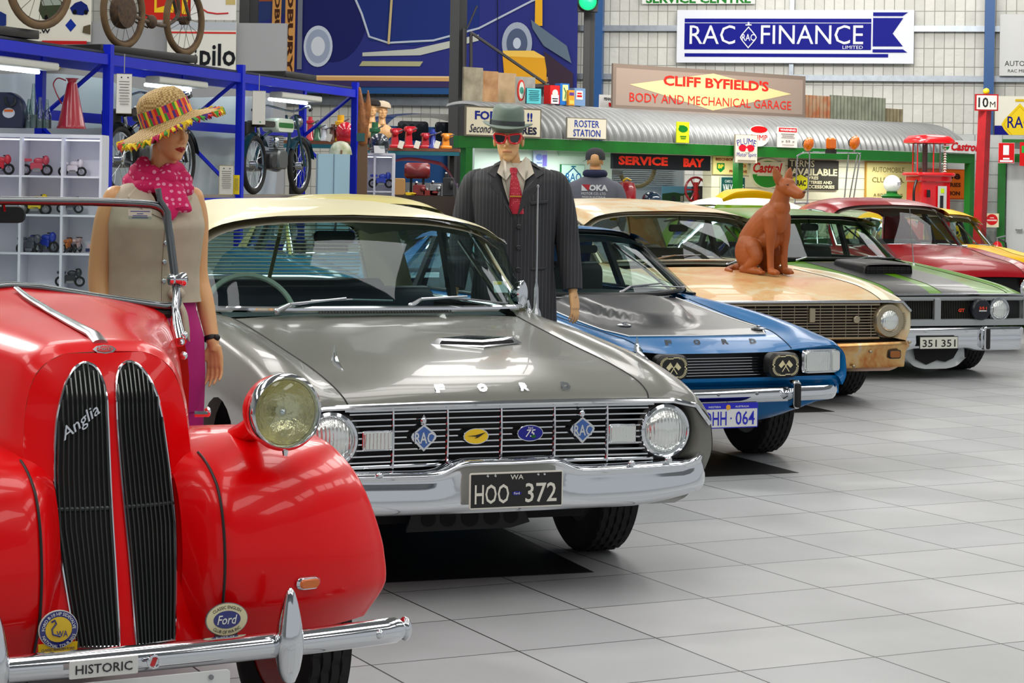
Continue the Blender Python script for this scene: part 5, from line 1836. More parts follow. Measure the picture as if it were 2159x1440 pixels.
# ---- man in a pinstripe suit between the grey sedan and the blue coupe
def build_man():
    X, Y = .018, 11.15
    root = thing('mannequin', 'male mannequin in pinstripe suit, green fedora and red sunglasses', 'mannequin', (X, Y, 0), .0)
    b = MB()
    M = head(b, (-.040, -.01, 1.775), -.06, 1.0, (-.01, .015, 1.585), soft=True)
    b.ell((-.040, -.070, 1.682), (.027, .019, .018))
    T = [(.87, .19, .12, 0), (1.0, .18, .115, 0), (1.15, .165, .11, 0), (1.3, .18, .115, 0), (1.45, .195, .115, 0), (1.55, .18, .09, .01), (1.60, .10, .07, .015), (1.63, .05, .05, .015)]
    tf, _ = torso_fn(T)
    g = [[tf(z, 2 * PI * i / 32) for i in range(32)] for z in np.linspace(.86, 1.62, 24)]
    b.grid(np.array(g), None, flip=True, close=True).ell((0, .01, .87), (.19, .12, .09)).ell((0, .01, 1.56), (.13, .07, .05))
    for s in (1, -1):
        limb(b, [(s * .160, .012, 1.50), (s * .250, .015, 1.27), (s * .305, -.03, 1.05), (s * .315, -.05, .985)], [.045, .042, .034, .026])
        hand(b, (s * .318, -.055, .965), (s * .10, -.12, -1), (s * .8, -.55, 0), .95, side=-s, curl=.30)
        limb(b, [(s * .095, 0, .86), (s * .10, 0, .48), (s * .105, .02, .10)], [.095, .062, .045])
        b.tube([(s * .105, .06, .04), (s * .11, -.05, .04), (s * .115, -.16, .03)], [.04, .045, .03], 12)
    fuse(b, 'body', SKIN2, .0042, root, 5)
    lips = MB().tube([M @ Vector(p) for p in ((-.024, -.088, -.062), (0, -.0965, -.060), (.024, -.088, -.062))], .0042, 8)
    lips.build('lips', mat('lip_pale', (206, 130, 92), .5), root)
    cloth = pattern_mat('pinstripe_cloth', (44, 45, 49), (84, 84, 88), 'stripe', .019, .10, .75, 'X')
    trim = mat('suit_lapel_cloth', (50, 51, 54), .75)
    J = [(.80, .235, .150, 0), (.95, .228, .150, 0), (1.10, .212, .142, 0), (1.22, .214, .145, 0), (1.38, .232, .150, 0), (1.48, .240, .148, 0), (1.565, .240, .128, .005), (1.600, .228, .106, .01), (1.624, .175, .092, .012), (1.646, .105, .080, .012), (1.668, .076, .070, .012)]
    f, fr = torso_fn(J)
    gap = lambda z: .004 if z < 1.375 else .004 + (z - 1.375) * (2.0 if z < 1.57 else 2.0) + max(0, z - 1.57) * 5.0
    jk = MB()
    shell(jk, f, list(np.linspace(.80, 1.50, 24)) + list(np.linspace(1.515, 1.668, 14)), gap, cloth)
    for s in (1, -1):
        limb(jk, [(s * .165, .012, 1.585), (s * .222, .012, 1.550), (s * .258, .015, 1.40), (s * .282, .015, 1.24), (s * .302, -.02, 1.08), (s * .312, -.045, .985)], [.045, .062, .069, .066, .061, .054], 20, ends=False)
    jo = jk.build('suit_jacket', cloth, root, smooth=80)
    for s in (1, -1):
        lp_ = [(.012, 1.372), (.135, 1.545), (.108, 1.575), (.150, 1.602), (.112, 1.650), (.078, 1.668), (.060, 1.60), (.040, 1.50)]
        lp_ = [(s * p[0], fr(p[0], p[1], .010 + .004 * (p[0] > .1)), p[1]) for p in lp_]
        k = len(lp_)
        m = MB().add(lp_ + [(p[0], p[1] + .012, p[2]) for p in lp_], [list(range(k)) if s > 0 else list(range(k))[::-1]] + [(i, (i + 1) % k, (i + 1) % k + k, i + k) for i in range(k)], trim)
        m.build('lapel', trim, jo, smooth=0)
        # pocket
        x0, z0, w = (.125, 1.445, .085) if s > 0 else (-.15, 1.06, .13)
        pk = MB()
        for (x0, z0, w, h) in ([(.125, 1.447, .088, .022), (.150, 1.10, .12, .016)] if s > 0 else [(-.150, 1.10, .12, .016)]):
            pk.tube([(x0 - w / 2, fr(x0 - w / 2, z0, .002), z0 - .006), (x0, fr(x0, z0, .004), z0), (x0 + w / 2, fr(x0 + w / 2, z0, .002), z0 + .004)], h / 2, 6, trim, flat=.9)
        pk.build('pocket_flap', trim, jo)
    for z in (1.318, 1.208, 1.092):
        M2 = disc_M((.022, fr(.022, z, .002), z), (0, -1, 0))
        MB().lathe([(.013, 0), (.013, .004), (.010, .006), (.008, .003), (0, .003)], 16, mat('button_dark', (30, 30, 34), .25, coat=.6), M2, caps=False).build('button', None, jo)
    MB().tube([(.0, fr(0, z, .003), z) for z in np.linspace(.81, 1.37, 12)], .002, 5, trim).build('front_edge', trim, jo)
    # shirt, collar, tie
    sh = mat('shirt_cream', (216, 208, 190), .7)
    S = [(1.3, .2, .128, 0), (1.45, .2, .128, 0), (1.56, .15, .098, .008), (1.61, .085, .078, .012), (1.655, .066, .066, .012)]
    fs, frs = torso_fn(S)
    so = shell(MB(), fs, np.linspace(1.30, 1.655, 16), lambda z: 0, sh).build('shirt', sh, root, smooth=80)
    for s in (1, -1):
        c = [(.003, 1.628, .075), (.050, 1.562, .118), (.098, 1.602, .104), (.074, 1.675, .045), (.052, 1.690, .060)]
        c = [(s * p[0], .012 - p[2] - .006, p[1]) for p in c]
        MB().add(c + [(p[0], p[1] + .006, p[2]) for p in c], [(0, 1, 2, 3, 4) if s > 0 else (4, 3, 2, 1, 0), (5, 6, 7, 8, 9)] + [(i, (i + 1) % 5, (i + 1) % 5 + 5, i + 5) for i in range(5)], sh).build('collar', sh, so, smooth=0)
    tie = pattern_mat('tie_red_dots', (178, 14, 44), (232, 130, 140), 'dot', .010, .22, .6)
    tr = []
    for z, w in ((1.630, .015), (1.622, .021), (1.600, .017), (1.590, .014), (1.55, .024), (1.48, .034), (1.42, .040), (1.385, .042)):
        x = -.012 + (1.63 - z) * .10
        y = min(frs(x, z, .012), frs(x, z, .012)) - .004 * (z > 1.59) - .012
        tr.append([(x - w, y + .006, z), (x - w * .5, y, z), (x, y - .002, z), (x + w * .5, y, z), (x + w, y + .006, z)])
    MB().grid(surf(tr, 3, 2), tie, flip=True).build('tie', tie, root)
    MB().rbox((.003, frs(0, 1.475, .034), 1.478), (.062, .006, .007), .003, mat('brass', (220, 170, 70), .2, 1.0), axis=1).build('tie_clip', None, root)
    tc = mat('suit_trouser', (40, 41, 44), .8)
    t = MB()
    for s in (1, -1):
        limb(t, [(s * .095, 0, .90), (s * .105, 0, .5), (s * .108, .02, .12)], [.12, .10, .095], 18)
    t.build('trousers', tc, root)
    MB().ell((.11, -.04, .05), (.055, .15, .05), BLACK).ell((-.11, -.04, .05), (.055, .15, .05), BLACK).build('shoes', BLACK, root)
    # fedora
    felt, band = mat('felt_green', (98, 116, 104), .9, sheen=.3), mat('hat_band', (58, 64, 66), .7)
    rows = []
    for q, (r, z, w) in enumerate(((.075, -.03, 0), (.092, -.022, 0), (.098, -.006, 0), (.100, 0, 1), (.122, .003, 1), (.146, .010, 1), (.150, .014, 1), (.146, .017, 1), (.122, .011, 1), (.101, .012, 0), (.098, .02, 0), (.096, .06, 0), (.094, .09, 0), (.086, .112, 0), (.068, .121, 0), (.036, .112, 0), (.004, .104, 0))):
        ring = []
        for i in range(40):
            t = 2 * PI * i / 40
            x, y = .90 * r * math.sin(t), -1.12 * r * math.cos(t)
            zz = z
            if w:
                zz += (.010 * abs(math.sin(t)) ** 3 - .014 * max(0, math.cos(t)) ** 2) * (r - .095) / .05
            if .05 < z and r > .03:
                pin = max(0, -y / .1) * max(0, 1 - abs(abs(x) - .06) / .04)
                x *= 1 - .22 * pin * min(1, (z - .05) / .05)
                zz -= .018 * max(0, -y / .1) * (z > .08)
            ring.append((x, y, zz))
        rows.append(ring)
    hm = MB().grid(np.array(rows), felt, close=True)
    ho = hm.build('fedora', felt, root, (-.047, -.005, 1.845), (.07, .05, -.08), smooth=80)
    br = [[(.90 * r * math.sin(2 * PI * i / 40), -1.12 * r * math.cos(2 * PI * i / 40), z) for i in range(40)] for r, z in ((.1015, .010), (.1015, .036), (.0985, .038))]
    MB().grid(np.array(br), band, close=True).rbox((-.088, -.02, .026), (.012, .035, .028), .004, band).build('hat_band', band, ho)
    # sunglasses
    rf, lens = mat('red_plastic', (222, 14, 28), .2, coat=.8), mat('smoked_lens', (26, 28, 34), .08, coat=1)
    gl = MB()
    for s in (1, -1):
        o = [(s * .008, .014), (s * .035, .020), (s * .068, .022), (s * .070, .006), (s * .060, -.022), (s * .040, -.029), (s * .018, -.024), (s * .009, -.004)]
        gl.tube([M @ Vector((p[0], -.112 + abs(p[0]) * .18, .010 + p[1])) for p in cr(o + [o[0]], 3)[:-1]], .0055, 8, rf, closed=True)
        gl.tube([M @ Vector(p) for p in ((s * .072, -.100, .024), (s * .080, -.04, .018), (s * .080, .03, .004))], .0045, 6, rf)
    gl.tube([M @ Vector(p) for p in ((-.012, -.110, .016), (0, -.113, .020), (.012, -.110, .016))], .005, 6, rf)
    go = gl.build('sunglasses', rf, root)
    for s in (1, -1):
        o = [(s * .008, .014), (s * .035, .020), (s * .068, .022), (s * .070, .006), (s * .060, -.022), (s * .040, -.029), (s * .018, -.024), (s * .009, -.004)]
        p = [M @ Vector((p[0], -.109 + abs(p[0]) * .18, .010 + p[1])) for p in o]
        MB().add(p, [list(range(8)) if s < 0 else list(range(8))[::-1]], lens).build('lens', lens, go, smooth=0)


build_man()


# ---- woman in a straw hat between the red tourer and the grey sedan
def build_woman():
    X, Y = -1.325, 7.75
    root = thing('mannequin', 'female mannequin in straw hat, pink scarf, cream blouse and magenta trousers', 'mannequin', (X, Y, 0), .42)
    b = MB()
    M = head(b, (.045, -.015, 1.716), .38, .93, (.02, .01, 1.50), nod=.10, soft=True)
    T = [(.80, .185, .13, 0), (.95, .18, .125, .01), (1.10, .135, .10, 0), (1.25, .15, .11, 0), (1.36, .165, .125, -.015), (1.46, .15, .095, .005), (1.51, .10, .07, .01), (1.54, .05, .05, .01)]
    tf, _ = torso_fn(T)
    b.grid(np.array([[tf(z, 2 * PI * i / 32) for i in range(32)] for z in np.linspace(.80, 1.53, 24)]), None, flip=True, close=True).ell((0, .0, .80), (.185, .13, .1)).ell((0, .01, 1.50), (.11, .06, .04))
    # upper arms and hands: the near arm hangs straight, the other turns its palm in
    limb(b, [(-.145, .01, 1.468), (-.175, .02, 1.38), (-.195, .035, 1.19), (-.19, .0, 1.06), (-.165, -.09, .90)], [.044, .046, .042, .040, .027])
    hand(b, (-.16, -.10, .885), (.15, -.35, -1), (-.9, -.3, .1), .88, side=1, curl=.3)
    limb(b, [(.145, .01, 1.468), (.170, .03, 1.38), (.185, .06, 1.19), (.205, .03, 1.08), (.222, -.03, .935)], [.044, .044, .038, .036, .025])
    hand(b, (.225, -.035, .915), (.02, -.10, -1), (.75, .6, 0), .90, side=-1, curl=.28)
    for s in (1, -1):
        limb(b, [(s * .09, 0, .80), (s * .09, 0, .45), (s * .09, .02, .10)], [.09, .058, .042])
        b.tube([(s * .09, .05, .04), (s * .095, -.05, .04), (s * .10, -.14, .03)], [.035, .04, .028], 12)
    fuse(b, 'body', SKIN, .0040, root, 8)
    lip = mat('lipstick', (170, 34, 30), .35)
    MB().tube([M @ Vector(p) for p in ((-.023, -.084, -.064), (-.006, -.0955, -.0585), (0, -.0950, -.061), (.006, -.0955, -.0585), (.023, -.084, -.064))], [.002, .0045, .0042, .0045, .002], 8, lip).tube([M @ Vector(p) for p in ((-.020, -.084, -.066), (0, -.0945, -.071), (.020, -.084, -.066))], [.002, .005, .002], 8, lip).build('lips', lip, root)
    ey = MB()
    for s in (1, -1):
        ey.ell((s * .033, -.075, .004), (.014, .008, .007), WHITE, M, nu=12, nv=8).ell((s * .034, -.0815, .003), (.006, .003, .006), mat('iris_brown', (60, 40, 26), .2, coat=1), M, nu=10, nv=6)
        ey.tube([M @ Vector(p) for p in ((s * .018, -.083, .009), (s * .033, -.086, .0125), (s * .049, -.078, .008))], .002, 5, BLACK)
    ey.build('eyes', WHITE, root)
    hair = mat('hair_brown', (104, 66, 34), .6)
    h = MB()
    for i in range(14):
        t = PI * .52 + PI * .96 * i / 13
        h.tube([M @ Vector(p) for p in ((.078 * math.sin(t), .02 - .095 * math.cos(t), .05), (.084 * math.sin(t), .022 - .10 * math.cos(t), -.01), (.074 * math.sin(t), .018 - .088 * math.cos(t), -.06))], [.014, .016, .008], 6, hair)
    h.build('hair', hair, root)
    bl = mat('blouse_cream', (190, 178, 156), .75, bump=.25, bscale=14, var=.10, scale=16)
    B = [(1.085, .178, .135, 0), (1.11, .172, .13, 0), (1.20, .168, .128, 0), (1.30, .175, .138, -.01), (1.37, .180, .148, -.018), (1.43, .172, .125, -.005), (1.485, .158, .095, .008), (1.512, .125, .078, .012), (1.532, .075, .066, .012)]
    f, fr = torso_fn(B)
    gp = lambda z: .01 + max(0, z - 1.40) * 3.2
    bo = shell(MB(), f, np.linspace(1.085, 1.532, 26), gp, bl).build('blouse', bl, root, smooth=80)
    for s in (1, -1):
        c = [(.012, 1.395), (.075, 1.425), (.120, 1.470), (.110, 1.520), (.060, 1.530), (.030, 1.47)]
        p = [(s * x, fr(x, z, .008), z) for x, z in c]
        MB().add(p + [(q[0], q[1] + .006, q[2]) for q in p], [list(range(6)) if s > 0 else list(range(6))[::-1]] + [(i, (i + 1) % 6, (i + 1) % 6 + 6, i + 6) for i in range(6)], bl).build('collar', bl, bo, smooth=0)
    for z in (1.375, 1.305, 1.235, 1.165):
        MB().lathe([(.009, 0), (.009, .003), (.006, .005), (0, .004)], 14, CHROME2, disc_M((.004, fr(0, z, .003), z), (0, -1, 0)), caps=False).build('button', CHROME2, bo)
    MB().tube([(.0, fr(0, z, .001), z) for z in np.linspace(1.09, 1.39, 10)], .003, 5, bl).build('placket', bl, bo)
    # knotted shirt tails at the waist
    MB().ell((.05, fr(.05, 1.11, .015), 1.12), (.032, .022, .024), bl).tube(cr([(.05, fr(.05, 1.11, .02), 1.11), (.075, -.16, 1.05), (.085, -.155, .985), (.10, -.15, .945)], 4), [.016, .017, .018, .020, .022, .025, .027, .028, .028, .024, .016, .010, .004], 10, bl, flat=.45).tube(cr([(.045, fr(.05, 1.11, .02), 1.11), (.03, -.155, 1.06), (.045, -.15, 1.02)], 4), [.014, .018, .021, .022, .022, .020, .016, .010, .004], 10, bl, flat=.45).build('knot', bl, bo)
    pk = mat('trouser_magenta', (176, 12, 112), .75)
    P = [(.60, .165, .125, 0), (.80, .198, .150, 0), (.95, .190, .148, .0), (1.06, .158, .125, 0), (1.12, .150, .118, 0)]
    pf, _ = torso_fn(P)
    t = MB().grid(np.array([[pf(z, 2 * PI * i / 32) for i in range(32)] for z in np.linspace(.68, 1.12, 14)]), pk, flip=True, close=True)
    for s in (1, -1):
        limb(t, [(s * .095, 0, .78), (s * .095, 0, .45), (s * .095, .01, .10)], [.105, .098, .10], 18)
    t.build('trousers', pk, root)
    MB().ell((.095, -.04, .04), (.045, .13, .04), BLACK).ell((-.095, -.04, .04), (.045, .13, .04), BLACK).build('shoes', BLACK, root)
    # scarf
    sc = pattern_mat('scarf_pink_dots', (208, 18, 96), (236, 150, 182), 'dot', .024, .30, .8)
    s_ = MB()
    for k, (z, r, th) in enumerate(((1.585, .068, .026), (1.555, .082, .032), (1.525, .098, .030))):
        pts = []
        for i in range(28):
            a = 2 * PI * i / 28
            rr = r * (1 + .06 * math.sin(5 * a + k * 2))
            pts.append((.02 + rr * math.sin(a), .012 - rr * 1.0 * math.cos(a), z - .022 * max(0, math.cos(a)) + .008 * math.sin(3 * a + k)))
        s_.tube(pts, [th * (1 + .18 * math.sin(7 * 2 * PI * i / 28 + k)) for i in range(28)], 10, sc, closed=True)
    for x0, x1, L in ((.00, .012, 1.39), (.045, .062, 1.425)):
        s_.tube(cr([(x0, -.085, 1.525), (x0 + .005, -.135, 1.48), (x1, -.160, 1.43), (x1, -.168, L)], 4), [.030, .033, .036, .036, .036, .036, .036, .038, .038, .036, .032, .026, .014], 12, sc, flat=.4)
    s_.build('scarf', sc, root)
    # wrist watch
    W = Vector((.2195, -.022, .945))
    M3 = disc_M(W, (.1, -.35, -1))
    MB().lathe([(.0285, -.009), (.0305, 0), (.0285, .009)], 24, BLACK, M3, caps=False).ell(W + Vector((.012, -.026, .004)), (.014, .008, .013), BLACK, nu=12, nv=8).build('wrist_watch', BLACK, root)
    # straw hat with a striped band and a ruffled rim
    straw = pattern_mat('straw_weave', (206, 176, 116), (150, 118, 66), 'check', .0085, .5, .8, bump=.6)
    H = Matrix.Translation(M @ Vector((-.006, .014, .052))) @ Matrix.Rotation(-.42, 4, 'Z') @ Matrix.Rotation(-.37, 4, 'Y') @ Matrix.Rotation(.15, 4, 'X')
    rows = []
    for r, z in ((.085, -.03), (.094, -.012), (.13, -.020), (.165, -.030), (.190, -.036), (.190, -.033), (.165, -.026), (.13, -.016), (.098, -.004), (.097, .02), (.096, .05), (.089, .080), (.068, .102), (.034, .113), (.002, .116)):
        rows.append([(r * math.sin(2 * PI * i / 48), -1.05 * r * math.cos(2 * PI * i / 48), z + (.008 * math.sin(3 * 2 * PI * i / 48) * max(0, r - .1) / .09)) for i in range(48)])
    ho = MB().grid(np.array(rows), straw, close=True, M=H).build('straw_hat', straw, root, smooth=80)
    cols = [mat('ruffle_' + n, c, .7) for n, c in (('yellow', (236, 206, 40)), ('green', (60, 150, 50)), ('magenta', (196, 24, 90)), ('orange', (236, 110, 30)), ('purple', (80, 40, 130)), ('red', (206, 30, 40)))]
    rnd = random.Random(3)
    rb = MB()
    n = 120
    for i in range(n):
        a0, a1 = 2 * PI * i / n, 2 * PI * (i + 1.3) / n
        w = .012 * math.sin(i * 2.1)
        r0, r1 = .184 + .004 * math.sin(i * 1.7), .206 + .005 * math.sin(i * 2.9)
        P_ = lambda a, r, z: (r * math.sin(a), -1.05 * r * math.cos(a), z + .008 * math.sin(3 * a))
        rb.add([P_(a0, r0, -.030), P_(a1, r0, -.030), P_(a1, r1, -.040 + w), P_(a0, r1, -.040 - w), P_(a0, r0, -.040), P_(a1, r0, -.040), P_(a1, r1, -.046 + w), P_(a0, r1, -.046 - w)], [(0, 1, 2, 3), (7, 6, 5, 4), (3, 2, 6, 7), (0, 3, 7, 4), (1, 0, 4, 5), (2, 1, 5, 6)], cols[rnd.choice((0, 0, 0, 1, 1, 2, 3, 4, 5, 0))], H)
    rb.build('ruffle_edge', cols[0], ho, smooth=0)
    bd = MB()
    nb = 60
    for i in range(nb):
        a0, a1 = 2 * PI * i / nb, 2 * PI * (i + 1) / nb
        for L in range(2):
            z0, z1 = -.004 + L * .028, -.004 + (L + 1) * .028
            r0, r1 = .1005 - .001 * L, .1005 - .001 * (L + 1)
            c = cols[(i * (3 if 10 < i < 22 else 1) + L * (i % 3)) % 6]
            bd.add([(r0 * math.sin(a0), -1.05 * r0 * math.cos(a0), z0), (r0 * math.sin(a1), -1.05 * r0 * math.cos(a1), z0), (r1 * math.sin(a1), -1.05 * r1 * math.cos(a1), z1), (r1 * math.sin(a0), -1.05 * r1 * math.cos(a0), z1)], [(0, 1, 2, 3)], c, H)
    bd.build('hat_band', cols[2], ho, smooth=0)


build_woman()


# ---- terracotta dog sitting on the rusty hood
def build_dog():
    p = Vector((math.cos(.37) * .30 - math.sin(.37) * .92 + PE[0], PE[1] + .30 * math.sin(.37) + .92 * math.cos(.37), .902))
    clay = mat('terracotta', (170, 90, 36), .5, var=.22, scale=5)
    root = thing('dog_statue', 'terracotta statue of a sitting dog with upright ears', 'dog statue', p, -math.radians(48))
    b = MB()
    # forward is +x, the dog's left is +y
    limb(b, [(-.27, 0, .12), (-.22, 0, .24), (-.12, 0, .36), (-.03, 0, .44), (.03, 0, .50)], [.095, .120, .118, .105, .080], 20)
    b.ell((.0, 0, .42), (.095, .085, .13)).ell((.045, 0, .44), (.05, .06, .085)).ell((-.09, 0, .27), (.12, .09, .10))
    limb(b, [(.0, 0, .46), (.03, 0, .55), (.06, 0, .63)], [.088, .070, .060], 18)
    b.ell((.085, 0, .655), (.082, .072, .068)).ell((.115, 0, .685), (.040, .050, .034))
    limb(b, [(.11, 0, .645), (.17, 0, .620), (.225, 0, .602)], [.058, .046, .036], 16)
    b.ell((.250, 0, .614), (.018, .020, .017)).ell((.20, 0, .582), (.05, .028, .016))
    for s in (1, -1):
        b.ell((.12, s * .034, .668), (.022, .014, .012))
        # ears
        b.tube([(.062, s * .045, .69), (.056, s * .068, .735), (.050, s * .086, .775), (.046, s * .098, .805)], [.046, .046, .030, .006], 12, flat=.35, up=(1, 0, 0))
        # front legs
        limb(b, [(.0, s * .070, .42), (.015, s * .078, .30), (.012, s * .078, .20), (.015, s * .078, .10), (.02, s * .078, .035)], [.062, .044, .031, .026, .026], 14)
        b.ell((.045, s * .080, .022), (.052, .032, .024))
        for q in (-.016, 0, .016):
            b.ell((.082, s * .080 + q, .016), (.016, .009, .014))
        # hind legs folded beside the body
        b.ell((-.20, s * .095, .165), (.115, .058, .130))
        limb(b, [(-.12, s * .115, .20), (-.08, s * .125, .12), (-.16, s * .125, .055), (-.19, s * .12, .035)], [.060, .045, .034, .03], 12)
        limb(b, [(-.22, s * .12, .03), (-.12, s * .125, .028), (-.05, s * .125, .024)], [.030, .028, .026], 12)
        for q in (-.016, 0, .016):
            b.ell((-.022, s * .125 + q, .016), (.018, .009, .014))
    limb(b, [(-.33, 0, .05), (-.38, -.06, .03), (-.34, -.16, .022), (-.26, -.20, .02)], [.035, .028, .022, .012], 10)
    fuse(b, 'body', clay, .0055, root, 4)
    nose = MB().ell((.262, 0, .618), (.011, .016, .011), mat('dog_nose', (104, 50, 34), .5))
    nose.build('nose', None, root)
    e = MB()
    for s in (1, -1):
        e.ell((.142, s * .046, .672), (.009, .007, .007), mat('dog_eye', (96, 48, 30), .3, coat=.5), nu=10, nv=6)
    e.build('eyes', None, root)


build_dog()
# ------------------------------------------------------------------ boards, posters and signs
class Frame:
    """An upright plane: origin o, turned by yaw; local x runs along it, local -y looks into the hall."""
    def __init__(self, x, y, yaw):
        self.o, self.yaw = Vector((x, y, 0)), yaw
        self.c, self.s = math.cos(yaw), math.sin(yaw)

    def hit(self, u, v, off=0.0):
        r = at(u, v, 1.0) - Vector((0, 0, CAM_H))
        n = Vector((self.s, -self.c, 0))
        p0 = self.o + n * off
        t = p0.dot(n) / (r.x * n.x + r.y * n.y)
        p = Vector((0, 0, CAM_H)) + r * t
        d = p - self.o
        return d.x * self.c + d.y * self.s, p.z

    def world(self, x, z, off=0.0):
        return Vector((self.o.x + x * self.c + off * self.s, self.o.y + x * self.s - off * self.c, z))


def colour(rgb):
    return mat('sign_colour_%d_%d_%d' % rgb, rgb, .5, spec=.12)


def board(fr, off, box, name, label, cat, base, items=(), th=.02, edge=None, tilt=0.0, outline=None, group=None, roll=0.0):
    """A board seen within pixel box (u0, v0, u1, v1); items are drawn on it in fractions of its width and height."""
    u0, v0, u1, v1 = box
    xa, za = fr.hit(u0, (v0 + v1) / 2, off)
    xb, zb = fr.hit(u1, (v0 + v1) / 2, off)
    um = (u0 + u1) / 2
    zt, zl = fr.hit(um, v0, off)[1], fr.hit(um, v1, off)[1]
    w, h = xb - xa, zt - zl
    cx, cz = (xa + xb) / 2, (zt + zl) / 2
    mb = MB()
    bm = colour(base) if isinstance(base, tuple) else base
    em = colour(edge) if isinstance(edge, tuple) else (edge or bm)
    pts = [(a * w, b * h) for a, b in outline] if outline else rect(0, 0, w, h)
    mb.poly(pts, th, em, Matrix.Translation((0, th, 0)))
    k = .97 if edge else 1.0
    mb.poly([(a * k, b * (k if not edge else 1 - .03 * w / h * (1 if w > h else h / w))) for a, b in pts], .001, bm)
    o = mb.build(name, bm, None, fr.world(cx, cz, off), (tilt, roll, fr.yaw), smooth=0)
    tag(o, label, cat, group)
    if items:
        t = MB()
        y = -.003
        for it in items:
            c = colour(it[-1]) if isinstance(it[-1], tuple) else it[-1]
            if it[0] == 't':
                _, s, x, z, tw, hh, opt, _c = it
                put_text(t, s, x * w, z * h, tw * w, hh * h if hh else None, c, y=y, **(opt or {}))
            elif it[0] == 'r':
                _, x, z, a, b, _c = it
                t.poly(rect(x * w, z * h, a * w, b * h), .0004, c, Matrix.Translation((0, y, 0)))
            elif it[0] == 'c':
                _, x, z, a, b, _c = it
                t.poly(circ(x * w, z * h, a * w, (b * h) if b else a * w, 28), .0004, c, Matrix.Translation((0, y, 0)))
            elif it[0] == 'p':
                _, q, _c = it
                t.poly([(a * w, b * h) for a, b in q], .0004, c, Matrix.Translation((0, y, 0)))
            elif it[0] == 'l':
                _, q, r, _c = it
                t.tube([(a * w, y, b * h) for a, b in q], r, 5, c, flat=1)
            y -= .0016
        t.build('lettering', None, o, smooth=0)
    return o


B_ = dict(bold=.035)
I_ = dict(bold=.035, shear=.3)
RWB = (200, 20, 24)
INK = (26, 28, 34)
CREAM = (228, 218, 180)
NAVY = (14, 18, 120)
SHED = Frame(-.54, 24.0, .695)
WALL = Frame(WALL_O.x, WALL_O.y, WALL_YAW)
OCT = [(.5 * math.cos(PI / 6 * k * 2 + PI / 6), .5 * math.sin(PI / 6 * k * 2 + PI / 6)) for k in range(6)]
OCT8 = [(.54 * math.cos(PI / 4 * k + PI / 8), .54 * math.sin(PI / 4 * k + PI / 8)) for k in range(8)]
DIA = [(0, -.5), (.42, -.12), (.5, 0), (.42, .12), (0, .5), (-.42, .12), (-.5, 0), (-.42, -.12)]

# on the end wall
SB = (10, 16, 132)
WH = (226, 228, 232)
board(WALL, .14, (1427, 21, 1927, 133), 'sign', 'large white sign with a blue pennant banner and white capitals, high on the end wall', 'sign', (224, 228, 236), [
    ('r', -.072, .30, .79, .075, SB), ('r', -.072, .0, .79, .50, SB), ('r', -.035, -.355, .86, .065, SB),
    ('p', [(.330, .455), (.475, .455), (.452, .385), (.330, .385)], SB), ('p', [(.330, .35), (.455, .35), (.412, .06), (.455, -.18), (.330, -.18)], SB), ('p', [(.330, -.235), (.456, -.235), (.474, -.295), (.330, -.295)], SB),
    ('t', 'RAC', -.347, .03, .195, .36, dict(bold=.0), WH), ('t', 'FINANCE', .075, .035, .43, .36, dict(bold=.0), WH), ('t', 'LIMITED', .247, -.20, .085, .06, B_, WH),
    ('p', [(-.193 + .036 * a * 2, -.02 + .21 * b * 2) for a, b in DIA], WH), ('p', [(-.193 + .031 * a * 2, -.02 + .18 * b * 2) for a, b in DIA], SB), ('t', 'RAC', -.193, -.02, .055, .13, None, WH), ('r', -.193, .235, .008, .05, WH), ('r', -.193, .215, .026, .022, WH), ('c', -.193, .26, .004, .012, WH)], th=.05)
board(WALL, .12, (1354, -30, 1592, 8), 'sign', 'white sign with green lettering cut by the top edge, above the blue pennant banner', 'sign', (226, 228, 222), [('t', 'SERVICE CENTRE', 0, -.22, .93, .50, B_, (30, 120, 40))], th=.03)
board(WALL, .2, (2108, 30, 2230, 160), 'sign', 'grey white wall sign reading AUTO in small dark capitals', 'sign', (206, 208, 206), [('t', 'AUTOMOBILE', -.02, -.30, .78, .085, None, INK), ('t', 'RAC MEMBER', -.1, -.42, .5, .05, None, INK), ('p', [(.12 + .26 * a, .1 + .34 * b) for a, b in OCT], (230, 200, 20)), ('p', [(.12 + .18 * a, .1 + .24 * b) for a, b in OCT], NAVY)], th=.03)
board(WALL, .25, (2097, 203, 2240, 328), 'sign', 'white and navy roadside assistance sign with a big yellow diamond badge', 'sign', (228, 226, 210), [
    ('r', 0, -.25, 1, .5, NAVY), ('p', [(-.13 + .30 * a * 2 * .9, .02 + .40 * b * 2 * .9) for a, b in DIA], (232, 200, 30)), ('p', [(-.13 + .26 * a * 2 * .9, .02 + .345 * b * 2 * .9) for a, b in DIA], (200, 160, 20)), ('p', [(-.13 + .25 * a * 2 * .9, .02 + .33 * b * 2 * .9) for a, b in DIA], (236, 206, 40)),
    ('t', 'RAC', -.13, .06, .36, .20, None, NAVY), ('r', -.13, .43, .14, .04, (214, 180, 30)), ('t', 'ROADSIDE', -.10, -.30, .56, .09, None, WH), ('t', 'ASSISTANCE', -.10, -.385, .66, .08, None, WH), ('t', 'CONTRACTOR', -.10, -.46, .66, .07, None, WH)], th=.03)
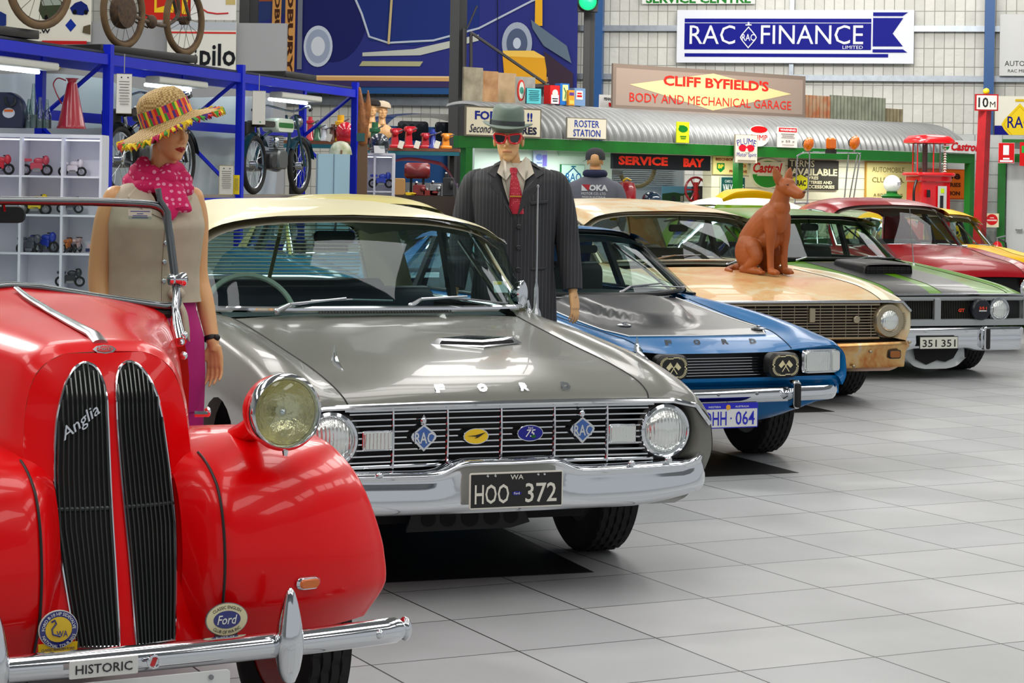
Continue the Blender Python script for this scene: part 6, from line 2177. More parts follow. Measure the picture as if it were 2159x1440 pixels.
# mural of a dark blue vintage car
NV = (44, 50, 122)
NV2 = (26, 32, 92)
HL = (190, 200, 214)
TAN = (206, 150, 84)
mur = [('r', .0, .0, 1, 1, NV), ('p', [(-.5, -.5), (-.40, -.5), (-.38, -.10), (-.5, -.02)], (170, 176, 186)), ('p', [(-.5, .02), (-.38, .12), (-.38, .5), (-.5, .5)], (44, 60, 110)), ('p', [(-.5, .20), (-.44, .20), (-.44, .5), (-.5, .5)], (150, 80, 50)),
       ('c', -.255, .12, .11, .42, NV2), ('p', [(-.24, .46), (-.02, .50), (.20, .47), (.20, -.08), (.0, -.16), (-.14, -.12), (-.165, .1), (-.20, .32)], (30, 48, 116)),
       ('l', [(-.27, .30), (-.22, .44), (-.12, .475), (.10, .475), (.5, .47)], .02, HL), ('l', [(-.20, .30), (-.165, .10), (-.14, -.09), (-.08, -.14), (.06, -.12), (.20, -.02), (.36, .20), (.50, .34)], .018, HL), ('l', [(-.285, .34), (-.24, .33), (-.20, .25)], .018, HL),
       ('p', [(-.16, -.25), (.02, -.24), (.20, -.12), (.20, -.07), (.0, -.19), (-.16, -.22)], (186, 190, 180)), ('p', [(-.17, -.33), (.02, -.33), (.03, -.29), (-.16, -.29)], (170, 168, 130)), ('r', .02, -.44, .80, .05, (206, 160, 100)), ('r', .02, -.415, .80, .012, (230, 200, 150)), ('r', .05, -.475, .86, .05, (60, 50, 90)),
       ('c', -.300, -.17, .046, .17, HL), ('c', -.300, -.17, .038, .14, (150, 162, 184)), ('c', -.300, -.17, .022, .08, (206, 212, 220)), ('c', .318, -.14, .046, .17, (160, 170, 186)), ('c', .318, -.14, .032, .12, (80, 92, 120)), ('c', .318, -.14, .012, .045, HL),
       ('l', [(-.065, .5), (-.078, -.15)], .02, (200, 180, 130)),
       ('p', [(-.445, .5), (-.415, .5), (-.420, -.10), (-.448, -.10)], TAN), ('p', [(-.405, .5), (-.372, .5), (-.374, -.38), (-.405, -.38)], TAN), ('t', 'BRADBURY', -.431, .14, .30, .045, dict(bold=.04, rot=-PI / 2), (70, 40, 26)), ('t', 'BRADBURY', -.389, .14, .40, .052, dict(bold=.04, rot=-PI / 2), (70, 40, 26)), ('p', [(-.365, .5), (-.350, .5), (-.350, -.36), (-.365, -.36)], (110, 116, 130)),
       ('p', [(.275, -.235), (.385, -.235), (.410, -.27), (.410, -.50), (.285, -.50)], (222, 160, 40)), ('p', [(.275, -.20), (.37, -.20), (.41, -.26), (.28, -.245)], (240, 196, 90)), ('p', [(.372, .5), (.392, .5), (.395, .0), (.372, .0)], (226, 170, 40)),
       ('p', [(.36, .05), (.385, .0), (.47, -.16), (.485, -.30), (.40, -.16), (.365, -.02)], (96, 112, 128)), ('p', [(.40, -.20), (.49, -.38), (.49, -.5), (.42, -.5)], (60, 46, 60)), ('l', [(.30, .44), (.34, .47), (.36, .36), (.38, .42)], .02, (190, 196, 190)), ('p', [(.295, .5), (.355, .5), (.36, .42), (.29, .42)], (60, 70, 60)), ('l', [(.255, .5), (.262, -.42)], .006, INK)]
board(WALL, .34, (540, -75, 1218, 184), 'mural', 'large blue mural picture of a vintage car across the end wall', 'mural', NV, mur, th=.02)

# on the roof of the garage shed
def roof_board(box, off, *a, **k):
    return board(SHED, off, box, *a, **k)


board(SHED, -.9, (1292, 147, 1698, 240), 'sign', 'long brown board with a cream diamond and red capitals on the shed roof', 'sign', (146, 130, 118), [
    ('p', [(-.42, .06), (0, .42), (.42, .06), (0, -.42)], (232, 196, 140)), ('t', "CLIFF BYFIELD'S", .02, .20, .55, .24, B_, (206, 44, 34)), ('t', 'BODY AND MECHANICAL GARAGE', 0, -.215, .84, .20, B_, (206, 44, 34))], th=.03, edge=(120, 106, 96), tilt=.0)
board(SHED, .02, (981, 226, 1141, 289), 'sign', 'cream board reading FOR FREE and second hand tyres behind the green fedora', 'sign', (222, 214, 188), [('t', 'FOR FREE !!', .0, .20, .76, .30, B_, (30, 44, 130)), ('t', 'Second hand', -.20, -.24, .50, .28, dict(shear=.35), (30, 34, 60)), ('t', 'TYRES', .26, -.26, .36, .26, B_, (30, 34, 60))], th=.02, edge=(110, 104, 90))
board(SHED, .02, (1195, 249, 1279, 293), 'sign', 'cream board reading ROSTER STATION in blue on the green beam', 'sign', (226, 220, 202), [('t', 'ROSTER', 0, .22, .62, .34, None, (34, 60, 160)), ('t', 'STATION', .0, -.22, .68, .34, None, (34, 60, 160))], th=.02, edge=(130, 126, 112))
board(SHED, .02, (1427, 257, 1453, 301), 'sign', 'small yellow sign with a green car on the corrugated roof', 'sign', (206, 220, 40), [('c', 0, .16, .38, .16, (20, 120, 40)), ('r', -.12, .30, .4, .07, (20, 120, 40)), ('r', 0, -.2, .5, .05, (40, 110, 40)), ('r', 0, -.3, .4, .04, (40, 110, 40))], th=.015)
board(SHED, .03, (1578, 264, 1622, 309), 'sign', 'round white and red disc behind the worn white enamel sign on the post', 'sign', (226, 226, 216), [('p', circ(0, .3, .40, .16, 20), RWB), ('t', 'PUMP', 0, -.08, .80, .26, dict(bold=.0), RWB)], th=.02, outline=circ(0, 0, .5, .5, 28))
board(SHED, .02, (1640, 268, 1681, 311), 'sign', 'white notice with a red WARNING heading on the corrugated roof', 'sign', (224, 220, 214), [('r', 0, .36, .92, .2, RWB), ('t', 'WARNING', 0, .36, .8, .11, B_, WH)] + [('r', 0, .16 - .09 * i, .70 - .1 * (i % 2), .03, (120, 116, 112)) for i in range(3)] + [('t', 'x 55 x', 0, -.2, .7, .1, None, (60, 60, 60)), ('r', 0, -.38, .6, .03, (120, 116, 112))], th=.015)
board(SHED, .05, (1984, 296, 2064, 322), 'sign', 'white strip sign with slanted red lettering at the end of the green beam', 'sign', (230, 230, 226), [('c', -.38, 0, .10, .34, (20, 130, 50)), ('r', -.38, .12, .2, .3, WH), ('p', [(-.48, .10), (-.28, .10), (-.30, .04), (-.46, .04)], RWB), ('t', 'Castrol', .12, 0, .72, .70, I_, (206, 24, 34))], th=.02)
board(SHED, -1.3, (1265, 200, 1292, 227), 'sign', 'small white sign with black capitals beside the long brown diamond board', 'sign', (226, 226, 222), [('t', 'PENNZOIL', .3, .18, 1.0, .24, B_, INK), ('p', [(.2, -.4), (.5, -.4), (.5, -.1), (.15, -.1)], RWB)], th=.02)
for i, (u0, u1, v0, v1, rgb, ru, lab) in enumerate(((1698, 1752, 200, 246, (150, 132, 104), (150, 84, 46), 'rusty corrugated sheet standing next to the brown garage board'), (1750, 1868, 200, 254, (128, 134, 116), (104, 108, 92), 'wide grey green corrugated sheet standing on the shed roof'), (1862, 1902, 228, 258, (140, 130, 100), (110, 100, 76), 'small olive corrugated offcut at the end of the standing sheets'))):
    xa, za = SHED.hit(u0, v0, -1.2 - .05 * i)
    xb, zb = SHED.hit(u1, v1, -1.2 - .05 * i)
    n = int((xb - xa) / .076 * 6)
    gm = mat('corrugated_%d' % i, rgb, .6, .2, rgb2=ru, scale=5)
    g = np.array([[(x, .012 * math.sin(x / .076 * 2 * PI) + d, z) for x in np.linspace(0, xb - xa, n)] for z, d in ((zb - .1 - za, 0), (0, 0), (0, .006), (zb - .1 - za, .006))])
    o = MB().grid(g, gm).build('corrugated_sheet', gm, None, SHED.world(xa, za, -1.2 - .05 * i), (0, 0, SHED.yaw))
    tag(o, lab, 'metal sheet')
# boards and tins standing on the roof behind the hoist arm
for (u0, v0, u1, v1, rgb, ru, lab) in ((978, 142, 1018, 214, (158, 150, 128), (120, 112, 92), 'grey weathered plank upright against the black column'), (1018, 150, 1050, 216, (176, 138, 96), (140, 98, 60), 'tan timber plank between the weathered boards'), (1050, 154, 1088, 218, (150, 130, 96), (176, 150, 116), 'streaked brown plank behind the hanging hook chain'), (1086, 162, 1128, 220, (150, 152, 146), (120, 122, 116), 'pale grey sheet behind the oval tin sign')):
    o = board(SHED, -1.0, (u0, v0, u1, v1), 'timber_plank', lab, 'plank', mat('plank_%d' % u0, rgb, .8, rgb2=ru, scale=6), th=.03)
board(SHED, -.8, (1092, 168, 1107, 213), 'sign', 'oval red and white enamel sign on the shed roof', 'sign', (196, 60, 50), [('c', 0, 0, .36, .40, (200, 206, 196)), ('c', 0, 0, .28, .16, (70, 140, 120))], outline=circ(0, 0, .5, .5, 24))
board(SHED, -.75, (1110, 186, 1141, 219), 'sign', 'teal notice with fine dark print standing on the shed roof', 'sign', (92, 190, 196), [('r', 0, .34 - .12 * i, .72 - .1 * (i % 2), .035, (20, 60, 80)) for i in range(6)], edge=(30, 70, 80))
board(SHED, -.7, (1160, 180, 1180, 219), 'oil_tin', 'red and white motor oil tin with a face, next to teal notice', 'tin', (206, 40, 40), [('r', 0, -.25, .8, .48, WH), ('c', 0, .08, .3, .2, (224, 214, 206)), ('r', 0, -.22, .6, .05, INK), ('r', 0, -.34, .5, .05, INK)], th=.12)
board(SHED, -.7, (1181, 176, 1200, 221), 'oil_tin', 'tall blue tin with a pale yellow map panel', 'tin', (40, 110, 190), [('r', .05, .06, .62, .76, (206, 214, 150)), ('l', [(-.1, .3), (.1, .1), (.0, -.2)], .006, (60, 120, 60))], th=.10)
board(SHED, -.66, (1199, 190, 1211, 222), 'oil_bottle', 'small purple and orange bottle between two tins', 'bottle', (226, 150, 50), [('r', 0, .25, .8, .2, (90, 60, 130)), ('r', 0, -.3, .8, .25, (230, 190, 90))], th=.08)
board(SHED, -.7, (1211, 186, 1234, 223), 'oil_tin', 'grey blue tin with red lettering, last in the row by the column', 'tin', (110, 140, 176), [('r', -.05, .1, .6, .5, (220, 214, 206)), ('r', -.05, .2, .4, .08, RWB), ('r', -.05, .05, .44, .10, RWB)], th=.12)
# under the beam
board(SHED, -.59, (1183, 347, 1233, 398), 'sign', 'mint green sign with a blue diamond badge between the suit and the grey jacket', 'sign', (186, 220, 206), [('p', [(.0 + .36 * a * 2, -.0 + .40 * b * 2) for a, b in DIA], (20, 90, 120)), ('p', [(.30 * a * 2, .33 * b * 2) for a, b in DIA], (196, 226, 226)), ('t', 'RAC', 0, -.02, .62, .34, None, (20, 96, 150)), ('r', 0, .42, .2, .05, (20, 90, 120))], th=.02, edge=(20, 120, 60))
board(SHED, -.59, (1180, 318, 1292, 330), 'sign', 'long pale green strip board under the green beam', 'sign', (176, 214, 186), th=.02)
board(SHED, -.59, (1125, 318, 1154, 352), 'sign', 'pale purple and white poster at the right shoulder of the suit', 'poster', (190, 204, 232), [('c', -.1, .1, .25, .2, (120, 140, 206)), ('r', .3, -.1, .3, .7, (120, 110, 200)), ('r', -.1, -.25, .4, .06, (110, 130, 200))], th=.01)
sv = (232, 54, 34)
board(SHED, -.10, (1293, 326, 1498, 358), 'sign', 'black sign reading SERVICE BAY in raised orange red letters', 'sign', (26, 30, 34), [('t', 'SERVICE', -.20, .05, .50, .58, dict(bold=.045), sv), ('t', 'BAY', .32, .02, .22, .58, dict(bold=.06), sv)], th=.05)
board(SHED, -.59, (1504, 330, 1576, 368), 'sign', 'yellow garage sign with a green shield behind the green post', 'sign', (222, 204, 130), [('t', 'BEECHBORO', -.13, .33, .62, .16, B_, (150, 60, 30)), ('p', [(-.40, .12), (-.18, .12), (-.18, -.2), (-.29, -.40), (-.40, -.2)], (20, 120, 50)), ('t', 'BP', -.29, -.06, .16, .22, B_, (236, 214, 60)), ('t', 'SERVICE', .28, .0, .34, .16, B_, (170, 60, 30)), ('t', 'PH. 7', .08, -.32, .24, .15, B_, (150, 60, 30)), ('t', 'AVE', .38, -.32, .18, .15, B_, (150, 60, 30))], th=.02)
board(SHED, -.59, (1520, 373, 1571, 420), 'sign', 'dark green sign with white capitals under the yellow shield sign', 'sign', (24, 76, 72), [('t', 'CARS LOVE', -.1, .30, .5, .12, None, (200, 216, 206)), ('t', 'VALVOLINE', .0, .02, .86, .30, B_, (226, 230, 222)), ('r', 0, -.32, .6, .06, (160, 190, 180))], th=.02, edge=(206, 214, 200))
board(SHED, -.59, (1582, 334, 1654, 398), 'sign', 'round cream and green sign with red script under the beam', 'sign', (222, 218, 180), [('c', 0, -.02, .44, .44, (44, 140, 40)), ('r', .0, .18, 1.0, .42, (228, 222, 190)), ('t', 'Castrol', .0, .19, .86, .34, I_, (212, 40, 30)), ('p', [(-.30, -.02), (.3, -.02), (.32, -.08), (-.32, -.08)], (228, 222, 190))], th=.03, outline=circ(0, 0, .5, .5, 32))
board(SHED, .06, (1550, 284, 1597, 344), 'sign', 'worn white enamel sign with blue words and red shapes on the green post', 'sign', (222, 216, 200), [('t', 'PLUME', 0, .27, .86, .22, dict(bold=.0, arc=.5), (30, 40, 140)), ('c', -.17, .03, .18, .12, (206, 24, 44)), ('c', .17, .03, .18, .12, (206, 24, 44)), ('p', [(-.08, -.12), (.08, -.12), (.03, .02), (-.03, .02)], (222, 216, 200)), ('t', 'Motor Spirit', 0, -.22, .88, .20, None, (30, 40, 140)), ('r', 0, -.42, .8, .06, (140, 130, 110))], th=.02, edge=(150, 140, 120))
board(SHED, -.59, (1664, 338, 1768, 400), 'sign', 'dark board with cream print reading TERMS AVAILABLE, tyres, batteries and accessories', 'sign', (62, 58, 50), [('t', 'TERMS', -.25, .38, .50, .22, B_, CREAM), ('t', 'AVAILABLE', .0, .10, .94, .24, B_, CREAM), ('t', 'ON', -.42, -.10, .10, .09, B_, CREAM), ('t', 'TYRES', -.05, -.10, .26, .11, B_, CREAM), ('t', 'BATTERIES AND', .06, -.25, .60, .11, B_, CREAM), ('t', 'ACCESSORIES', .10, -.40, .62, .12, B_, CREAM)], th=.02)
board(SHED, -.59, (1826, 342, 1928, 432), 'sign', 'cream timber framed board reading AUTOMOBILE CLUB', 'sign', (222, 206, 140), [('t', 'AUTOMOBILE', -.05, .32, .66, .12, None, (110, 96, 50)), ('t', 'CLUB W.A.', -.05, .08, .66, .12, None, (110, 96, 50)), ('t', 'A ROAD SIGN IS', -.05, -.27, .60, .07, None, (130, 112, 60)), ('t', 'STATION', -.05, -.40, .50, .07, None, (130, 112, 60))], th=.03, edge=(196, 150, 70))
board(SHED, -.59, (1938, 356, 2034, 420), 'sign', 'orange sign reading BATTERIES STATION behind the red petrol pump', 'sign', (226, 104, 24), [('t', 'sse', .20, .26, .40, .20, B_, (60, 20, 10)), ('t', 'BATTERIES', .10, -.02, .62, .14, B_, (70, 26, 12)), ('t', 'STATION', .14, -.30, .50, .14, B_, (70, 26, 12))], th=.02, edge=(180, 70, 20))
board(SHED, -.59, (1958, 441, 2030, 517), 'sign', 'yellow eight sided service sign beside the red petrol pump', 'sign', (228, 190, 20), [('p', [(a * .90, b * .90) for a, b in OCT8], INK), ('p', [(a * .86, b * .86) for a, b in OCT8], (228, 190, 20)), ('t', 'SERVICE', .0, .30, .62, .11, None, INK), ('t', 'RAC', .02, -.04, .70, .34, B_, INK), ('t', 'STATION', .05, -.36, .44, .09, None, INK)], th=.02, outline=OCT8)
board(SHED, -.57, (1668, 368, 1707, 404), 'sign', 'yellow six sided tag showing behind the dog ears', 'sign', (226, 220, 20), [('t', 'RAC', .05, 0, .5, .34, B_, INK)], th=.015, outline=OCT)
board(SHED, -.605, (2038, 402, 2058, 444), 'notice', 'white paper notice on the cream wall beside the red post', 'notice', (214, 216, 224), [('r', 0, .35 - .1 * i, .7, .03, (150, 154, 170)) for i in range(7)], th=.004)
board(Frame(0, 26.2, .3), 0, (1996, 456, 2016, 530), 'notice', 'tall white price card with a green top beside the petrol pump', 'notice', (214, 220, 224), [('r', 0, .40, .9, .16, (60, 160, 110)), ('r', 0, .1, .6, .02, (120, 120, 130)), ('r', 0, 0, .6, .02, (120, 120, 130))], th=.01, roll=-.08)
# small red safety signs at the door
DOOR = Frame(*WALL.world(0, 0, 1.6)[:2], -.2)
board(DOOR, .3, (2105, 301, 2139, 344), 'sign', 'red fire extinguisher sign above the green door frame', 'sign', RWB, [('r', -.02, .14, .36, .48, WH), ('r', 0, -.28, .4, .08, WH), ('r', 0, -.4, .8, .09, WH)], th=.01, edge=(230, 200, 200))
board(DOOR, .3, (2150, 300, 2190, 350), 'sign', 'red sign with a green mark cut by the photo edge', 'sign', RWB, [('r', -.2, .2, .4, .3, (40, 160, 60))], th=.01)
board(DOOR, .15, (2077, 450, 2106, 479), 'sign', 'cream card with a round red sign above the fire extinguisher', 'sign', (226, 214, 180), [('c', 0, .05, .42, .40, (206, 30, 34)), ('r', 0, .0, .7, .10, (236, 206, 200)), ('r', 0, .18, .3, .06, (236, 206, 200))], th=.01)
# ------------------------------------------------------------------ the garage shed
def build_shed():
    root = thing('garage_shed', 'open fronted garage shed with corrugated barrel roof, green beam and cream boards', 'shed', SHED.o, SHED.yaw)
    L = 9.45
    MB().box((L / 2 - .1, .05, 2.022), (L, .10, .136), GREEN).build('beam', GREEN, root, smooth=0)
    for u, w in ((983, .10), (1556, .085)):
        x = SHED.hit(u, 360, -.05)[0]
        MB().box((x, .05, .98), (w, .10, 1.96), GREEN).build('post', GREEN, root, smooth=0)
    MB().box((L - .15, .05, .98), (.10, .10, 1.96), GREEN).build('post', GREEN, root, smooth=0)
    cor = mat('corrugated_roof', (128, 130, 130), .42, .35, var=.12, scale=3)
    n = int(L / .115 * 8)
    xs = np.linspace(.62, L - .2, n)
    wv = -.024 * np.sin(xs / .115 * 2 * PI)
    rows = []
    for t in np.linspace(0, PI * .62, 16):
        ny, nz = -math.cos(t), math.sin(t)
        y, z = .02 + .85 - .85 * math.cos(t), 2.095 + .42 * math.sin(t)
        rows.append([(x, y + w * ny, z + w * nz) for x, w in zip(xs, wv)])
    MB().grid(np.array(rows), cor).build('corrugated_roof', cor, root, smooth=80)
    bo = grid_mat('weatherboard', (226, 220, 190), (222, 215, 184), (150, 142, 116), 30.0, .155, .006, .5)
    x0, x1 = SHED.hit(1290, 370, -.62)[0], SHED.hit(1500, 370, -.62)[0]
    xl = SHED.hit(1000, 360, -.62)[0]
    w = MB().box(((x0 + xl) / 2, .70, 1.0), (x0 - xl, .16, 2.0), mat('mint_wall', (206, 226, 214), .5)).box(((x1 + L) / 2, .70, 1.0), (L - x1, .16, 2.0), bo).box(((x0 + x1) / 2, .70, 1.93), (x1 - x0, .16, .16), bo)
    w.build('wall_panel', bo, root, smooth=0)
    # inside of the service bay
    rb = mat('rust_sheet', (150, 110, 76), .7, rgb2=(120, 128, 126), scale=4)
    g = [[(x, 1.9 + .012 * math.sin(x / .076 * 2 * PI), z) for x in np.linspace(x0 - 1.4, x0 + .55, 120)] for z in (0, 2.0)]
    MB().grid(np.array(g), rb).build('rusty_back_sheet', rb, root)
    MB().box((x0 + .62, 1.8, 1.0), (.16, .16, 2.0), mat('timber_orange', (176, 112, 44), .6, var=.3)).build('timber_upright', None, root, smooth=0)
    cs = mat('pale_sheet', (186, 200, 210), .45, .3)
    g = [[(x, 1.95, z + 0) for x in (x0 + .5, x1 + .8)] for z in np.linspace(.0, 2.0, 3)]
    sl = MB().grid(np.array(g), cs)
    for i in range(16):
        sl.box(((x0 + x1) / 2 + .6, 1.93, 1.55 + i * .028), (x1 - x0, .02, .012), cs)
    sl.build('pale_back_sheet', cs, root, smooth=0)
    for x in (1.4, 4.2, 7.4):
        area_light('shed_lamp', SHED.world(x, 1.93, -.22), (0, 0, SHED.yaw), 1.5, .12, 26, (.95, 1, .96))
    return root


build_shed()


def pt(u, v, y):
    return at(u, v, y)


# things in the service bay
def bay(u, v, off):
    x, z = SHED.hit(u, v, off)
    return SHED.world(x, z, off)


p = bay(1338, 340, -1.6)
tag(MB().tube([bay(1278, 360, -1.5), bay(1308, 362, -1.5)], .05, 16, mat('pipe_grey', (130, 140, 144), .5), caps=False).tube([bay(1278, 360, -1.5), bay(1308, 362, -1.5)], .045, 16, DARK).build('pipe', None), 'grey pipe end below the word SERVICE', 'pipe')
ring = []
for i in range(30):
    a = PI * 1.05 + PI * 1.0 * i / 29
    q = bay(1343, 352, -1.55)
    ring.append((q.x + .235 * math.cos(a), q.y, q.z + .26 * math.sin(a)))
tag(MB().tube(ring, .028, 10, mat('hose_olive', (112, 104, 70), .6)).tube([(p[0] * 1, p[1] + .05, p[2]) for p in ring], .022, 10, mat('hose_dark', (70, 64, 50), .6)).build('hose', None), 'brown hoses looped in a U inside the service bay', 'hose')
q = bay(1321, 398, -1.2)
tag(MB().lathe([(.0, -.30), (.11, -.28), (.125, -.15), (.125, .0), (.10, .075), (.03, .10), (0, .1)], 24, mat('tank_red', (176, 20, 40), .3, coat=.5), Matrix.Translation(q)).tube([q + Vector((-.05, 0, .1)), q + Vector((0, 0, .14)), q + Vector((.06, 0, .11))], .012, 6, YELLOW).build('gas_bottle', None), 'red round tank with yellow strap in the service bay', 'tank')
q = bay(1374, 421, -.9)
tag(MB().ell(q, (.13, .13, .11), mat('dark_blue_gloss', (26, 44, 66), .2, coat=1)).build('crash_helmet', None), 'dark blue helmet shape below the hoses, above the rusty roof', 'helmet')
# picture and a red flywheel engine
board(SHED, -1.7, (1396, 393, 1480, 425), 'picture', 'picture of people under trees at the back of the service bay', 'picture', (110, 170, 200), [('p', [(-.5, -.5), (.5, -.5), (.5, .0), (.2, .12), (0, .02), (-.2, .10), (-.5, 0)], (50, 84, 56)), ('r', .10, -.28, .12, .42, (206, 204, 196)), ('r', -.22, -.3, .10, .34, (60, 60, 70)), ('r', -.02, -.3, .07, .36, (176, 170, 160)), ('r', .3, -.3, .08, .34, (206, 196, 180))], th=.01)
q = bay(1467, 400, -1.1)
rd = mat('flywheel_red', (170, 24, 40), .35, coat=.3)
e = MB()
M = Matrix.Translation(q) @ Matrix.Rotation(.5, 4, 'Z') @ Matrix.Rotation(PI / 2, 4, 'X')
e.tube([(.165 * math.cos(2 * PI * i / 40), .165 * math.sin(2 * PI * i / 40), 0) for i in range(40)], .016, 8, rd, closed=True, M=M)
for i in range(6):
    e.tube([(0, 0, 0), (.16 * math.cos(i * PI / 3), .16 * math.sin(i * PI / 3), 0)], .011, 6, rd, M=M)
fo = e.build('flywheel', rd, None)
tag(fo, 'red spoked flywheel machine at the right end of the service bay', 'machine')
MB().tube([q + Vector((0, -.02, .1)), q + Vector((.0, -.02, -.5))], .03, 8, RED).rbox(tuple(q + Vector((.08, .12, -.1))), (.24, .2, .3), .04, mat('engine_dark', (40, 40, 42), .5)).box(tuple(q + Vector((.05, .1, -.75))), (.4, .3, .6), DARK).build('engine_block', None, fo)


def jacket_person():
    q = at(1254, 405, 22.0)
    root = thing('mannequin', 'figure in grey work jacket and dark cap seen from behind', 'mannequin', (q.x, q.y, 0), -.10)
    root.scale = (1.04, 1.04, 1.04)
    b = MB()
    head(b, (0, 0, 1.725), PI, 1.0, (0, .0, 1.52))
    b.ell((0, 0, 1.42), (.17, .075, .13)).tube([(0, 0, 1.45), (0, 0, .9)], [.10, .10], 16)
    for s in (1, -1):
        limb(b, [(s * .17, 0, 1.43), (s * .25, 0, 1.2), (s * .22, .10, 1.0)], [.055, .045, .035])
        limb(b, [(s * .09, 0, .92), (s * .10, 0, .5), (s * .1, 0, .06)], [.09, .06, .05])
        hand(b, (s * .22, .11, .98), (0, .2, -1), (s, 0, 0), .9, side=-s)
    fuse(b, 'body', SKIN, .006, root, 4)
    gj = mat('jacket_grey', (98, 100, 112), .8)
    J = [(.90, .235, .14, 0), (1.1, .24, .145, 0), (1.3, .252, .145, 0), (1.42, .262, .135, 0), (1.50, .245, .11, 0), (1.55, .17, .09, 0), (1.585, .09, .075, 0)]
    f, fr = torso_fn(J)
    jm = shell(MB(), f, np.linspace(.9, 1.585, 24), lambda z: 0, gj)
    for s in (1, -1):
        limb(jm, [(s * .16, 0, 1.50), (s * .225, 0, 1.44), (s * .275, 0, 1.25), (s * .25, .08, 1.03)], [.05, .07, .066, .05], 16, ends=False)
    jo = jm.build('work_jacket', gj, root, smooth=80)
    t = MB()
    lt = mat('print_white', (214, 214, 220), .6)
    y = fr(0, 1.40, .012)
    put_text(t, 'OKA', .045, 1.462, .19, .062, lt, y=y, bold=.05)
    t.poly([(-.125, 1.494), (-.035, 1.494), (-.055, 1.432)], .001, mat('print_red', (176, 30, 44), .6), Matrix.Translation((0, y, 0))).poly([(-.125, 1.492), (-.125, 1.430), (-.062, 1.430)], .001, lt, Matrix.Translation((0, y, 0)))
    put_text(t, 'MOTOR CO. LTD.', .0, 1.403, .25, .026, lt, y=y, bold=.03)
    put_text(t, 'MADE IN AUSTRALIA', .0, 1.368, .235, .020, lt, y=y, bold=.02)
    t.build('back_print', lt, jo, smooth=0)
    nv = mat('collar_navy', (26, 32, 66), .8)
    MB().tube([(.088 * math.sin(2 * PI * i / 24), -.082 * math.cos(2 * PI * i / 24), 1.605) for i in range(24)], .040, 10, nv, closed=True).build('collar', nv, jo)
    cp = mat('cap_charcoal', (52, 53, 58), .8)
    c = MB().lathe([(.094, .0), (.096, .02), (.092, .06), (.070, .098), (.03, .115), (.0, .117)], 28, cp, Matrix.Translation((0, .0, 1.745)) @ Matrix.Scale(1.06, 4)).grid(surf([[(-.06, .085, 1.765), (-.09, .0, 1.75), (-.06, -.06, 1.755)], [(-.085, .12, 1.755), (-.135, .05, 1.725), (-.10, -.02, 1.735)]], 3, 4), cp)
    co = c.build('baseball_cap', cp, root)
    MB().poly(circ(.0, 1.762, .036, .026, 16, 0, PI), .002, SKIN, Matrix.Translation((0, -.101, 0))).build('cap_opening', SKIN, co)
    t = MB()
    for s in (1, -1):
        limb(t, [(s * .10, 0, .94), (s * .1, 0, .5), (s * .1, 0, .08)], [.12, .10, .09])
    t.build('trousers', nv, root)


jacket_person()


